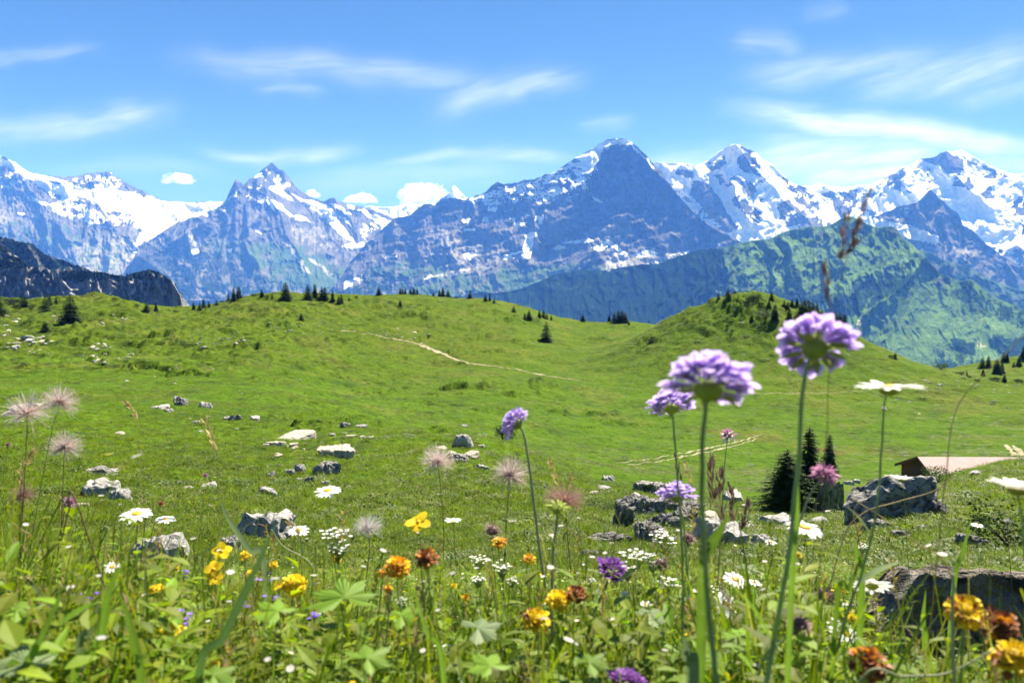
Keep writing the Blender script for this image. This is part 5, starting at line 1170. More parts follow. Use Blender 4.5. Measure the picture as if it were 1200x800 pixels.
        colr = {'yellowdots': (5.2, 2.5, .8), 'whitedots': (4.6, 3.0, 44.0), 'pinkdots': (3.4, 1.3, 27.0), 'orangedots': (4.8, 1.5, .8), 'violetdots': (2.2, .8, 38.0)}[kind]
        for i in range(7):
            a = r.uniform(0, 6.28); q = r.uniform(0, .09); h = r.uniform(.06, .14); p = np.array([q * math.cos(a), q * math.sin(a), h])
            blade(V, F, C, (p[0] * .8, p[1] * .8, 0), a, h, .0015, .1, 0, 2, col=G())
            for k in range(5):
                b = k * 1.257 + a; leaf(V, F, C, p, (math.cos(b), math.sin(b), .35), (0, 0, 1), .0042, .0042, np.array(colr) * r.uniform(.8, 1.1), 'round', 0)
    return mesh_np('tuft', np.array(V), F, M_GREEN, smooth=False, attrs={'tint': np.array([list(c) for c in C])})

def scatter(name, label, protos, pts, scl, rot, idx, cat='grass'):
    """one object whose geometry nodes set a tuft on every point of a point mesh"""
    pc = bpy.data.collections.new(name + '_tufts')
    for i, me in enumerate(protos):
        o = bpy.data.objects.new(f'tuft_{chr(97 + i)}', me); pc.objects.link(o)
    me = bpy.data.meshes.new(name); me.vertices.add(len(pts)); me.vertices.foreach_set('co', np.asarray(pts, np.float32).ravel())
    scl = np.asarray(scl, np.float32); scl = np.stack([scl] * 3, 1) if scl.ndim == 1 else scl
    a = me.attributes.new('scl', 'FLOAT_VECTOR', 'POINT'); a.data.foreach_set('vector', scl.ravel())
    a = me.attributes.new('rotv', 'FLOAT_VECTOR', 'POINT'); a.data.foreach_set('vector', np.asarray(rot, np.float32).ravel())
    a = me.attributes.new('pick', 'INT', 'POINT'); a.data.foreach_set('value', np.asarray(idx, np.int32))
    me.update()
    o = obj(name, me)
    ng = bpy.data.node_groups.new(name + '_nodes', 'GeometryNodeTree')
    ng.interface.new_socket('Geometry', in_out='INPUT', socket_type='NodeSocketGeometry'); ng.interface.new_socket('Geometry', in_out='OUTPUT', socket_type='NodeSocketGeometry')
    N = ng.nodes; gi = N.new('NodeGroupInput'); go = N.new('NodeGroupOutput')
    ci = N.new('GeometryNodeCollectionInfo'); ci.inputs['Collection'].default_value = pc; ci.inputs['Separate Children'].default_value = True; ci.inputs['Reset Children'].default_value = True
    ip = N.new('GeometryNodeInstanceOnPoints'); ip.inputs['Pick Instance'].default_value = True
    def at(nm, ty):
        q = N.new('GeometryNodeInputNamedAttribute'); q.data_type = ty; q.inputs['Name'].default_value = nm; return q.outputs['Attribute']
    L = ng.links
    er = N.new('FunctionNodeEulerToRotation'); L.new(at('rotv', 'FLOAT_VECTOR'), er.inputs[0])
    L.new(gi.outputs[0], ip.inputs['Points']); L.new(ci.outputs[0], ip.inputs['Instance']); L.new(at('pick', 'INT'), ip.inputs['Instance Index'])
    L.new(er.outputs[0], ip.inputs['Rotation']); L.new(at('scl', 'FLOAT_VECTOR'), ip.inputs['Scale']); L.new(ip.outputs[0], go.inputs[0])
    mod = o.modifiers.new('tufts', 'NODES'); mod.node_group = ng
    return tag(o, label, cat, kind='stuff')

KINDS = ['grass', 'grass', 'tallgrass', 'tallgrass', 'tallgrass', 'stalks', 'stalks', 'tallherb', 'tallherb', 'tallherb', 'clover', 'clover', 'thin', 'ovate', 'ovate', 'lance', 'lance', 'lobed', 'lobed', 'sprig', 'sprig', 'dry', 'whitedots', 'yellowdots', 'violetdots', 'pinkdots']
PROTOS = [proto(k, 300 + i) for i, k in enumerate(KINDS)]
def sample_fan(n, d0, d1, r, power=0.0, side=1.18, extra=0.0):
    """points of the fan seen by the camera, evenly spread over log depth (power 0) or nearer"""
    u = r.random(n); d = np.exp(math.log(d0) + (math.log(d1) - math.log(d0)) * u)
    x = (r.random(n) * 2 - 1) * (0.70 * d * side + 0.12 + extra)
    return x, d
def near_meadow():
    r = np.random.default_rng(90)
    x, y = sample_fan(84000, 0.38, 6.5, r, side=1.2, extra=.32)
    keep = np.hypot(x, y) > 0.34
    # the dark block keeps its top clear
    sx, sy = P(1200, 700, 1.62)[0], P(1200, 700, 1.62)[1]
    keep &= ~((np.abs(x - sx) < .33) & (y > sy - .02) & (y < sy + .28))
    x, y = x[keep], y[keep]; z = terr(x, y)
    n1 = fbm(x / .35, y / .35, 3, 201); n2 = fbm(x / .8, y / .8, 3, 205); n3 = fbm(x / .25, y / .25, 2, 207)
    wts = np.ones((len(x), len(KINDS)))
    for i, k in enumerate(KINDS):
        b = {'grass': 1.0 + .9 * n2, 'thin': .5 - .3 * n2, 'tallgrass': 1.0 + .9 * n2, 'tallherb': .50 - .4 * n1, 'stalks': .20 + .15 * n3, 'clover': .7 - .7 * n3, 'ovate': .6 - .7 * n2, 'lance': .7 + .9 * n1, 'lobed': .55 - .9 * n1, 'sprig': .9 + .6 * n3, 'dry': .22 + .2 * n1, 'whitedots': .30 + .5 * n3, 'yellowdots': .05 - .15 * n3, 'violetdots': .03 + .08 * n1, 'pinkdots': .03 - .08 * n1}[k]
        wts[:, i] = np.clip(b, .01, None)
    d = np.hypot(x, y)
    dots = [i for i, k in enumerate(KINDS) if k.endswith('dots')]; tall = [i for i, k in enumerate(KINDS) if k.startswith(('tall', 'stalks'))]
    wts[:, dots] *= (.35 + .65 * sstep(.9, 2.0, d))[:, None]; wts[:, tall] *= (1 - .85 * sstep(1.2, 2.0, d))[:, None]
    ppx = 600 + 900 * x / np.maximum(y, .1); slab = (ppx > 950) & (y < sy) & (y > .55)
    wts[np.ix_(slab, tall)] *= .03
    cw = np.cumsum(wts, 1); idx = (r.random(len(x))[:, None] * cw[:, -1:] < cw).argmax(1)
    sc = r.uniform(.62, 1.15, len(x)) * (0.95 + 0.30 * np.exp(-((d - .75) / .45) ** 2) + 0.3 * sstep(2.0, 6.0, d)) * (1 + .25 * n2) * (0.6 + .4 * sstep(.38, .52, d)) * np.where(slab, .5, 1)
    # the tangle is grazed low: its tops end along an uneven line below the far pasture
    PH = np.array([max(v.co.z for v in m_.vertices) for m_ in PROTOS])
    top = np.interp(ppx, [-300, 0, 80, 200, 330, 600, 800, 900, 1010, 1060, 1500], [600, 610, 636, 664, 672, 676, 672, 664, 660, 690, 690]) + 10 * fbm(x / .12, y / .12, 2, 233)
    top = top + 62 * (1 - sstep(.48, .9, d)) * sstep(60, 170, ppx)
    top = np.where((y < sy) & (ppx > 900), np.interp(ppx, [900, 960, 1030], [664, 700, 765]), top)
    allow = (-(top - 330) / 900 * depth_of(np.array([x, y, z])) - z + .004) / PH[idx] * r.uniform(.55, 1.12, len(x))
    allow = allow * np.where(np.isin(idx, [i for i, k in enumerate(KINDS) if k == 'stalks']), 1.3, 1.0)
    sc = np.minimum(sc, np.maximum(allow, np.where((ppx > 960) & (y < sy), .22, .34 + .2 * (d > 2))))
    rot = np.stack([r.normal(0, .16, len(x)) + .12, r.normal(0, .16, len(x)), r.uniform(0, 6.28, len(x))], 1)
    scatter('meadow_grass', 'dense flowering alpine grass and leafy herbs filling the foreground bank', PROTOS, np.stack([x, y, z - .008], 1), sc, rot, idx)
near_meadow()
MK = ['clump', 'clump', 'clump', 'clump', 'herb', 'herb', 'herb', 'darkherb', 'darkherb', 'yellowdots', 'whitedots', 'pinkdots', 'orangedots', 'dry']
MPROTOS = [proto('herb' if k == 'darkherb' else k, 400 + i) for i, k in enumerate(MK)]
M_DARKHERB = plant_mat('dark_herb', (0.075, 0.130, 0.014), .4, .3)
for k, me in zip(MK, MPROTOS):
    if k == 'darkherb': me.materials.clear(); me.materials.append(M_DARKHERB)
def mid_meadow():
    r = np.random.default_rng(91)
    x, y = sample_fan(52000, 5.0, 75.0, r, side=1.12)
    z = terr(x, y); d = np.hypot(x, y)
    n1 = fbm(x / 2.5, y / 2.5, 3, 211); n2 = fbm(x / 6, y / 6, 3, 215); n3 = fbm(x / 1.2, y / 1.2, 3, 217)
    wts = np.ones((len(x), len(MK)))
    for i, k in enumerate(MK):
        b = {'clump': 1.0 - .4 * n1, 'herb': .7 + .9 * n1, 'darkherb': -.12 + .9 * np.maximum(n1, n2 * .8), 'yellowdots': .10 + .40 * n3, 'whitedots': .10 + .2 * n2, 'pinkdots': .12 - .3 * n3, 'orangedots': .06 + .25 * n2 - .1, 'dry': .12 - .2 * n2}[k]
        wts[:, i] = np.clip(b, .004, None)
    dots = [i for i, k in enumerate(MK) if k.endswith('dots')]; wts[:, dots] *= (1 - .8 * sstep(25, 60, d))[:, None]
    cw = np.cumsum(wts, 1); idx = (r.random(len(x))[:, None] * cw[:, -1:] < cw).argmax(1)
    sc = r.uniform(.6, 1.25, len(x)) * (0.75 + 0.75 * sstep(5, 22, d)) * (1 - .35 * sstep(38, 75, d))
    sc = np.where(idx == MK.index('darkherb'), sc * 1.25, sc)
    sc = np.where(np.isin(idx, dots), sc * np.minimum(1.6, .9 + d / 30), sc)
    rot = np.stack([r.normal(0, .12, len(x)) + .18, r.normal(0, .12, len(x)), r.uniform(0, 6.28, len(x))], 1)
    sc = np.stack([sc, sc, sc * .75], 1)
    scatter('pasture_grass', 'tussocks, herbs and tiny flowers covering the slope below the bank', MPROTOS, np.stack([x, y, z - .012], 1), sc, rot, idx)
mid_meadow()

HK = ['clump', 'clump', 'clump', 'herb', 'herb', 'dark', 'dark']
HPROTOS = [proto('herb' if k == 'dark' else k, 450 + i) for i, k in enumerate(HK)]
M_JUNIPER = plant_mat('low_juniper', (0.035, 0.062, 0.016), .4, .15)
for k, me in zip(HK, HPROTOS):
    if k == 'dark': me.materials.clear(); me.materials.append(M_JUNIPER)
def far_meadow():
    r = np.random.default_rng(92)
    x, y = sample_fan(85000, 62.0, 345.0, r, side=1.06)
    d = np.hypot(x, y); n1 = fbm(x / 14, y / 14, 4, 221); n2 = fbm(x / 5, y / 5, 3, 223)
    left = sstep(-5, -50, x) * sstep(120, 150, y); mound = np.exp(-(((x - 65) / 30) ** 2 + ((y - 222) / 22) ** 2))
    rough = np.clip(.45 + .9 * n1 + .35 * left + .5 * mound, 0.06, 1); keep = r.random(len(x)) < rough
    x, y, d, n1, n2, left, mound = [a[keep] for a in (x, y, d, n1, n2, left, mound)]
    z = terr(x, y)
    pd = np.clip(.02 + .22 * left * sstep(.0, .6, n1 + n2) + .35 * mound * sstep(-.1, .5, n2), 0, .6)
    zone = sstep(70, 95, d) * (1 - sstep(185, 225, d)) * sstep(-80, -25, x)
    ph = z / .85 + .9 * fbm(x / 12, y / 12, 3, 243); row = (ph - np.floor(ph)) > .70
    pd = np.clip(pd + .30 * zone * row * sstep(-.2, .4, fbm(x / 25, y / 25, 2, 247)), 0, .6)
    dark = r.random(len(x)) < pd
    idx = np.where(dark, 5 + r.integers(0, 2, len(x)), r.integers(0, 5, len(x)))
    sc = r.uniform(.8, 1.5, len(x)) * (1.0 + d / 120)
    scl = np.stack([sc * r.uniform(.9, 1.6, len(x)), sc, sc * np.where(dark, 1.0 - .5 * zone, .55) * r.uniform(.5, 1.1, len(x))], 1)
    rot = np.stack([r.normal(0, .1, len(x)), r.normal(0, .1, len(x)), r.normal(0, .5, len(x))], 1)
    scatter('hill_grass', 'tussocks and low juniper on the far pastures and the hillside', HPROTOS, np.stack([x, y, z - .05], 1), scl, rot, idx)
far_meadow()
# ------------------------------------------------------------------ flowers of the bank, each one a thing of its own
def petal_mat(name, base, var=.15, trans=.35, rough=.5, scale=120, spec=.2):
    m, t = newmat(name)
    tc = t.n('ShaderNodeTexCoord').outputs['Object']; n = t.noise(tc, scale, 3, .6)
    inf = t.n('ShaderNodeObjectInfo').outputs['Random']
    k = t.math('ADD', t.math('MULTIPLY', n, .8), t.math('MULTIPLY', inf, .3))
    lo = tuple(c * (1 - var) for c in base); hi = tuple(min(.95, c * (1 + var)) for c in base)
    col = t.ramp(k, [(.3, lo), (.75, hi)])
    col = t.mix(1.0, col, t.attr('tint').outputs['Color'], 'MULTIPLY')
    b = t.bsdf(col, rough, None, spec); tr = t.n('ShaderNodeBsdfTranslucent'); t.link(col, tr.inputs['Color'])
    mx = t.n('ShaderNodeMixShader'); mx.inputs[0].default_value = trans; t.link(b, mx.inputs[1]); t.link(tr.outputs[0], mx.inputs[2]); t.out(mx.outputs[0])
    return m
M_LILAC = petal_mat('lilac_petal', (0.62, 0.48, 0.92), .2, .55)
M_PURPLE = petal_mat('purple_petal', (0.27, 0.10, 0.40), .35, .3)
M_WHITE = petal_mat('white_petal', (0.86, 0.86, 0.84), .05, .35)
M_YEL = petal_mat('yellow_petal', (0.88, 0.62, 0.02), .15, .35)
M_ORANGE = petal_mat('orange_petal', (0.72, 0.30, 0.02), .3, .3)
M_DISC = petal_mat('yellow_disc', (0.72, 0.43, 0.03), .3, .1, scale=600)
M_BRACT = petal_mat('green_bract', (0.33, 0.40, 0.10), .3, .4)
M_STEM = petal_mat('green_stem', (0.28, 0.37, 0.13), .3, .25, scale=60)
M_STEMR = petal_mat('reddish_stem', (0.17, 0.12, 0.06), .3, .15, scale=60)
M_STRAW = petal_mat('straw', (0.52, 0.40, 0.18), .25, .3, scale=60)
M_PALESTEM = petal_mat('pale_stem', (0.34, 0.36, 0.20), .2, .2, scale=60)
M_PLUME = petal_mat('silver_plume', (0.60, 0.52, 0.50), .2, .45)
M_PLUMEW = petal_mat('white_plume', (0.68, 0.67, 0.66), .15, .45)
M_PLUMEB = petal_mat('brown_plume', (0.36, 0.23, 0.20), .25, .4)
M_SEED = petal_mat('seed_core', (0.32, 0.15, 0.07), .4, .1)
M_BROWN = petal_mat('withered_brown', (0.24, 0.085, 0.028), .45, .15)
M_MAUVE = petal_mat('mauve_brown', (0.26, 0.15, 0.15), .35, .2)
M_PINK = petal_mat('pink_petal', (0.42, 0.17, 0.32), .3, .3)
M_SPIKE = petal_mat('purple_brown_spikelet', (0.20, 0.125, 0.105), .3, .2)
M_LEAFB = petal_mat('bright_leaf', (0.16, 0.27, 0.025), .3, .4, scale=40)
M_BLADE = petal_mat('dark_blade', (0.10, 0.18, 0.04), .25, .3, scale=40)
M_LEAFG = petal_mat('grey_leaf', (0.17, 0.23, 0.10), .25, .3, scale=40)

def fin(name, V, F, C, mat, smooth=True):
    V = np.array(V); 
    if not len(C): C = np.ones((len(V), 3))
    return mesh_np(name, V, F, mat, smooth, attrs={'tint': np.array([list(c) for c in C], float)})
def fin_mb(mb, name, mat, smooth=True): return mb.mesh(name, mat, smooth, col='tint')

def dome(r0, h, n=16, m=7, low=0.0, bump=0.0, seed=0):
    V, F = [], []
    for i in range(m + 1):
        a = (math.pi / 2) * i / m
        for j in range(n):
            b = 6.2832 * j / n; V.append((r0 * math.cos(a) * math.cos(b), r0 * math.cos(a) * math.sin(b), h * math.sin(a) + low))
    for i in range(m):
        for j in range(n):
            k = (j + 1) % n; F.append([i * n + j, i * n + k, (i + 1) * n + k, (i + 1) * n + j])
    V = np.array(V)
    if bump: V = V * (1 + bump * np.random.default_rng(seed).normal(size=(len(V), 1)))
    return V, F

# --- scabious floret, unit length 1, lies along +X, opens towards +Z
def floret_mesh(seed, mat, narrow=1.0):
    r = np.random.default_rng(seed); V, F, C = [], [], []
    tube, Ft = tube_np([(0, 0, 0), (.28, 0, .03), (.5, 0, .06)], [.035, .05, .09], 6, cap=False)
    V += list(tube); F += Ft; C += [(.8, .75, .85)] * len(tube)
    for a, L, w in ((-1.25, .28, .26), (-.52, .42, .30), (.05, .50, .34), (.6, .42, .30), (1.3, .28, .26)):
        a += r.normal(0, .1); L *= r.uniform(.9, 1.12); d = (math.cos(a), math.sin(a) * narrow, r.uniform(-.12, .22))
        n0 = len(V); leaf(V, F, C, (.44, 0, .06), d, (0, 0, 1), L, w * narrow, np.array([1, 1, 1]) * r.uniform(.85, 1.15), 'round', .35, r.uniform(-.1, .45))
    # pale stamens
    for k in range(2):
        blade(V, F, C, (.4, .03 * (k - .5), .08), r.uniform(0, 6), .34, .014, .5, .3, 3, col=(1.5, 1.7, 1.1))
    return fin('floret', V, F, C, mat)
FLORET = [floret_mesh(500 + i, M_LILAC) for i in range(4)]
FLORET_P = [floret_mesh(510 + i, M_PURPLE, .8) for i in range(2)]

def involucre(rad, n=12, mat=None, seed=1, L=.55):
    r = np.random.default_rng(seed); mb = MB(); V, F = dome(rad * .30, rad * .16, 14, 5); mb.add(V, F)
    V, F = dome(rad * .30, -rad * .24, 14, 5); mb.add(V, [f[::-1] for f in F])
    V, F, C = [], [], []
    for k in range(n):
        a = 6.283 * k / n + r.normal(0, .1); leaf(V, F, C, (rad * .24 * math.cos(a), rad * .24 * math.sin(a), -rad * .06), (math.cos(a), math.sin(a), r.uniform(-.25, .2)), (0, 0, 1), rad * L * r.uniform(.8, 1.1), rad * .17, (.9, 1, .8), 'lance', .2, .15)
    mb.add(V, F)
    return fin_mb(mb, 'bracts', mat or M_BRACT)

def rot_to(axis, spin=0.0):
    q = Vector(axis).normalized().to_track_quat('Z', 'Y')
    return q @ Quaternion((0, 0, 1), spin)
def axis_w(right, up, toward): return Vector((right, -toward, up))

def stem_path(head, foot, bend=(), n=22):
    return spline([head] + list(bend) + [foot], n)

def flower_root(px_pts, d_head, name, label, cat, group, rad, stem_mat, hairs=0, dd=0.0, bury=True):
    """px_pts: stem in photo pixels from head down to where it vanishes; returns root, head point, stem direction"""
    npt = len(px_pts); pts = [P(x, y, d_head + dd * i / max(1, npt - 1)) for i, (x, y) in enumerate(px_pts)]
    last = pts[-1]; g = terr(np.array([last[0]]), np.array([last[1]]))[0]
    if bury and last[2] > g + .01:
        dr = (pts[-1] - pts[-2]); dr = dr / max(abs(dr[2]), .02) if npt > 1 else np.array([0, 0, -1])
        dr = np.array([np.clip(dr[0], -.25, .25), np.clip(dr[1], -.2, .2), -1]) * (last[2] - g + .01)
        pts = pts + [last + dr * .5 + np.array([.002, 0, 0]), last + dr]
    foot = pts[-1]
    c = spline(pts, 12 + 6 * len(pts)); c = c + 0.0006 * np.stack([perlin(c[:, 2] * 60, c[:, 0] * 0 + rad * 9e3), perlin(c[:, 2] * 55, c[:, 0] * 0 + 5), c[:, 2] * 0], 1)
    root = empty(name, foot, label, cat, group)
    rr = .52 * rad * np.linspace(.75, 1.3, len(c))
    V, F = tube_np(c - foot, rr, 8)
    mb = MB(); mb.add(V, F)
    if hairs:
        r = np.random.default_rng(int(hairs)); Vh, Fh, Ch = [], [], []
        for k in range(hairs):
            q = c[r.integers(len(c) - 4)] - foot; a = r.uniform(0, 6.28)
            blade(Vh, Fh, Ch, q + np.array([math.cos(a), math.sin(a), 0]) * rad * .8 + np.array([0, 0, r.uniform(-.004, .004)]), a, rad * r.uniform(.9, 1.9), rad * .10, 1.2, .2, 1)
        mb.add(Vh, Fh, c=(1.6, 1.5, 1.6))
    obj('stem', fin_mb(mb, 'stem', stem_mat), root)
    return root, pts[0] - foot, c

def add_leaf(root, c, t, L, w, side, mat=None, up=.5, shape='lance', name='leaf'):
    """a stem leaf as a part"""
    foot = np.array(root.location); i = int(t * (len(c) - 1)); V, F, C = [], [], []
    leaf(V, F, C, c[i] - foot, (side, random.uniform(-.3, .3), up), (0, 0, 1) if abs(up) < 2 else (0, -1, 0), L, w, (1, 1, 1), shape, .3, .3)
    obj(name, fin(name, V, F, C, mat or M_LEAFB), root)

def head_piece(root, at, axis, spin, mesh, name='flower_head'):
    h = obj(name, mesh, root); h.location = Vector(at); h.rotation_mode = 'QUATERNION'; h.rotation_quaternion = rot_to(axis, spin); return h

def scabious(px_pts, d, wpx, axis, label, open_=1.0, meshes=None, rings=((.40, 13, 1.0, -.12), (.37, 13, .86, .25), (.30, 12, .68, .62), (.22, 10, .52, 1.0), (.1, 6, .42, 1.35)), hairs=60, seed=0, stem=.0016, sm=None, dd=0, cat='scabious'):
    r = np.random.default_rng(seed + 900); rad = wpx / FPX * d / 2
    root, at, c = flower_root(px_pts, d, 'scabious', label, cat, 'lilac scabious flowers', stem, sm or M_STEM, hairs, dd)
    h = head_piece(root, at, axis, r.uniform(0, 6.28), involucre(rad, seed=seed))
    for ri, (rr, n, sc, tilt) in enumerate(rings):
        for k in range(n):
            a = 6.283 * k / n + ri * .3 + r.normal(0, .08); tl = tilt * open_ + r.normal(0, .12) + (1 - open_) * .5
            f = obj('floret', (meshes or FLORET)[r.integers(len(meshes or FLORET))], h)
            f.location = (rad * rr * .8 * math.cos(a), rad * rr * .8 * math.sin(a), rad * (.08 + .11 * ri))
            f.rotation_euler = (r.normal(0, .2), -tl, a); s = rad * .70 * sc * r.uniform(.85, 1.15); f.scale = (s, s * 1.15, s)
    return root, c

RT, c = scabious([(830,456),(824,500),(823,570),(826,660),(834,750)], .33, 116, axis_w(.18, .84, -.42), 'biggest lilac scabious with blurred petals on a thick straight stem', seed=1, stem=.0021, hairs=140)
RT, c2 = scabious([(787,478),(791,520),(797,600),(800,680),(800,745)], .60, 62, axis_w(-.10, .86, -.40), 'lilac scabious just left of and below the biggest one', seed=2, stem=.0019, hairs=90)
RT, c = scabious([(955,408),(943,440),(937,520),(930,600),(918,690),(905,760)], .38, 98, axis_w(.30, .58, -.74), 'tallest lilac scabious seen from behind with its green bracts showing', seed=3, stem=.0022, hairs=140)
add_leaf(RT, c, .72, .045, .007, -.6, M_LEAFB, 1.6)
scabious([(606,497),(614,510),(622,560),(632,640)], .78, 46, axis_w(-.66, .50, -.25), 'lilac scabious nodding to the left on a pale curved stem', seed=4, sm=M_PALESTEM, stem=.0028, hairs=100)
scabious([(794,583),(801,615),(806,680),(812,740)], .76, 50, axis_w(.05, .90, -.32), 'low lilac scabious in front of the craggy rocks', seed=5, stem=.0019, hairs=60)
scabious([(716,672),(703,702),(686,735),(668,768)], .82, 46, axis_w(.25, .90, .25), 'half open purple scabious on a thick hairy leaning stem', open_=.25, meshes=FLORET_P, seed=6, sm=M_PALESTEM, stem=.0034, hairs=200)
scabious([(733,803),(736,826)], .50, 52, axis_w(.1, .9, -.1), 'dark purple flower bud at the very bottom of the meadow', open_=.1, meshes=FLORET_P, seed=7, stem=.0016, hairs=0)

def ball_head(rad, n, mat, seed, shape=(1, 1, 1), L=.55, w=.28, core=None, droop=.2, lo=-.6, mat2=None, frac2=0):
    """a round head of short florets"""
    r = np.random.default_rng(seed); V, F, C = [], [], []; mi = []
    for k in range(n):
        z = lo + (1 - lo) * (k + .5) / n; a = k * 2.39996; q = math.sqrt(max(0, 1 - z * z)); dv = np.array([q * math.cos(a), q * math.sin(a), z]) + r.normal(0, .12, 3)
        p = dv * rad * np.array(shape) * (.62 if w > .4 else .5); f0 = len(F)
        leaf(V, F, C, p, dv * np.array(shape), (0.1, .2, 1) if z < .9 else (1, 0, 0), rad * L * r.uniform(.8, 1.25), rad * w, np.array([1, 1, 1]) * r.uniform(.75, 1.2), 'round' if w > .4 else 'ovate', .5, droop)
        mi += [1 if r.random() < frac2 else 0] * (len(F) - f0)
    S, Fs = dome(rad * .55 * shape[0], rad * .55 * shape[2], 10, 5); n0 = len(V); V += list(S); F += [[i + n0 for i in f] for f in Fs]; C += [(.6, .6, .6)] * len(S); mi += [0] * len(Fs)
    return mesh_np('florets', np.array(V), F, None, True, attrs={'tint': np.array([list(c) for c in C], float)}, mats=[mat, mat2 or mat], mat_idx=mi)

def headed(px_pts, d, wpx, axis, label, name, cat, group, mat, stem_mat, n=40, seed=0, shape=(1, 1, 1), L=.55, w=.28, stem=.0012, hairs=0, bracts=True, mat2=None, frac2=0, dd=0, hname='florets'):
    rad = wpx / FPX * d / 2
    root, at, c = flower_root(px_pts, d, name, label, cat, group, stem, stem_mat, hairs, dd)
    h = head_piece(root, at, axis, seed, ball_head(rad, n, mat, seed + 40, shape, L, w, mat2=mat2, frac2=frac2), hname)
    if bracts:
        b = obj('bracts', involucre(rad * .8, 9, seed=seed), h); b.location = (0, 0, -rad * .25)
    return root, c

# --- clover-like and withered brown heads
GB = 'brown and mauve round heads'
headed([(853,511),(849,545),(846,600),(843,650)], 1.1, 20, axis_w(0, 1, .1), 'small pale pink flower head on a pale stem right of the biggest scabious', 'scabious_bud', 'flower', GB, M_PINK, M_PALESTEM, seed=1, stem=.0016, mat2=M_WHITE, frac2=.4)
headed([(966,556),(952,575),(938,610),(925,660)], .62, 38, axis_w(.25, .95, .05), 'mauve dome shaped head in front of the upright dark rock', 'faded_scabious', 'flower', GB, M_PINK, M_PALESTEM, seed=2, n=90, shape=(1, 1, .75), L=.4, w=.14, stem=.0017, hairs=50)
headed([(936,732),(915,752),(890,785)], .50, 36, axis_w(.1, .98, .1), 'brown mauve round head left of the dark block', 'clover', 'flower', GB, M_MAUVE, M_STEM, seed=3, n=110, shape=(1, 1, .95), L=.34, w=.12, stem=.0016, hairs=40)
headed([(967,698),(985,720),(1000,760)], .62, 30, axis_w(-.3, .9, .1), 'faded brown head leaning left above the white daisies', 'clover', 'flower', GB, M_MAUVE, M_STEM, seed=4, n=80, L=.36, w=.13, stem=.0014)
headed([(775,662),(772,690),(768,730)], .85, 24, axis_w(.2, .95, 0), 'small faded mauve head right of the purple scabious', 'clover', 'flower', GB, M_MAUVE, M_STEM, seed=5, n=70, L=.36, w=.14)
headed([(806,632),(804,660),(802,720)], .85, 24, axis_w(0, .95, .2), 'small faded mauve head between the two scabious stems', 'clover', 'flower', GB, M_MAUVE, M_STEM, seed=6, n=70, L=.36, w=.14)
headed([(577,623),(578,650),(582,700)], .95, 26, axis_w(0, .9, .2), 'greyish pink fluffy head under the central seed heads', 'clover', 'flower', GB, M_MAUVE, M_STEMR, seed=7, n=90, L=.5, w=.08, bracts=False)
headed([(653,596),(652,612),(648,650),(647,690)], .70, 27, axis_w(.05, .5, -.75), 'green seed head with spent petals on a pale curved stem', 'seed_head', 'flower', GB, M_BRACT, M_PALESTEM, seed=8, n=46, shape=(1, 1, .5), L=.6, w=.2, stem=.0026, hairs=80)
headed([(241,557),(238,590),(235,620)], 1.5, 9, axis_w(0, 1, .1), 'tiny violet pink bud on a thin stem above the left meadow', 'thistle', 'flower', GB, M_PINK, M_STEM, seed=9, n=40, w=.12)
headed([(81,588),(74,605),(66,660)], 1.0, 17, axis_w(.8, .3, .2), 'bright pink flower low between the left fluffy heads', 'clover', 'flower', GB, M_PINK, M_STEMR, seed=10, n=40, w=.2)
headed([(10,521),(4,560),(-4,600)], 1.0, 8, axis_w(-.1, .9, .1), 'dark pink bud at the left edge', 'scabious_bud', 'flower', GB, M_MAUVE, M_STEM, seed=11, n=36)
headed([(850,676),(850,700)], 1.3, 8, axis_w(0, 1, .1), 'tiny magenta clover in the grass between the scabious stems', 'clover', 'flower', GB, M_PINK, M_STEM, seed=12, n=36)
headed([(29,781),(27,800)], .6, 18, axis_w(-.2, .9, .2), 'withered beige head low at the left edge', 'clover', 'flower', GB, M_STRAW, M_STEM, seed=13, n=50, w=.12)
headed([(30,680),(26,700)], .8, 17, axis_w(.2, .8, .2), 'withered beige tuft among the left grass blades', 'clover', 'flower', GB, M_STRAW, M_STEM, seed=14, n=40, w=.12)
headed([(189,590),(178,625),(170,680)], 1.15, 10, axis_w(.1, .95, .1), 'dark brown button head beside the two low daisies', 'seed_head', 'flower', GB, M_BROWN, M_STEMR, seed=15, n=40, L=.3)
headed([(172,597),(168,630)], 1.15, 9, axis_w(.1, .95, .1), 'dark brown button head right above the left low daisy', 'seed_head', 'flower', GB, M_BROWN, M_STEMR, seed=16, n=40, L=.3)
headed([(163,599),(160,630)], 1.15, 8, axis_w(-.1, .95, .1), 'smaller brown button head touching the left low daisy', 'seed_head', 'flower', GB, M_BROWN, M_STEMR, seed=17, n=40, L=.3)
headed([(124,619),(122,650)], .9, 11, axis_w(-.1, .95, .2), 'small green yellow bud left of the grey boulder', 'flower_bud', 'flower', GB, M_BRACT, M_STEM, seed=18, n=40, L=.3)
headed([(158,683),(157,720)], .7, 12, axis_w(0, .95, .2), 'round green bud standing above the left grass', 'flower_bud', 'flower', GB, M_BRACT, M_STEM, seed=19, n=40, L=.25)

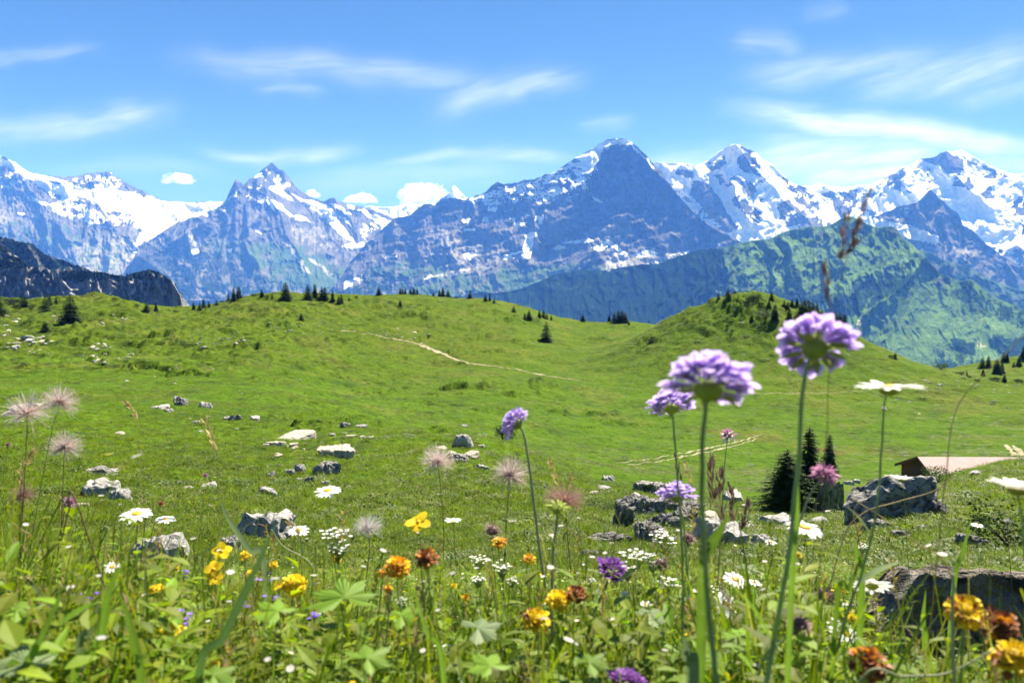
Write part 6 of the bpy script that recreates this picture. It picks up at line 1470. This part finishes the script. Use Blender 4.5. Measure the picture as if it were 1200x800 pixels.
# --- kidney vetch and rock-rose: yellow, orange and withered heads
GY = 'yellow flower heads of the bank'
for i, (px, py, w, d, kind, lab) in enumerate([
    (1131,718,46,.46,'yb','large yellow head with brown base in front of the dark block'), (1170,733,42,.47,'b','withered rusty brown head right of the large yellow one'), (1189,772,52,.42,'yb','yellow head at the lower right corner'), (1017,778,46,.44,'b','withered orange brown head left of the dark block foot'),
    (466,665,30,.62,'o','orange yellow head left of the brown withered one'), (500,655,28,.60,'b','dark rust brown withered head in the middle of the bank'), (675,696,24,.66,'b','brown withered head above the central yellow ones'), (654,703,28,.66,'y','bright yellow head beside the brown withered one'), (628,727,34,.58,'yb','yellow head with brown tip low in the middle'),
    (345,686,30,.68,'y','bright yellow head above the big lobed leaf'), (205,664,10,.9,'y','small yellow head right of the grey boulder'), (181,691,14,.8,'y','small yellow head under the grey boulder'), (190,690,10,.82,'y','smallest yellow head beside the one under the boulder'), (199,741,24,.60,'y','yellow head in the lower left grass'), (107,741,9,.7,'y','tiny yellow head in the lower left grass'), (251,779,13,.55,'y','small orange yellow head near the bottom left'), (448,672,12,.7,'o','small pale orange head left of the orange yellow one'), (455,690,12,.66,'o','small orange head under the orange yellow one'),
    (532,686,8,.9,'y','tiny yellow head right of the brown withered one'), (988,690,13,.9,'y','small yellow head left of the dark block top'), (998,723,14,.72,'y','yellow head left of the dark block'), (320,662,12,.8,'y','small yellow head beside the pointed boulder'), (288,650,13,.85,'y','yellow head under the pointed boulder'), (294,673,12,.8,'y','small yellow head below the pointed boulder'), (545,700,9,.8,'o','tiny orange head among white flowers'), (740,745,9,.7,'y','tiny yellow head right of the purple scabious'), (936,650,9,1.4,'y','tiny yellow head in the right grass'), (620,655,16,.8,'o','pale orange faded head above the central yellow ones'), (585,636,18,.9,'o','faded orange head under the green seed head'), (395,655,11,1.0,'o','faded orange head left of the white umbel')]):
    mat, mat2, f2 = {'y': (M_YEL, M_YEL, 0), 'yb': (M_YEL, M_BROWN, .22), 'b': (M_BROWN, M_ORANGE, .15), 'o': (M_ORANGE, M_YEL, .45)}[kind]
    big = w > 22
    headed([(px, py), (px + (i % 3 - 1) * 3, py + w * .9), (px + (i % 5 - 2) * 3, py + w * 1.6 + 14)], d, w, axis_w(.15 * ((i % 5) - 2) / 2, .9, .25), lab, 'kidney_vetch', 'flower', GY, mat, M_STEM, n=84 if big else 44, seed=60 + i, shape=(1, 1, .85), L=.34, w=.41 if big else .45, stem=.0014, hairs=50 if big else 0, mat2=mat2, frac2=f2)

def five_petal(px_pts, d, wpx, axis, label, seed, n=5, mat=None, name='rock_rose', group='open yellow rock roses'):
    r = np.random.default_rng(seed); rad = wpx / FPX * d / 2
    root, at, c = flower_root(px_pts, d, name, label, 'flower', group, .0011, M_STEM)
    V, F = dome(rad * .2, rad * .16, 10, 4, bump=.06, seed=seed); mb = MB(); mb.add(V, F)
    h = head_piece(root, at, axis, r.uniform(0, 6), fin_mb(mb, 'disc', M_DISC), 'flower_head')
    for k in range(n):
        V, F, C = [], [], []; a = 6.283 * k / n + r.normal(0, .08)
        leaf(V, F, C, (rad * .08 * math.cos(a), rad * .08 * math.sin(a), 0), (math.cos(a), math.sin(a), r.uniform(.0, .5)), (0, 0, 1), rad * r.uniform(.85, 1.05), rad * .85, np.array([1, 1, 1]) * r.uniform(.85, 1.1), 'round', .15, .2)
        V = np.array(V); V[:, 2] += rad * .06 * perlin(V[:, 0] / rad * 3 + seed, V[:, 1] / rad * 3)
        obj('petal', fin('petal', V, F, C, mat or M_YEL), h)
    return root
for i, (px, py, w, d, ax, lab) in enumerate([(490,612,32,.72,axis_w(-.2,.85,.3),'bright yellow open flower standing above the brown withered head'), (260,646,24,.85,axis_w(0,.75,.6),'yellow open flower at the foot of the pointed boulder'), (250,667,24,.8,axis_w(-.1,.7,.6),'wide yellow open flower left below the pointed boulder'), (253,677,18,.8,axis_w(.2,.6,.7),'yellow open flower touching the wide one from below'), (286,652,12,.9,axis_w(.1,.7,.6),'small yellow open flower right below the pointed boulder'), (342,690,18,.72,axis_w(.2,.7,.5),'yellow open flower over the lobed leaf'), (325,686,14,.72,axis_w(-.2,.7,.5),'yellow open flower left of the one over the lobed leaf'), (202,667,14,.9,axis_w(0,.8,.5),'small yellow open flower right of the grey boulder'), (185,690,16,.85,axis_w(.1,.75,.5),'yellow open flower with two raised petals under the boulder'), (212,738,14,.62,axis_w(.2,.8,.4),'yellow open flower in the lower left herbs'), (296,612+62,9,.9,axis_w(0,.8,.5),'tiny yellow open flower below the pointed boulder')]):
    five_petal([(px, py), (px + 3, py + 22), (px + 4, py + 50)], d, w, ax, lab, 700 + i)

# --- daisies
def daisy(px_pts, d, wpx, axis, label, seed, n=19, cup=.05, droop=.15, split=True, dd=0, stem=.0011, sm=None):
    r = np.random.default_rng(seed); rad = wpx / FPX * d / 2
    root, at, c = flower_root(px_pts, d, 'daisy', label, 'daisy', 'white daisies', stem, sm or M_STEM, 0, dd)
    V, F = dome(rad * .30, rad * .13, 18, 6, rad * .03, .02, seed); mb = MB(); mb.add(V, F)
    h = head_piece(root, at, axis, r.uniform(0, 6), fin_mb(mb, 'disc', M_DISC), 'flower_head')
    mb = MB(); V, F = dome(rad * .31, -rad * .20, 16, 5); mb.add(V, [f[::-1] for f in F]); b = obj('bracts', fin_mb(mb, 'bracts', M_BRACT), h)
    Va, Fa, Ca = [], [], []
    for k in range(n):
        V, F, C = (Va, Fa, Ca) if not split else ([], [], []); a = 6.283 * k / n + r.normal(0, .04)
        leaf(V, F, C, (rad * .22 * math.cos(a), rad * .22 * math.sin(a), rad * .02), (math.cos(a), math.sin(a), cup + r.normal(0, .07)), (0, 0, 1), rad * .80 * r.uniform(.9, 1.06), rad * .30, (1, 1, 1), 'round', .18, droop + r.normal(0, .05))
        if split: obj('petal', fin('petal', V, F, C, M_WHITE), h)
    if not split: obj('petals', fin('petals', Va, Fa, Ca, M_WHITE), h)
    return root, c
RT, c = daisy([(1042,456),(1037,470),(1033,530),(1027,600),(1010,670),(985,745)], .54, 76, axis_w(-.03, .98, -.10), 'tall white daisy seen from the side against the far pasture', 1, 22, cup=.22, stem=.0016)
add_leaf(RT, c, .62, .034, .009, .8, M_LEAFG, .9); add_leaf(RT, c, .5, .03, .007, -.5, M_LEAFG, 1.2)
daisy([(1192,574),(1196,600),(1205,690)], .55, 66, axis_w(.10, .92, -.1), 'white daisy cut by the right edge below the hut roof', 2, 20, cup=.55, stem=.0015)
daisy([(1057,562),(1060,590),(1063,640)], 1.6, 26, axis_w(.05, .95, -.1), 'small white daisy in front of the big dark faced boulder', 3, 18, cup=.5)
daisy([(384,575),(386,600),(388,640)], 1.15, 32, axis_w(-.02, .97, .16), 'white daisy alone above the middle meadow near the streaked boulder', 4, 18)
daisy([(160,602),(160,630),(158,690)], 1.0, 36, axis_w(.05, .96, .2), 'wide white daisy in front of the left grey boulder', 5, 16)
daisy([(194,608),(182,640),(170,690)], 1.05, 23, axis_w(.1, .98, .06), 'thin white daisy seen edge on right of the wide one', 6, 16, split=False)
daisy([(131,664),(134,690)], .95, 20, axis_w(.1, .9, .35), 'small white daisy left below the grey boulder', 7, 14, split=False)
daisy([(350,621),(354,650),(352,690)], 1.1, 26, axis_w(.05, .97, .12), 'white daisy with yellow eye beside the large pointed boulder', 8, 16)
daisy([(531,611),(533,640),(536,680)], 1.2, 22, axis_w(0, .96, -.05), 'small white daisy right of the bright yellow open flower', 9, 15, cup=.4, split=False)
daisy([(943,618),(946,650),(950,700)], 1.0, 44, axis_w(.12, .98, .14), 'white daisy seen edge on under the mauve dome head', 10, 18)
daisy([(1022,686),(1014,705),(1000,745)], .78, 46, axis_w(.15, .75, -.6), 'white daisy turned away showing its back above the dark block', 11, 18)
daisy([(851,708),(853,730),(856,770)], .9, 34, axis_w(.35, .7, .6), 'white daisy facing forward low between scabious stems', 12, 16)
daisy([(862,679),(866,700)], 1.0, 30, axis_w(.2, .95, .25), 'white daisy above the forward facing one', 13, 16, split=False)
daisy([(816,694),(818,720)], .95, 22, axis_w(.1, .92, -.2), 'white daisy left of the forward facing one', 14, 15, cup=.4, split=False)
daisy([(990,741),(995,765)], .8, 44, axis_w(.3, .85, .35), 'white daisy at the left foot of the dark block', 15, 16)
daisy([(1145,615),(1146,640)], 1.7, 14, axis_w(0, .97, .1), 'tiny white daisy on the right grass bank', 16, 14, split=False)
daisy([(757,709),(758,730)], .9, 17, axis_w(0, .95, .0), 'small white daisy right of the purple scabious', 17, 14, cup=.5, split=False)
daisy([(826,722),(828,745)], .9, 18, axis_w(.3, .9, .2), 'small white daisy under the scabious stems', 18, 14, split=False)
daisy([(884,682),(886,705)], 1.05, 18, axis_w(.2, .95, .1), 'small white daisy right of the one above the pair', 19, 14, split=False)
daisy([(823,760),(825,785)], .62, 16, axis_w(-.1, .95, .2), 'small white daisy near the bottom under the scabious stems', 20, 14, split=False)
daisy([(903,635),(905,660)], 1.4, 14, axis_w(0, .97, .15), 'tiny white daisy left of the edge on one', 21, 14, split=False)

# --- feathery seed heads
def plume_head(px_pts, d, wpx, label, seed, mat, core=M_SEED, n=330, sm=None, axis=None, flat=1.0, stem=.0013, lo=-.55, dd=0):
    r = np.random.default_rng(seed); rad = wpx / FPX * d / 2 * 1.10
    root, at, c = flower_root(px_pts, d, 'pasqueflower', label, 'seed head', 'feathery seed heads', stem, sm or M_STEMR, 30, dd)
    V, F = dome(rad * .17, rad * .15, 10, 5, bump=.10, seed=seed); mb = MB(); mb.add(V, F); V, F = dome(rad * .17, -rad * .1, 10, 4); mb.add(V, [f[::-1] for f in F])
    h = head_piece(root, at, axis or axis_w(.05, .95, .25), r.uniform(0, 6), fin_mb(mb, 'seed_core', core), 'seed_core')
    V, F, C = [], [], []
    for k in range(n):
        z = lo + (1 - lo) * (k + .5) / n; a = k * 2.39996 + r.normal(0, .2); q = math.sqrt(max(0, 1 - z * z)); dv = np.array([q * math.cos(a), q * math.sin(a), z * flat]) + r.normal(0, .12, 3); dv /= np.linalg.norm(dv)
        L = rad * r.uniform(.72, 1.08); sdv = np.cross(dv, r.normal(size=3)); sdv /= np.linalg.norm(sdv); cv = np.cross(dv, sdv) * r.uniform(-.35, .35) + sdv * r.uniform(-.3, .3)
        ts = np.linspace(.08, 1, 6); pts = dv * L * ts[:, None] + cv * L * (ts ** 2)[:, None] * .8
        tint = np.array([1, 1, 1]) * r.uniform(.75, 1.25) * (np.array([1.0, .78, .72]) if r.random() < .25 else 1)
        w = max(rad * .012, .00013); n0 = len(V)
        for i, p in enumerate(pts): ww = w * (1.15 - .8 * ts[i]); V += [p - sdv * ww, p + sdv * ww]; C += [tint, tint]
        for i in range(5): F.append([n0 + 2 * i, n0 + 2 * i + 1, n0 + 2 * i + 3, n0 + 2 * i + 2])
        # barbs along the plume
        for b in range(8):
            i = r.integers(1, 6); p = pts[i]; bd = np.cross(dv, r.normal(size=3)); bd = bd / np.linalg.norm(bd) * .6 + dv * .8; n0 = len(V)
            V += [p - sdv * w * .4, p + sdv * w * .4, p + bd * rad * .13]; C += [tint * 1.1] * 3; F.append([n0, n0 + 1, n0 + 2])
    obj('plumes', fin('plumes', V, F, C, mat, False), h)
plume_head([(32,484),(31,520),(27,590),(22,650)], 1.00, 50, 'pinkish feathery seed head at the left edge with an orange core', 1, M_PLUME, n=230)
plume_head([(70,472),(62,500),(50,560),(36,640)], 1.10, 40, 'silvery feathery seed head just right of the pinkish one', 2, M_PLUME, sm=M_STEM, axis=axis_w(.3,.9,.1))
plume_head([(76,524),(74,560),(72,620)], 1.15, 38, 'silvery feathery seed head below the silvery upper one', 3, M_PLUME)
plume_head([(27,581),(24,610),(22,650)], 1.3, 28, 'faded brownish feathery seed head low at the left', 4, M_PLUMEB)
plume_head([(513,541),(516,570),(520,620),(519,680)], 1.15, 38, 'round grey pink feathery seed head left of the central pair', 5, M_PLUME)
plume_head([(598,556),(595,590),(592,640)], 1.10, 44, 'round grey feathery seed head under the nodding scabious', 6, M_PLUME, axis=axis_w(.1,.9,.3))
plume_head([(662,586),(664,610),(668,660)], 1.05, 44, 'spreading pinkish feathery seed head behind the green seed head', 7, M_PLUMEB, flat=.45, lo=-.2)
plume_head([(431,620),(433,645),(428,690)], .95, 34, 'white fluffy seed head right of the white umbel', 8, M_PLUMEW, core=M_PLUMEW, lo=-.1)
plume_head([(1180,610),(1182,640)], 1.4, 10, 'tiny fluffy seed head by the right shrub', 9, M_PLUMEW, n=60)

# --- white umbels
def umbel(px_pts, d, wpx, label, seed, n=26, spread=.35, sm=None):
    r = np.random.default_rng(seed); rad = wpx / FPX * d / 2
    root, at, c = flower_root(px_pts, d, 'yarrow', label, 'flower', 'white umbels', .0012, sm or M_STEM)
    mb = MB(); V, F, C = [], [], []
    base = np.array(at) - np.array([0, 0, rad * 1.3])
    for k in range(n):
        a = k * 2.4; q = math.sqrt((k + .5) / n) * rad; p = np.array(at) + np.array([q * math.cos(a), q * math.sin(a) * .8, rad * spread * r.normal(0, .7)])
        Vt, Ft = tube_np(spline([base, (base + p) / 2 + np.array([0, 0, -.1 * rad]), p], 5), .0004, 4, False); mb.add(Vt, Ft)
        for j in range(5):
            b = j * 1.257 + r.uniform(0, 1); leaf(V, F, C, p, (math.cos(b), math.sin(b), .3), (0, 0, 1), rad * .17, rad * .15, np.array([1, 1, .95]) * r.uniform(.8, 1.05), 'round', .1, .1)
    obj('stalks', fin_mb(mb, 'stalks', sm or M_STEM), root); obj('florets', fin('florets', V, F, C, M_WHITE), root)
for i, (px, py, w, d, lab) in enumerate([(393,627,36,.9,'cream white umbel right of the large pointed boulder'), (396,642,26,.9,'lower cream umbel hanging under the upper one'), (560,655,20,1.0,'small white umbel right of the rust brown head'), (588,664,22,.9,'white umbel left of the faded orange head'), (778,628,34,1.2,'flat white umbel at the foot of the craggy rocks'), (742,650,34,.95,'loose white umbel above the purple scabious'), (765,655,26,.95,'white umbel right of the loose one'), (782,681,24,.85,'dense white umbel between purple scabious and daisies'), (735,668,20,.9,'small white umbel touching the purple scabious'), (755,745,16,.7,'small white umbel low in the middle right'), (560,678,18,.85,'tiny white umbel low in the middle'), (600,680,14,.85,'tiny white umbel beside the low yellow heads'), (470,704,14,.75,'tiny white umbel under the orange yellow head'), (520,760,22,.6,'pale white umbel near the bottom centre'), (840,690,18,1.0,'small white umbel left of the daisy pair'), (1010,640,14,1.5,'tiny white umbel above the turned away daisy'), (690,680,16,.85,'small white umbel left of the purple scabious')]):
    umbel([(px, py), (px + 2, py + 24), (px + 4, py + 48)], d, w, lab, 800 + i, 22)

# --- small violet spikes
def violet(px, py, d, h, label, seed):
    r = np.random.default_rng(seed); root, at, c = flower_root([(px, py), (px + 2, py + h)], d, 'thyme', label, 'flower', 'small violet flowers', .0009, M_STEMR)
    V, F, C = [], [], []
    for k in range(6):
        p = np.array(at) + np.array([r.normal(0, .003), r.normal(0, .003), -r.uniform(0, .010)])
        for j in range(4):
            b = j * 1.57 + r.uniform(0, 1); leaf(V, F, C, p, (math.cos(b), math.sin(b), .4), (0, 0, 1), .0032, .003, np.array([.62, .5, 1.0]) * r.uniform(.8, 1.1), 'round', .2, .2)
    obj('florets', fin('florets', V, F, C, M_LILAC), root)
for i, (px, py, d, lab) in enumerate([(94,693,.8,'violet flower left of a lone pair in the left grass'), (112,694,.8,'violet flower right in the lone pair in the left grass'), (102,698,.8,'smallest violet flower of the left grass'), (216,711,.72,'upper violet flower of the cluster by the lower yellow heads'), (214,723,.7,'middle violet flower of the cluster by the lower yellow heads'), (201,731,.68,'lowest violet flower of the cluster by the lower yellow heads'), (309,674,.85,'violet flower under the pointed boulder'), (320,693,.75,'violet flower left of the big lobed leaf'), (368,716,.7,'violet flower behind the big lobed leaf'), (215,668,.95,'pale violet spike beside the grey boulder'), (286,702,.75,'pale violet spike among the yellow open flowers')]):
    violet(px, py, d, 30, lab, 850 + i)

# --- grasses: single stalks that stand out
def stalk(px_pts, d, label, spikes, name='grass_stalk', mat=None, smat=None, rad=.0007, dd=0, group='tall grass stalks', bury=True):
    root, at, c = flower_root(px_pts, d, name, label, 'grass stalk', group, rad, mat or M_STRAW, 0, dd, bury)
    foot = np.array(root.location); r = np.random.default_rng(len(label))
    for (x0, y0), (x1, y1), w in spikes:
        a = P(x0, y0, d) - foot; b = P(x1, y1, d) - foot; V, F, C = [], [], []; ax = b - a; L = np.linalg.norm(ax); ax = ax / L; W = w / FPX * d
        for k in range(26):
            t = r.random(); p = a + (b - a) * t; o = r.normal(size=3); o -= ax * (o @ ax); o /= np.linalg.norm(o); prof = math.sin(math.pi * min(.97, .12 + .85 * t)) ** .6
            leaf(V, F, C, p, ax * 1.4 + o * .55, o, L * .26, W * .42, np.array([1, 1, 1]) * r.uniform(.7, 1.3), 'lance', .4, 0)
            V[-15:] = [np.array(v) + o * W * .22 * prof for v in V[-15:]]
        obj('spikelet', fin('spikelet', V, F, C, smat or M_SPIKE), root)
    return root
stalk([(1015,228),(1004,268),(985,330),(976,372),(972,420),(968,520),(962,640)], .42, 'tall thin grass with brown spikelets rising above the green ridge', [((1006,262),(1017,226),5), ((999,292),(1004,262),5), ((986,304),(1004,282),7), ((994,280),(1010,262),5), ((985,308),(991,256),6), ((970,365),(967,310),5)], rad=.00042, mat=M_STEMR)
stalk([(1215,375),(1190,402),(1160,433),(1130,462),(1115,500),(1108,560)], .55, 'bent golden grass blade crossing in front of the right knoll', [], rad=.0007)
stalk([(148,472),(160,484),(164,520),(165,580),(167,640)], 1.2, 'pale grass with a drooping feathery spike at the left', [((162,490),(147,472),6)], smat=M_STRAW)
stalk([(242,494),(252,520),(256,560),(258,620)], 1.1, 'grass with a slanting tan spike above the left turf', [((255,528),(241,494),6)], smat=M_STRAW)
stalk([(836,574),(839,610),(838,680)], .95, 'left purple brown grass spike in front of the smooth grey rock', [((838,604),(833,540),7)]); 
stalk([(850,590),(848,630),(846,690)], .95, 'second purple brown grass spike in front of the smooth grey rock', [((847,612),(843,556),8)])
stalk([(861,600),(860,640),(858,700)], .95, 'third purple brown grass spike in front of the smooth grey rock', [((860,612),(856,572),8)])
stalk([(872,592),(868,640),(866,700)], .95, 'right leaning purple brown grass spike beside the smooth grey rock', [((868,622),(878,588),8)])
stalk([(793,545),(797,600),(800,680)], 1.0, 'thin brown grass spike behind the low lilac scabious', [((798,565),(792,537),5)])
stalk([(806,545),(812,580),(818,640)], 1.0, 'pale bent grass tip behind the low lilac scabious', [((812,572),(803,543),4)], smat=M_STRAW)
stalk([(41,526),(30,545),(24,575),(23,620),(20,680)], .85, 'brown stalk with a curled tan bud at the left', [((27,548),(42,526),7), ((25,575),(24,553),6)], mat=M_STEMR, smat=M_STRAW)
stalk([(1120,556),(1095,575),(1050,588),(1010,602),(985,640)], .9, 'golden bent stalk crossing before the big dark faced boulder', [], rad=.0012)
stalk([(1000,585),(1040,610),(1080,640),(1112,668)], .9, 'golden stalk running down to the right before the big boulder', [], rad=.0011)
stalk([(1004,590),(1000,600),(1004,620),(1010,650)], .9, 'short curled golden stalk left of the big dark faced boulder', [], rad=.0012)
stalk([(645,543),(652,575),(662,620),(668,690)], .95, 'pale straw stalk left of the shaded rocks', [((655,570),(644,541),5)], smat=M_STRAW)
stalk([(668,556),(664,590),(672,640),(680,690)], .95, 'branched straw stalk right of the green seed head', [((668,575),(671,555),4)], smat=M_STRAW)
stalk([(727,600),(720,640),(710,690)], 1.0, 'straw stalk leaning before the steep pitted rock', [], rad=.0012)
stalk([(760,600),(752,640),(744,690)], 1.0, 'green yellow stalk before the broken rocks', [], rad=.001, mat=M_PALESTEM)
stalk([(543,611),(560,625),(575,660),(580,700)], .9, 'arching pale green grass blade left of the greyish pink head', [], rad=.001, mat=M_PALESTEM)
stalk([(318,620),(332,640),(364,660),(366,690)], .85, 'curved pale stalk with a folded tip left of the umbel', [((352,625),(338,612),6)], rad=.0014, mat=M_PALESTEM, smat=M_STRAW)
stalk([(335,552),(325,590),(318,620),(314,660)], 1.2, 'thin arching green stalk left of the streaked boulder', [], rad=.0008, mat=M_STEM)
stalk([(318,598),(250,640),(150,692),(40,745)], 1.0, 'long dead stick lying across the left grass', [], rad=.0014, mat=M_PALESTEM)
stalk([(50,655),(72,630),(80,598),(90,590)], .65, 'bent reddish stalk in the left foreground', [], rad=.0013, mat=M_STEMR)
stalk([(1117,672),(1116,720),(1117,770),(1118,800)], .40, 'thick pale green stem in front of the dark block', [], rad=.0018, mat=M_PALESTEM)
stalk([(1165,760),(1110,788),(1060,792),(1005,802)], .42, 'pale arching stem across the bottom right corner', [], rad=.0013, mat=M_PALESTEM)

# --- big grass blades and leaves close to the lens
def big_blade(px_pts, d, wpx, label, mat=None, group='broad grass blades', dd=0.0):
    pts = [P(x, y, d + dd * i / (len(px_pts) - 1)) for i, (x, y) in enumerate(px_pts)]; last = pts[-1]; g = terr(last[0:1], last[1:2])[0]
    if last[2] > g: pts.append(np.array([last[0], last[1] + .01, g - .005]))
    foot = pts[-1]; c = spline(pts, 26); W = wpx / FPX * d; V, F, C = [], [], []
    tg = np.gradient(c, axis=0); tg /= np.linalg.norm(tg, axis=1, keepdims=True)
    for i, p in enumerate(c):
        t = i / 25; w = W * .5 * min(1, .04 + 2.6 * t) * (1 - .35 * max(0, t - .6)); sd = np.cross(tg[i], (0.15, 1, .1)); sd /= np.linalg.norm(sd); nn = np.cross(sd, tg[i])
        V += [p - foot - sd * w + nn * w * .35, p - foot, p - foot + sd * w + nn * w * .35]; C += [(1, 1, 1), (1.15, 1.15, 1.2), (1, 1, 1)]
    for i in range(25):
        a = 3 * i; F += [[a, a + 1, a + 4, a + 3], [a + 1, a + 2, a + 5, a + 4]]
    o = obj('wild_grass', fin('wild_grass', V, F, C, mat or M_LEAFB)); o.location = Vector(foot); tag(o, label, 'grass', group, kind='thing')
big_blade([(325,610),(300,665),(262,745),(232,812)], .42, 10, 'broad dark green grass blade rising from the bottom left to the pointed boulder', M_BLADE)
big_blade([(255,580),(268,610),(292,645),(310,672)], .80, 8, 'pale grey green blade arching before the pointed boulder', M_LEAFG)
big_blade([(20,668),(42,690),(62,720),(70,745)], .55, 9, 'pale green blade arching to the left edge', M_LEAFG)
big_blade([(150,650),(128,690),(112,760),(85,815)], .45, 11, 'green blade leaning right in the lower left corner')
big_blade([(97,640),(60,720),(30,780),(10,815)], .42, 9, 'long thin blade in the lower left corner')
big_blade([(138,690),(148,720),(160,770),(165,815)], .40, 12, 'upright broad green blade at the bottom left')
big_blade([(118,700),(104,740),(92,790)], .46, 10, 'grey green blade beside the upright broad one', M_LEAFG)
big_blade([(854,602),(845,620),(828,650),(824,680)], .42, 13, 'bright green leaf clasping the biggest scabious stem')
big_blade([(1000,628),(1006,655),(1010,700)], .55, 8, 'narrow leaf left of the tall daisy stem')
big_blade([(936,560),(934,620),(928,690)], .42, 7, 'yellow green blade beside the tallest scabious stem')
big_blade([(1012,640),(996,690),(980,720)], .5, 6, 'dark narrow blade under the tall daisy')
big_blade([(800,742),(806,770),(812,812)], .42, 15, 'wide pale grey leaf at the bottom under the scabious stems', M_LEAFG)
big_blade([(484,690),(500,740),(520,800)], .46, 7, 'thin green blade under the big lobed leaf')
big_blade([(1140,600),(1128,650),(1118,690)], .9, 6, 'slim blade above the dark block')
big_blade([(1085,690),(1082,730),(1084,770)], .7, 7, 'green blade before the left end of the dark block')

def lobed_leaf(px, py, d, wpx, axis, dr, label, mat=None, lobes=5, deep=.45, seed=0):
    root, at, c = flower_root([(px, py), (px - 3, py + wpx * .6), (px - 4, py + wpx * 1.2)], d, 'lobed_leaf', label, 'leaf', 'big lobed leaves', .0009, M_STEM)
    V, F, C = [], [], []; palmate(V, F, C, (0, 0, 0), dr, axis, wpx / FPX * d / 1.75, (1, 1, 1), lobes, deep)
    V = np.array(V); h = obj('leaf_blade', fin('leaf_blade', V, F, C, mat or M_LEAFB, False), root); h.location = Vector(at)
for a in [(404,699,.52,98,(0,-.18,.95),(-.1,.25,.3),'big bright lobed leaf in the middle of the bank',None,7,.45),(325,715,.5,60,(.2,-.18,.95),(-.5,.2,.2),'bright lobed leaf left of the big one',None,5,.5),(470,720,.55,50,(-.2,-.18,.95),(.6,.2,.1),'bright lobed leaf right of the big one',None,5,.4),(30,775,.42,80,(.1,-.18,.95),(-.3,.3,.3),'pale broad lobed leaf in the lower left corner',M_LEAFG,7,.3),(20,715,.5,52,(.2,-.18,.95),(.3,.2,.4),'green lobed leaf at the left edge',None,5,.4),(560,735,.5,60,(0,-.18,.95),(.5,.2,.1),'grey green lobed leaf low in the middle',M_LEAFG,5,.3),(575,780,.42,60,(.1,-.18,.95),(-.3,.3,.2),'bright lobed leaf at the bottom centre',None,5,.45),(690,775,.42,50,(-.1,-.18,.95),(.4,.3,.1),'dark lobed leaf at the bottom right of centre',None,5,.4),(865,745,.6,46,(0,-.18,.95),(.2,.3,.2),'bright lobed leaf under the daisy pair',None,7,.3),(875,665,.9,30,(0,-.18,.95),(.4,.3,.1),'pale lobed leaf above the daisy pair',M_LEAFG,5,.3),(430,770,.4,70,(.1,-.18,.95),(.3,.3,.1),'bright lobed leaf at the bottom left of centre',None,5,.5),(760,720,.6,44,(.1,-.18,.95),(.3,.3,.1),'grey lobed leaf right of the purple scabious',M_LEAFG,5,.3),(250,790,.42,52,(.1,-.18,.95),(.3,.3,.1),'bright lobed leaf at the bottom left',None,5,.4)]:
    lobed_leaf(a[0], a[1], a[2], a[3], a[4], a[5], a[6], a[7], a[8], a[9])
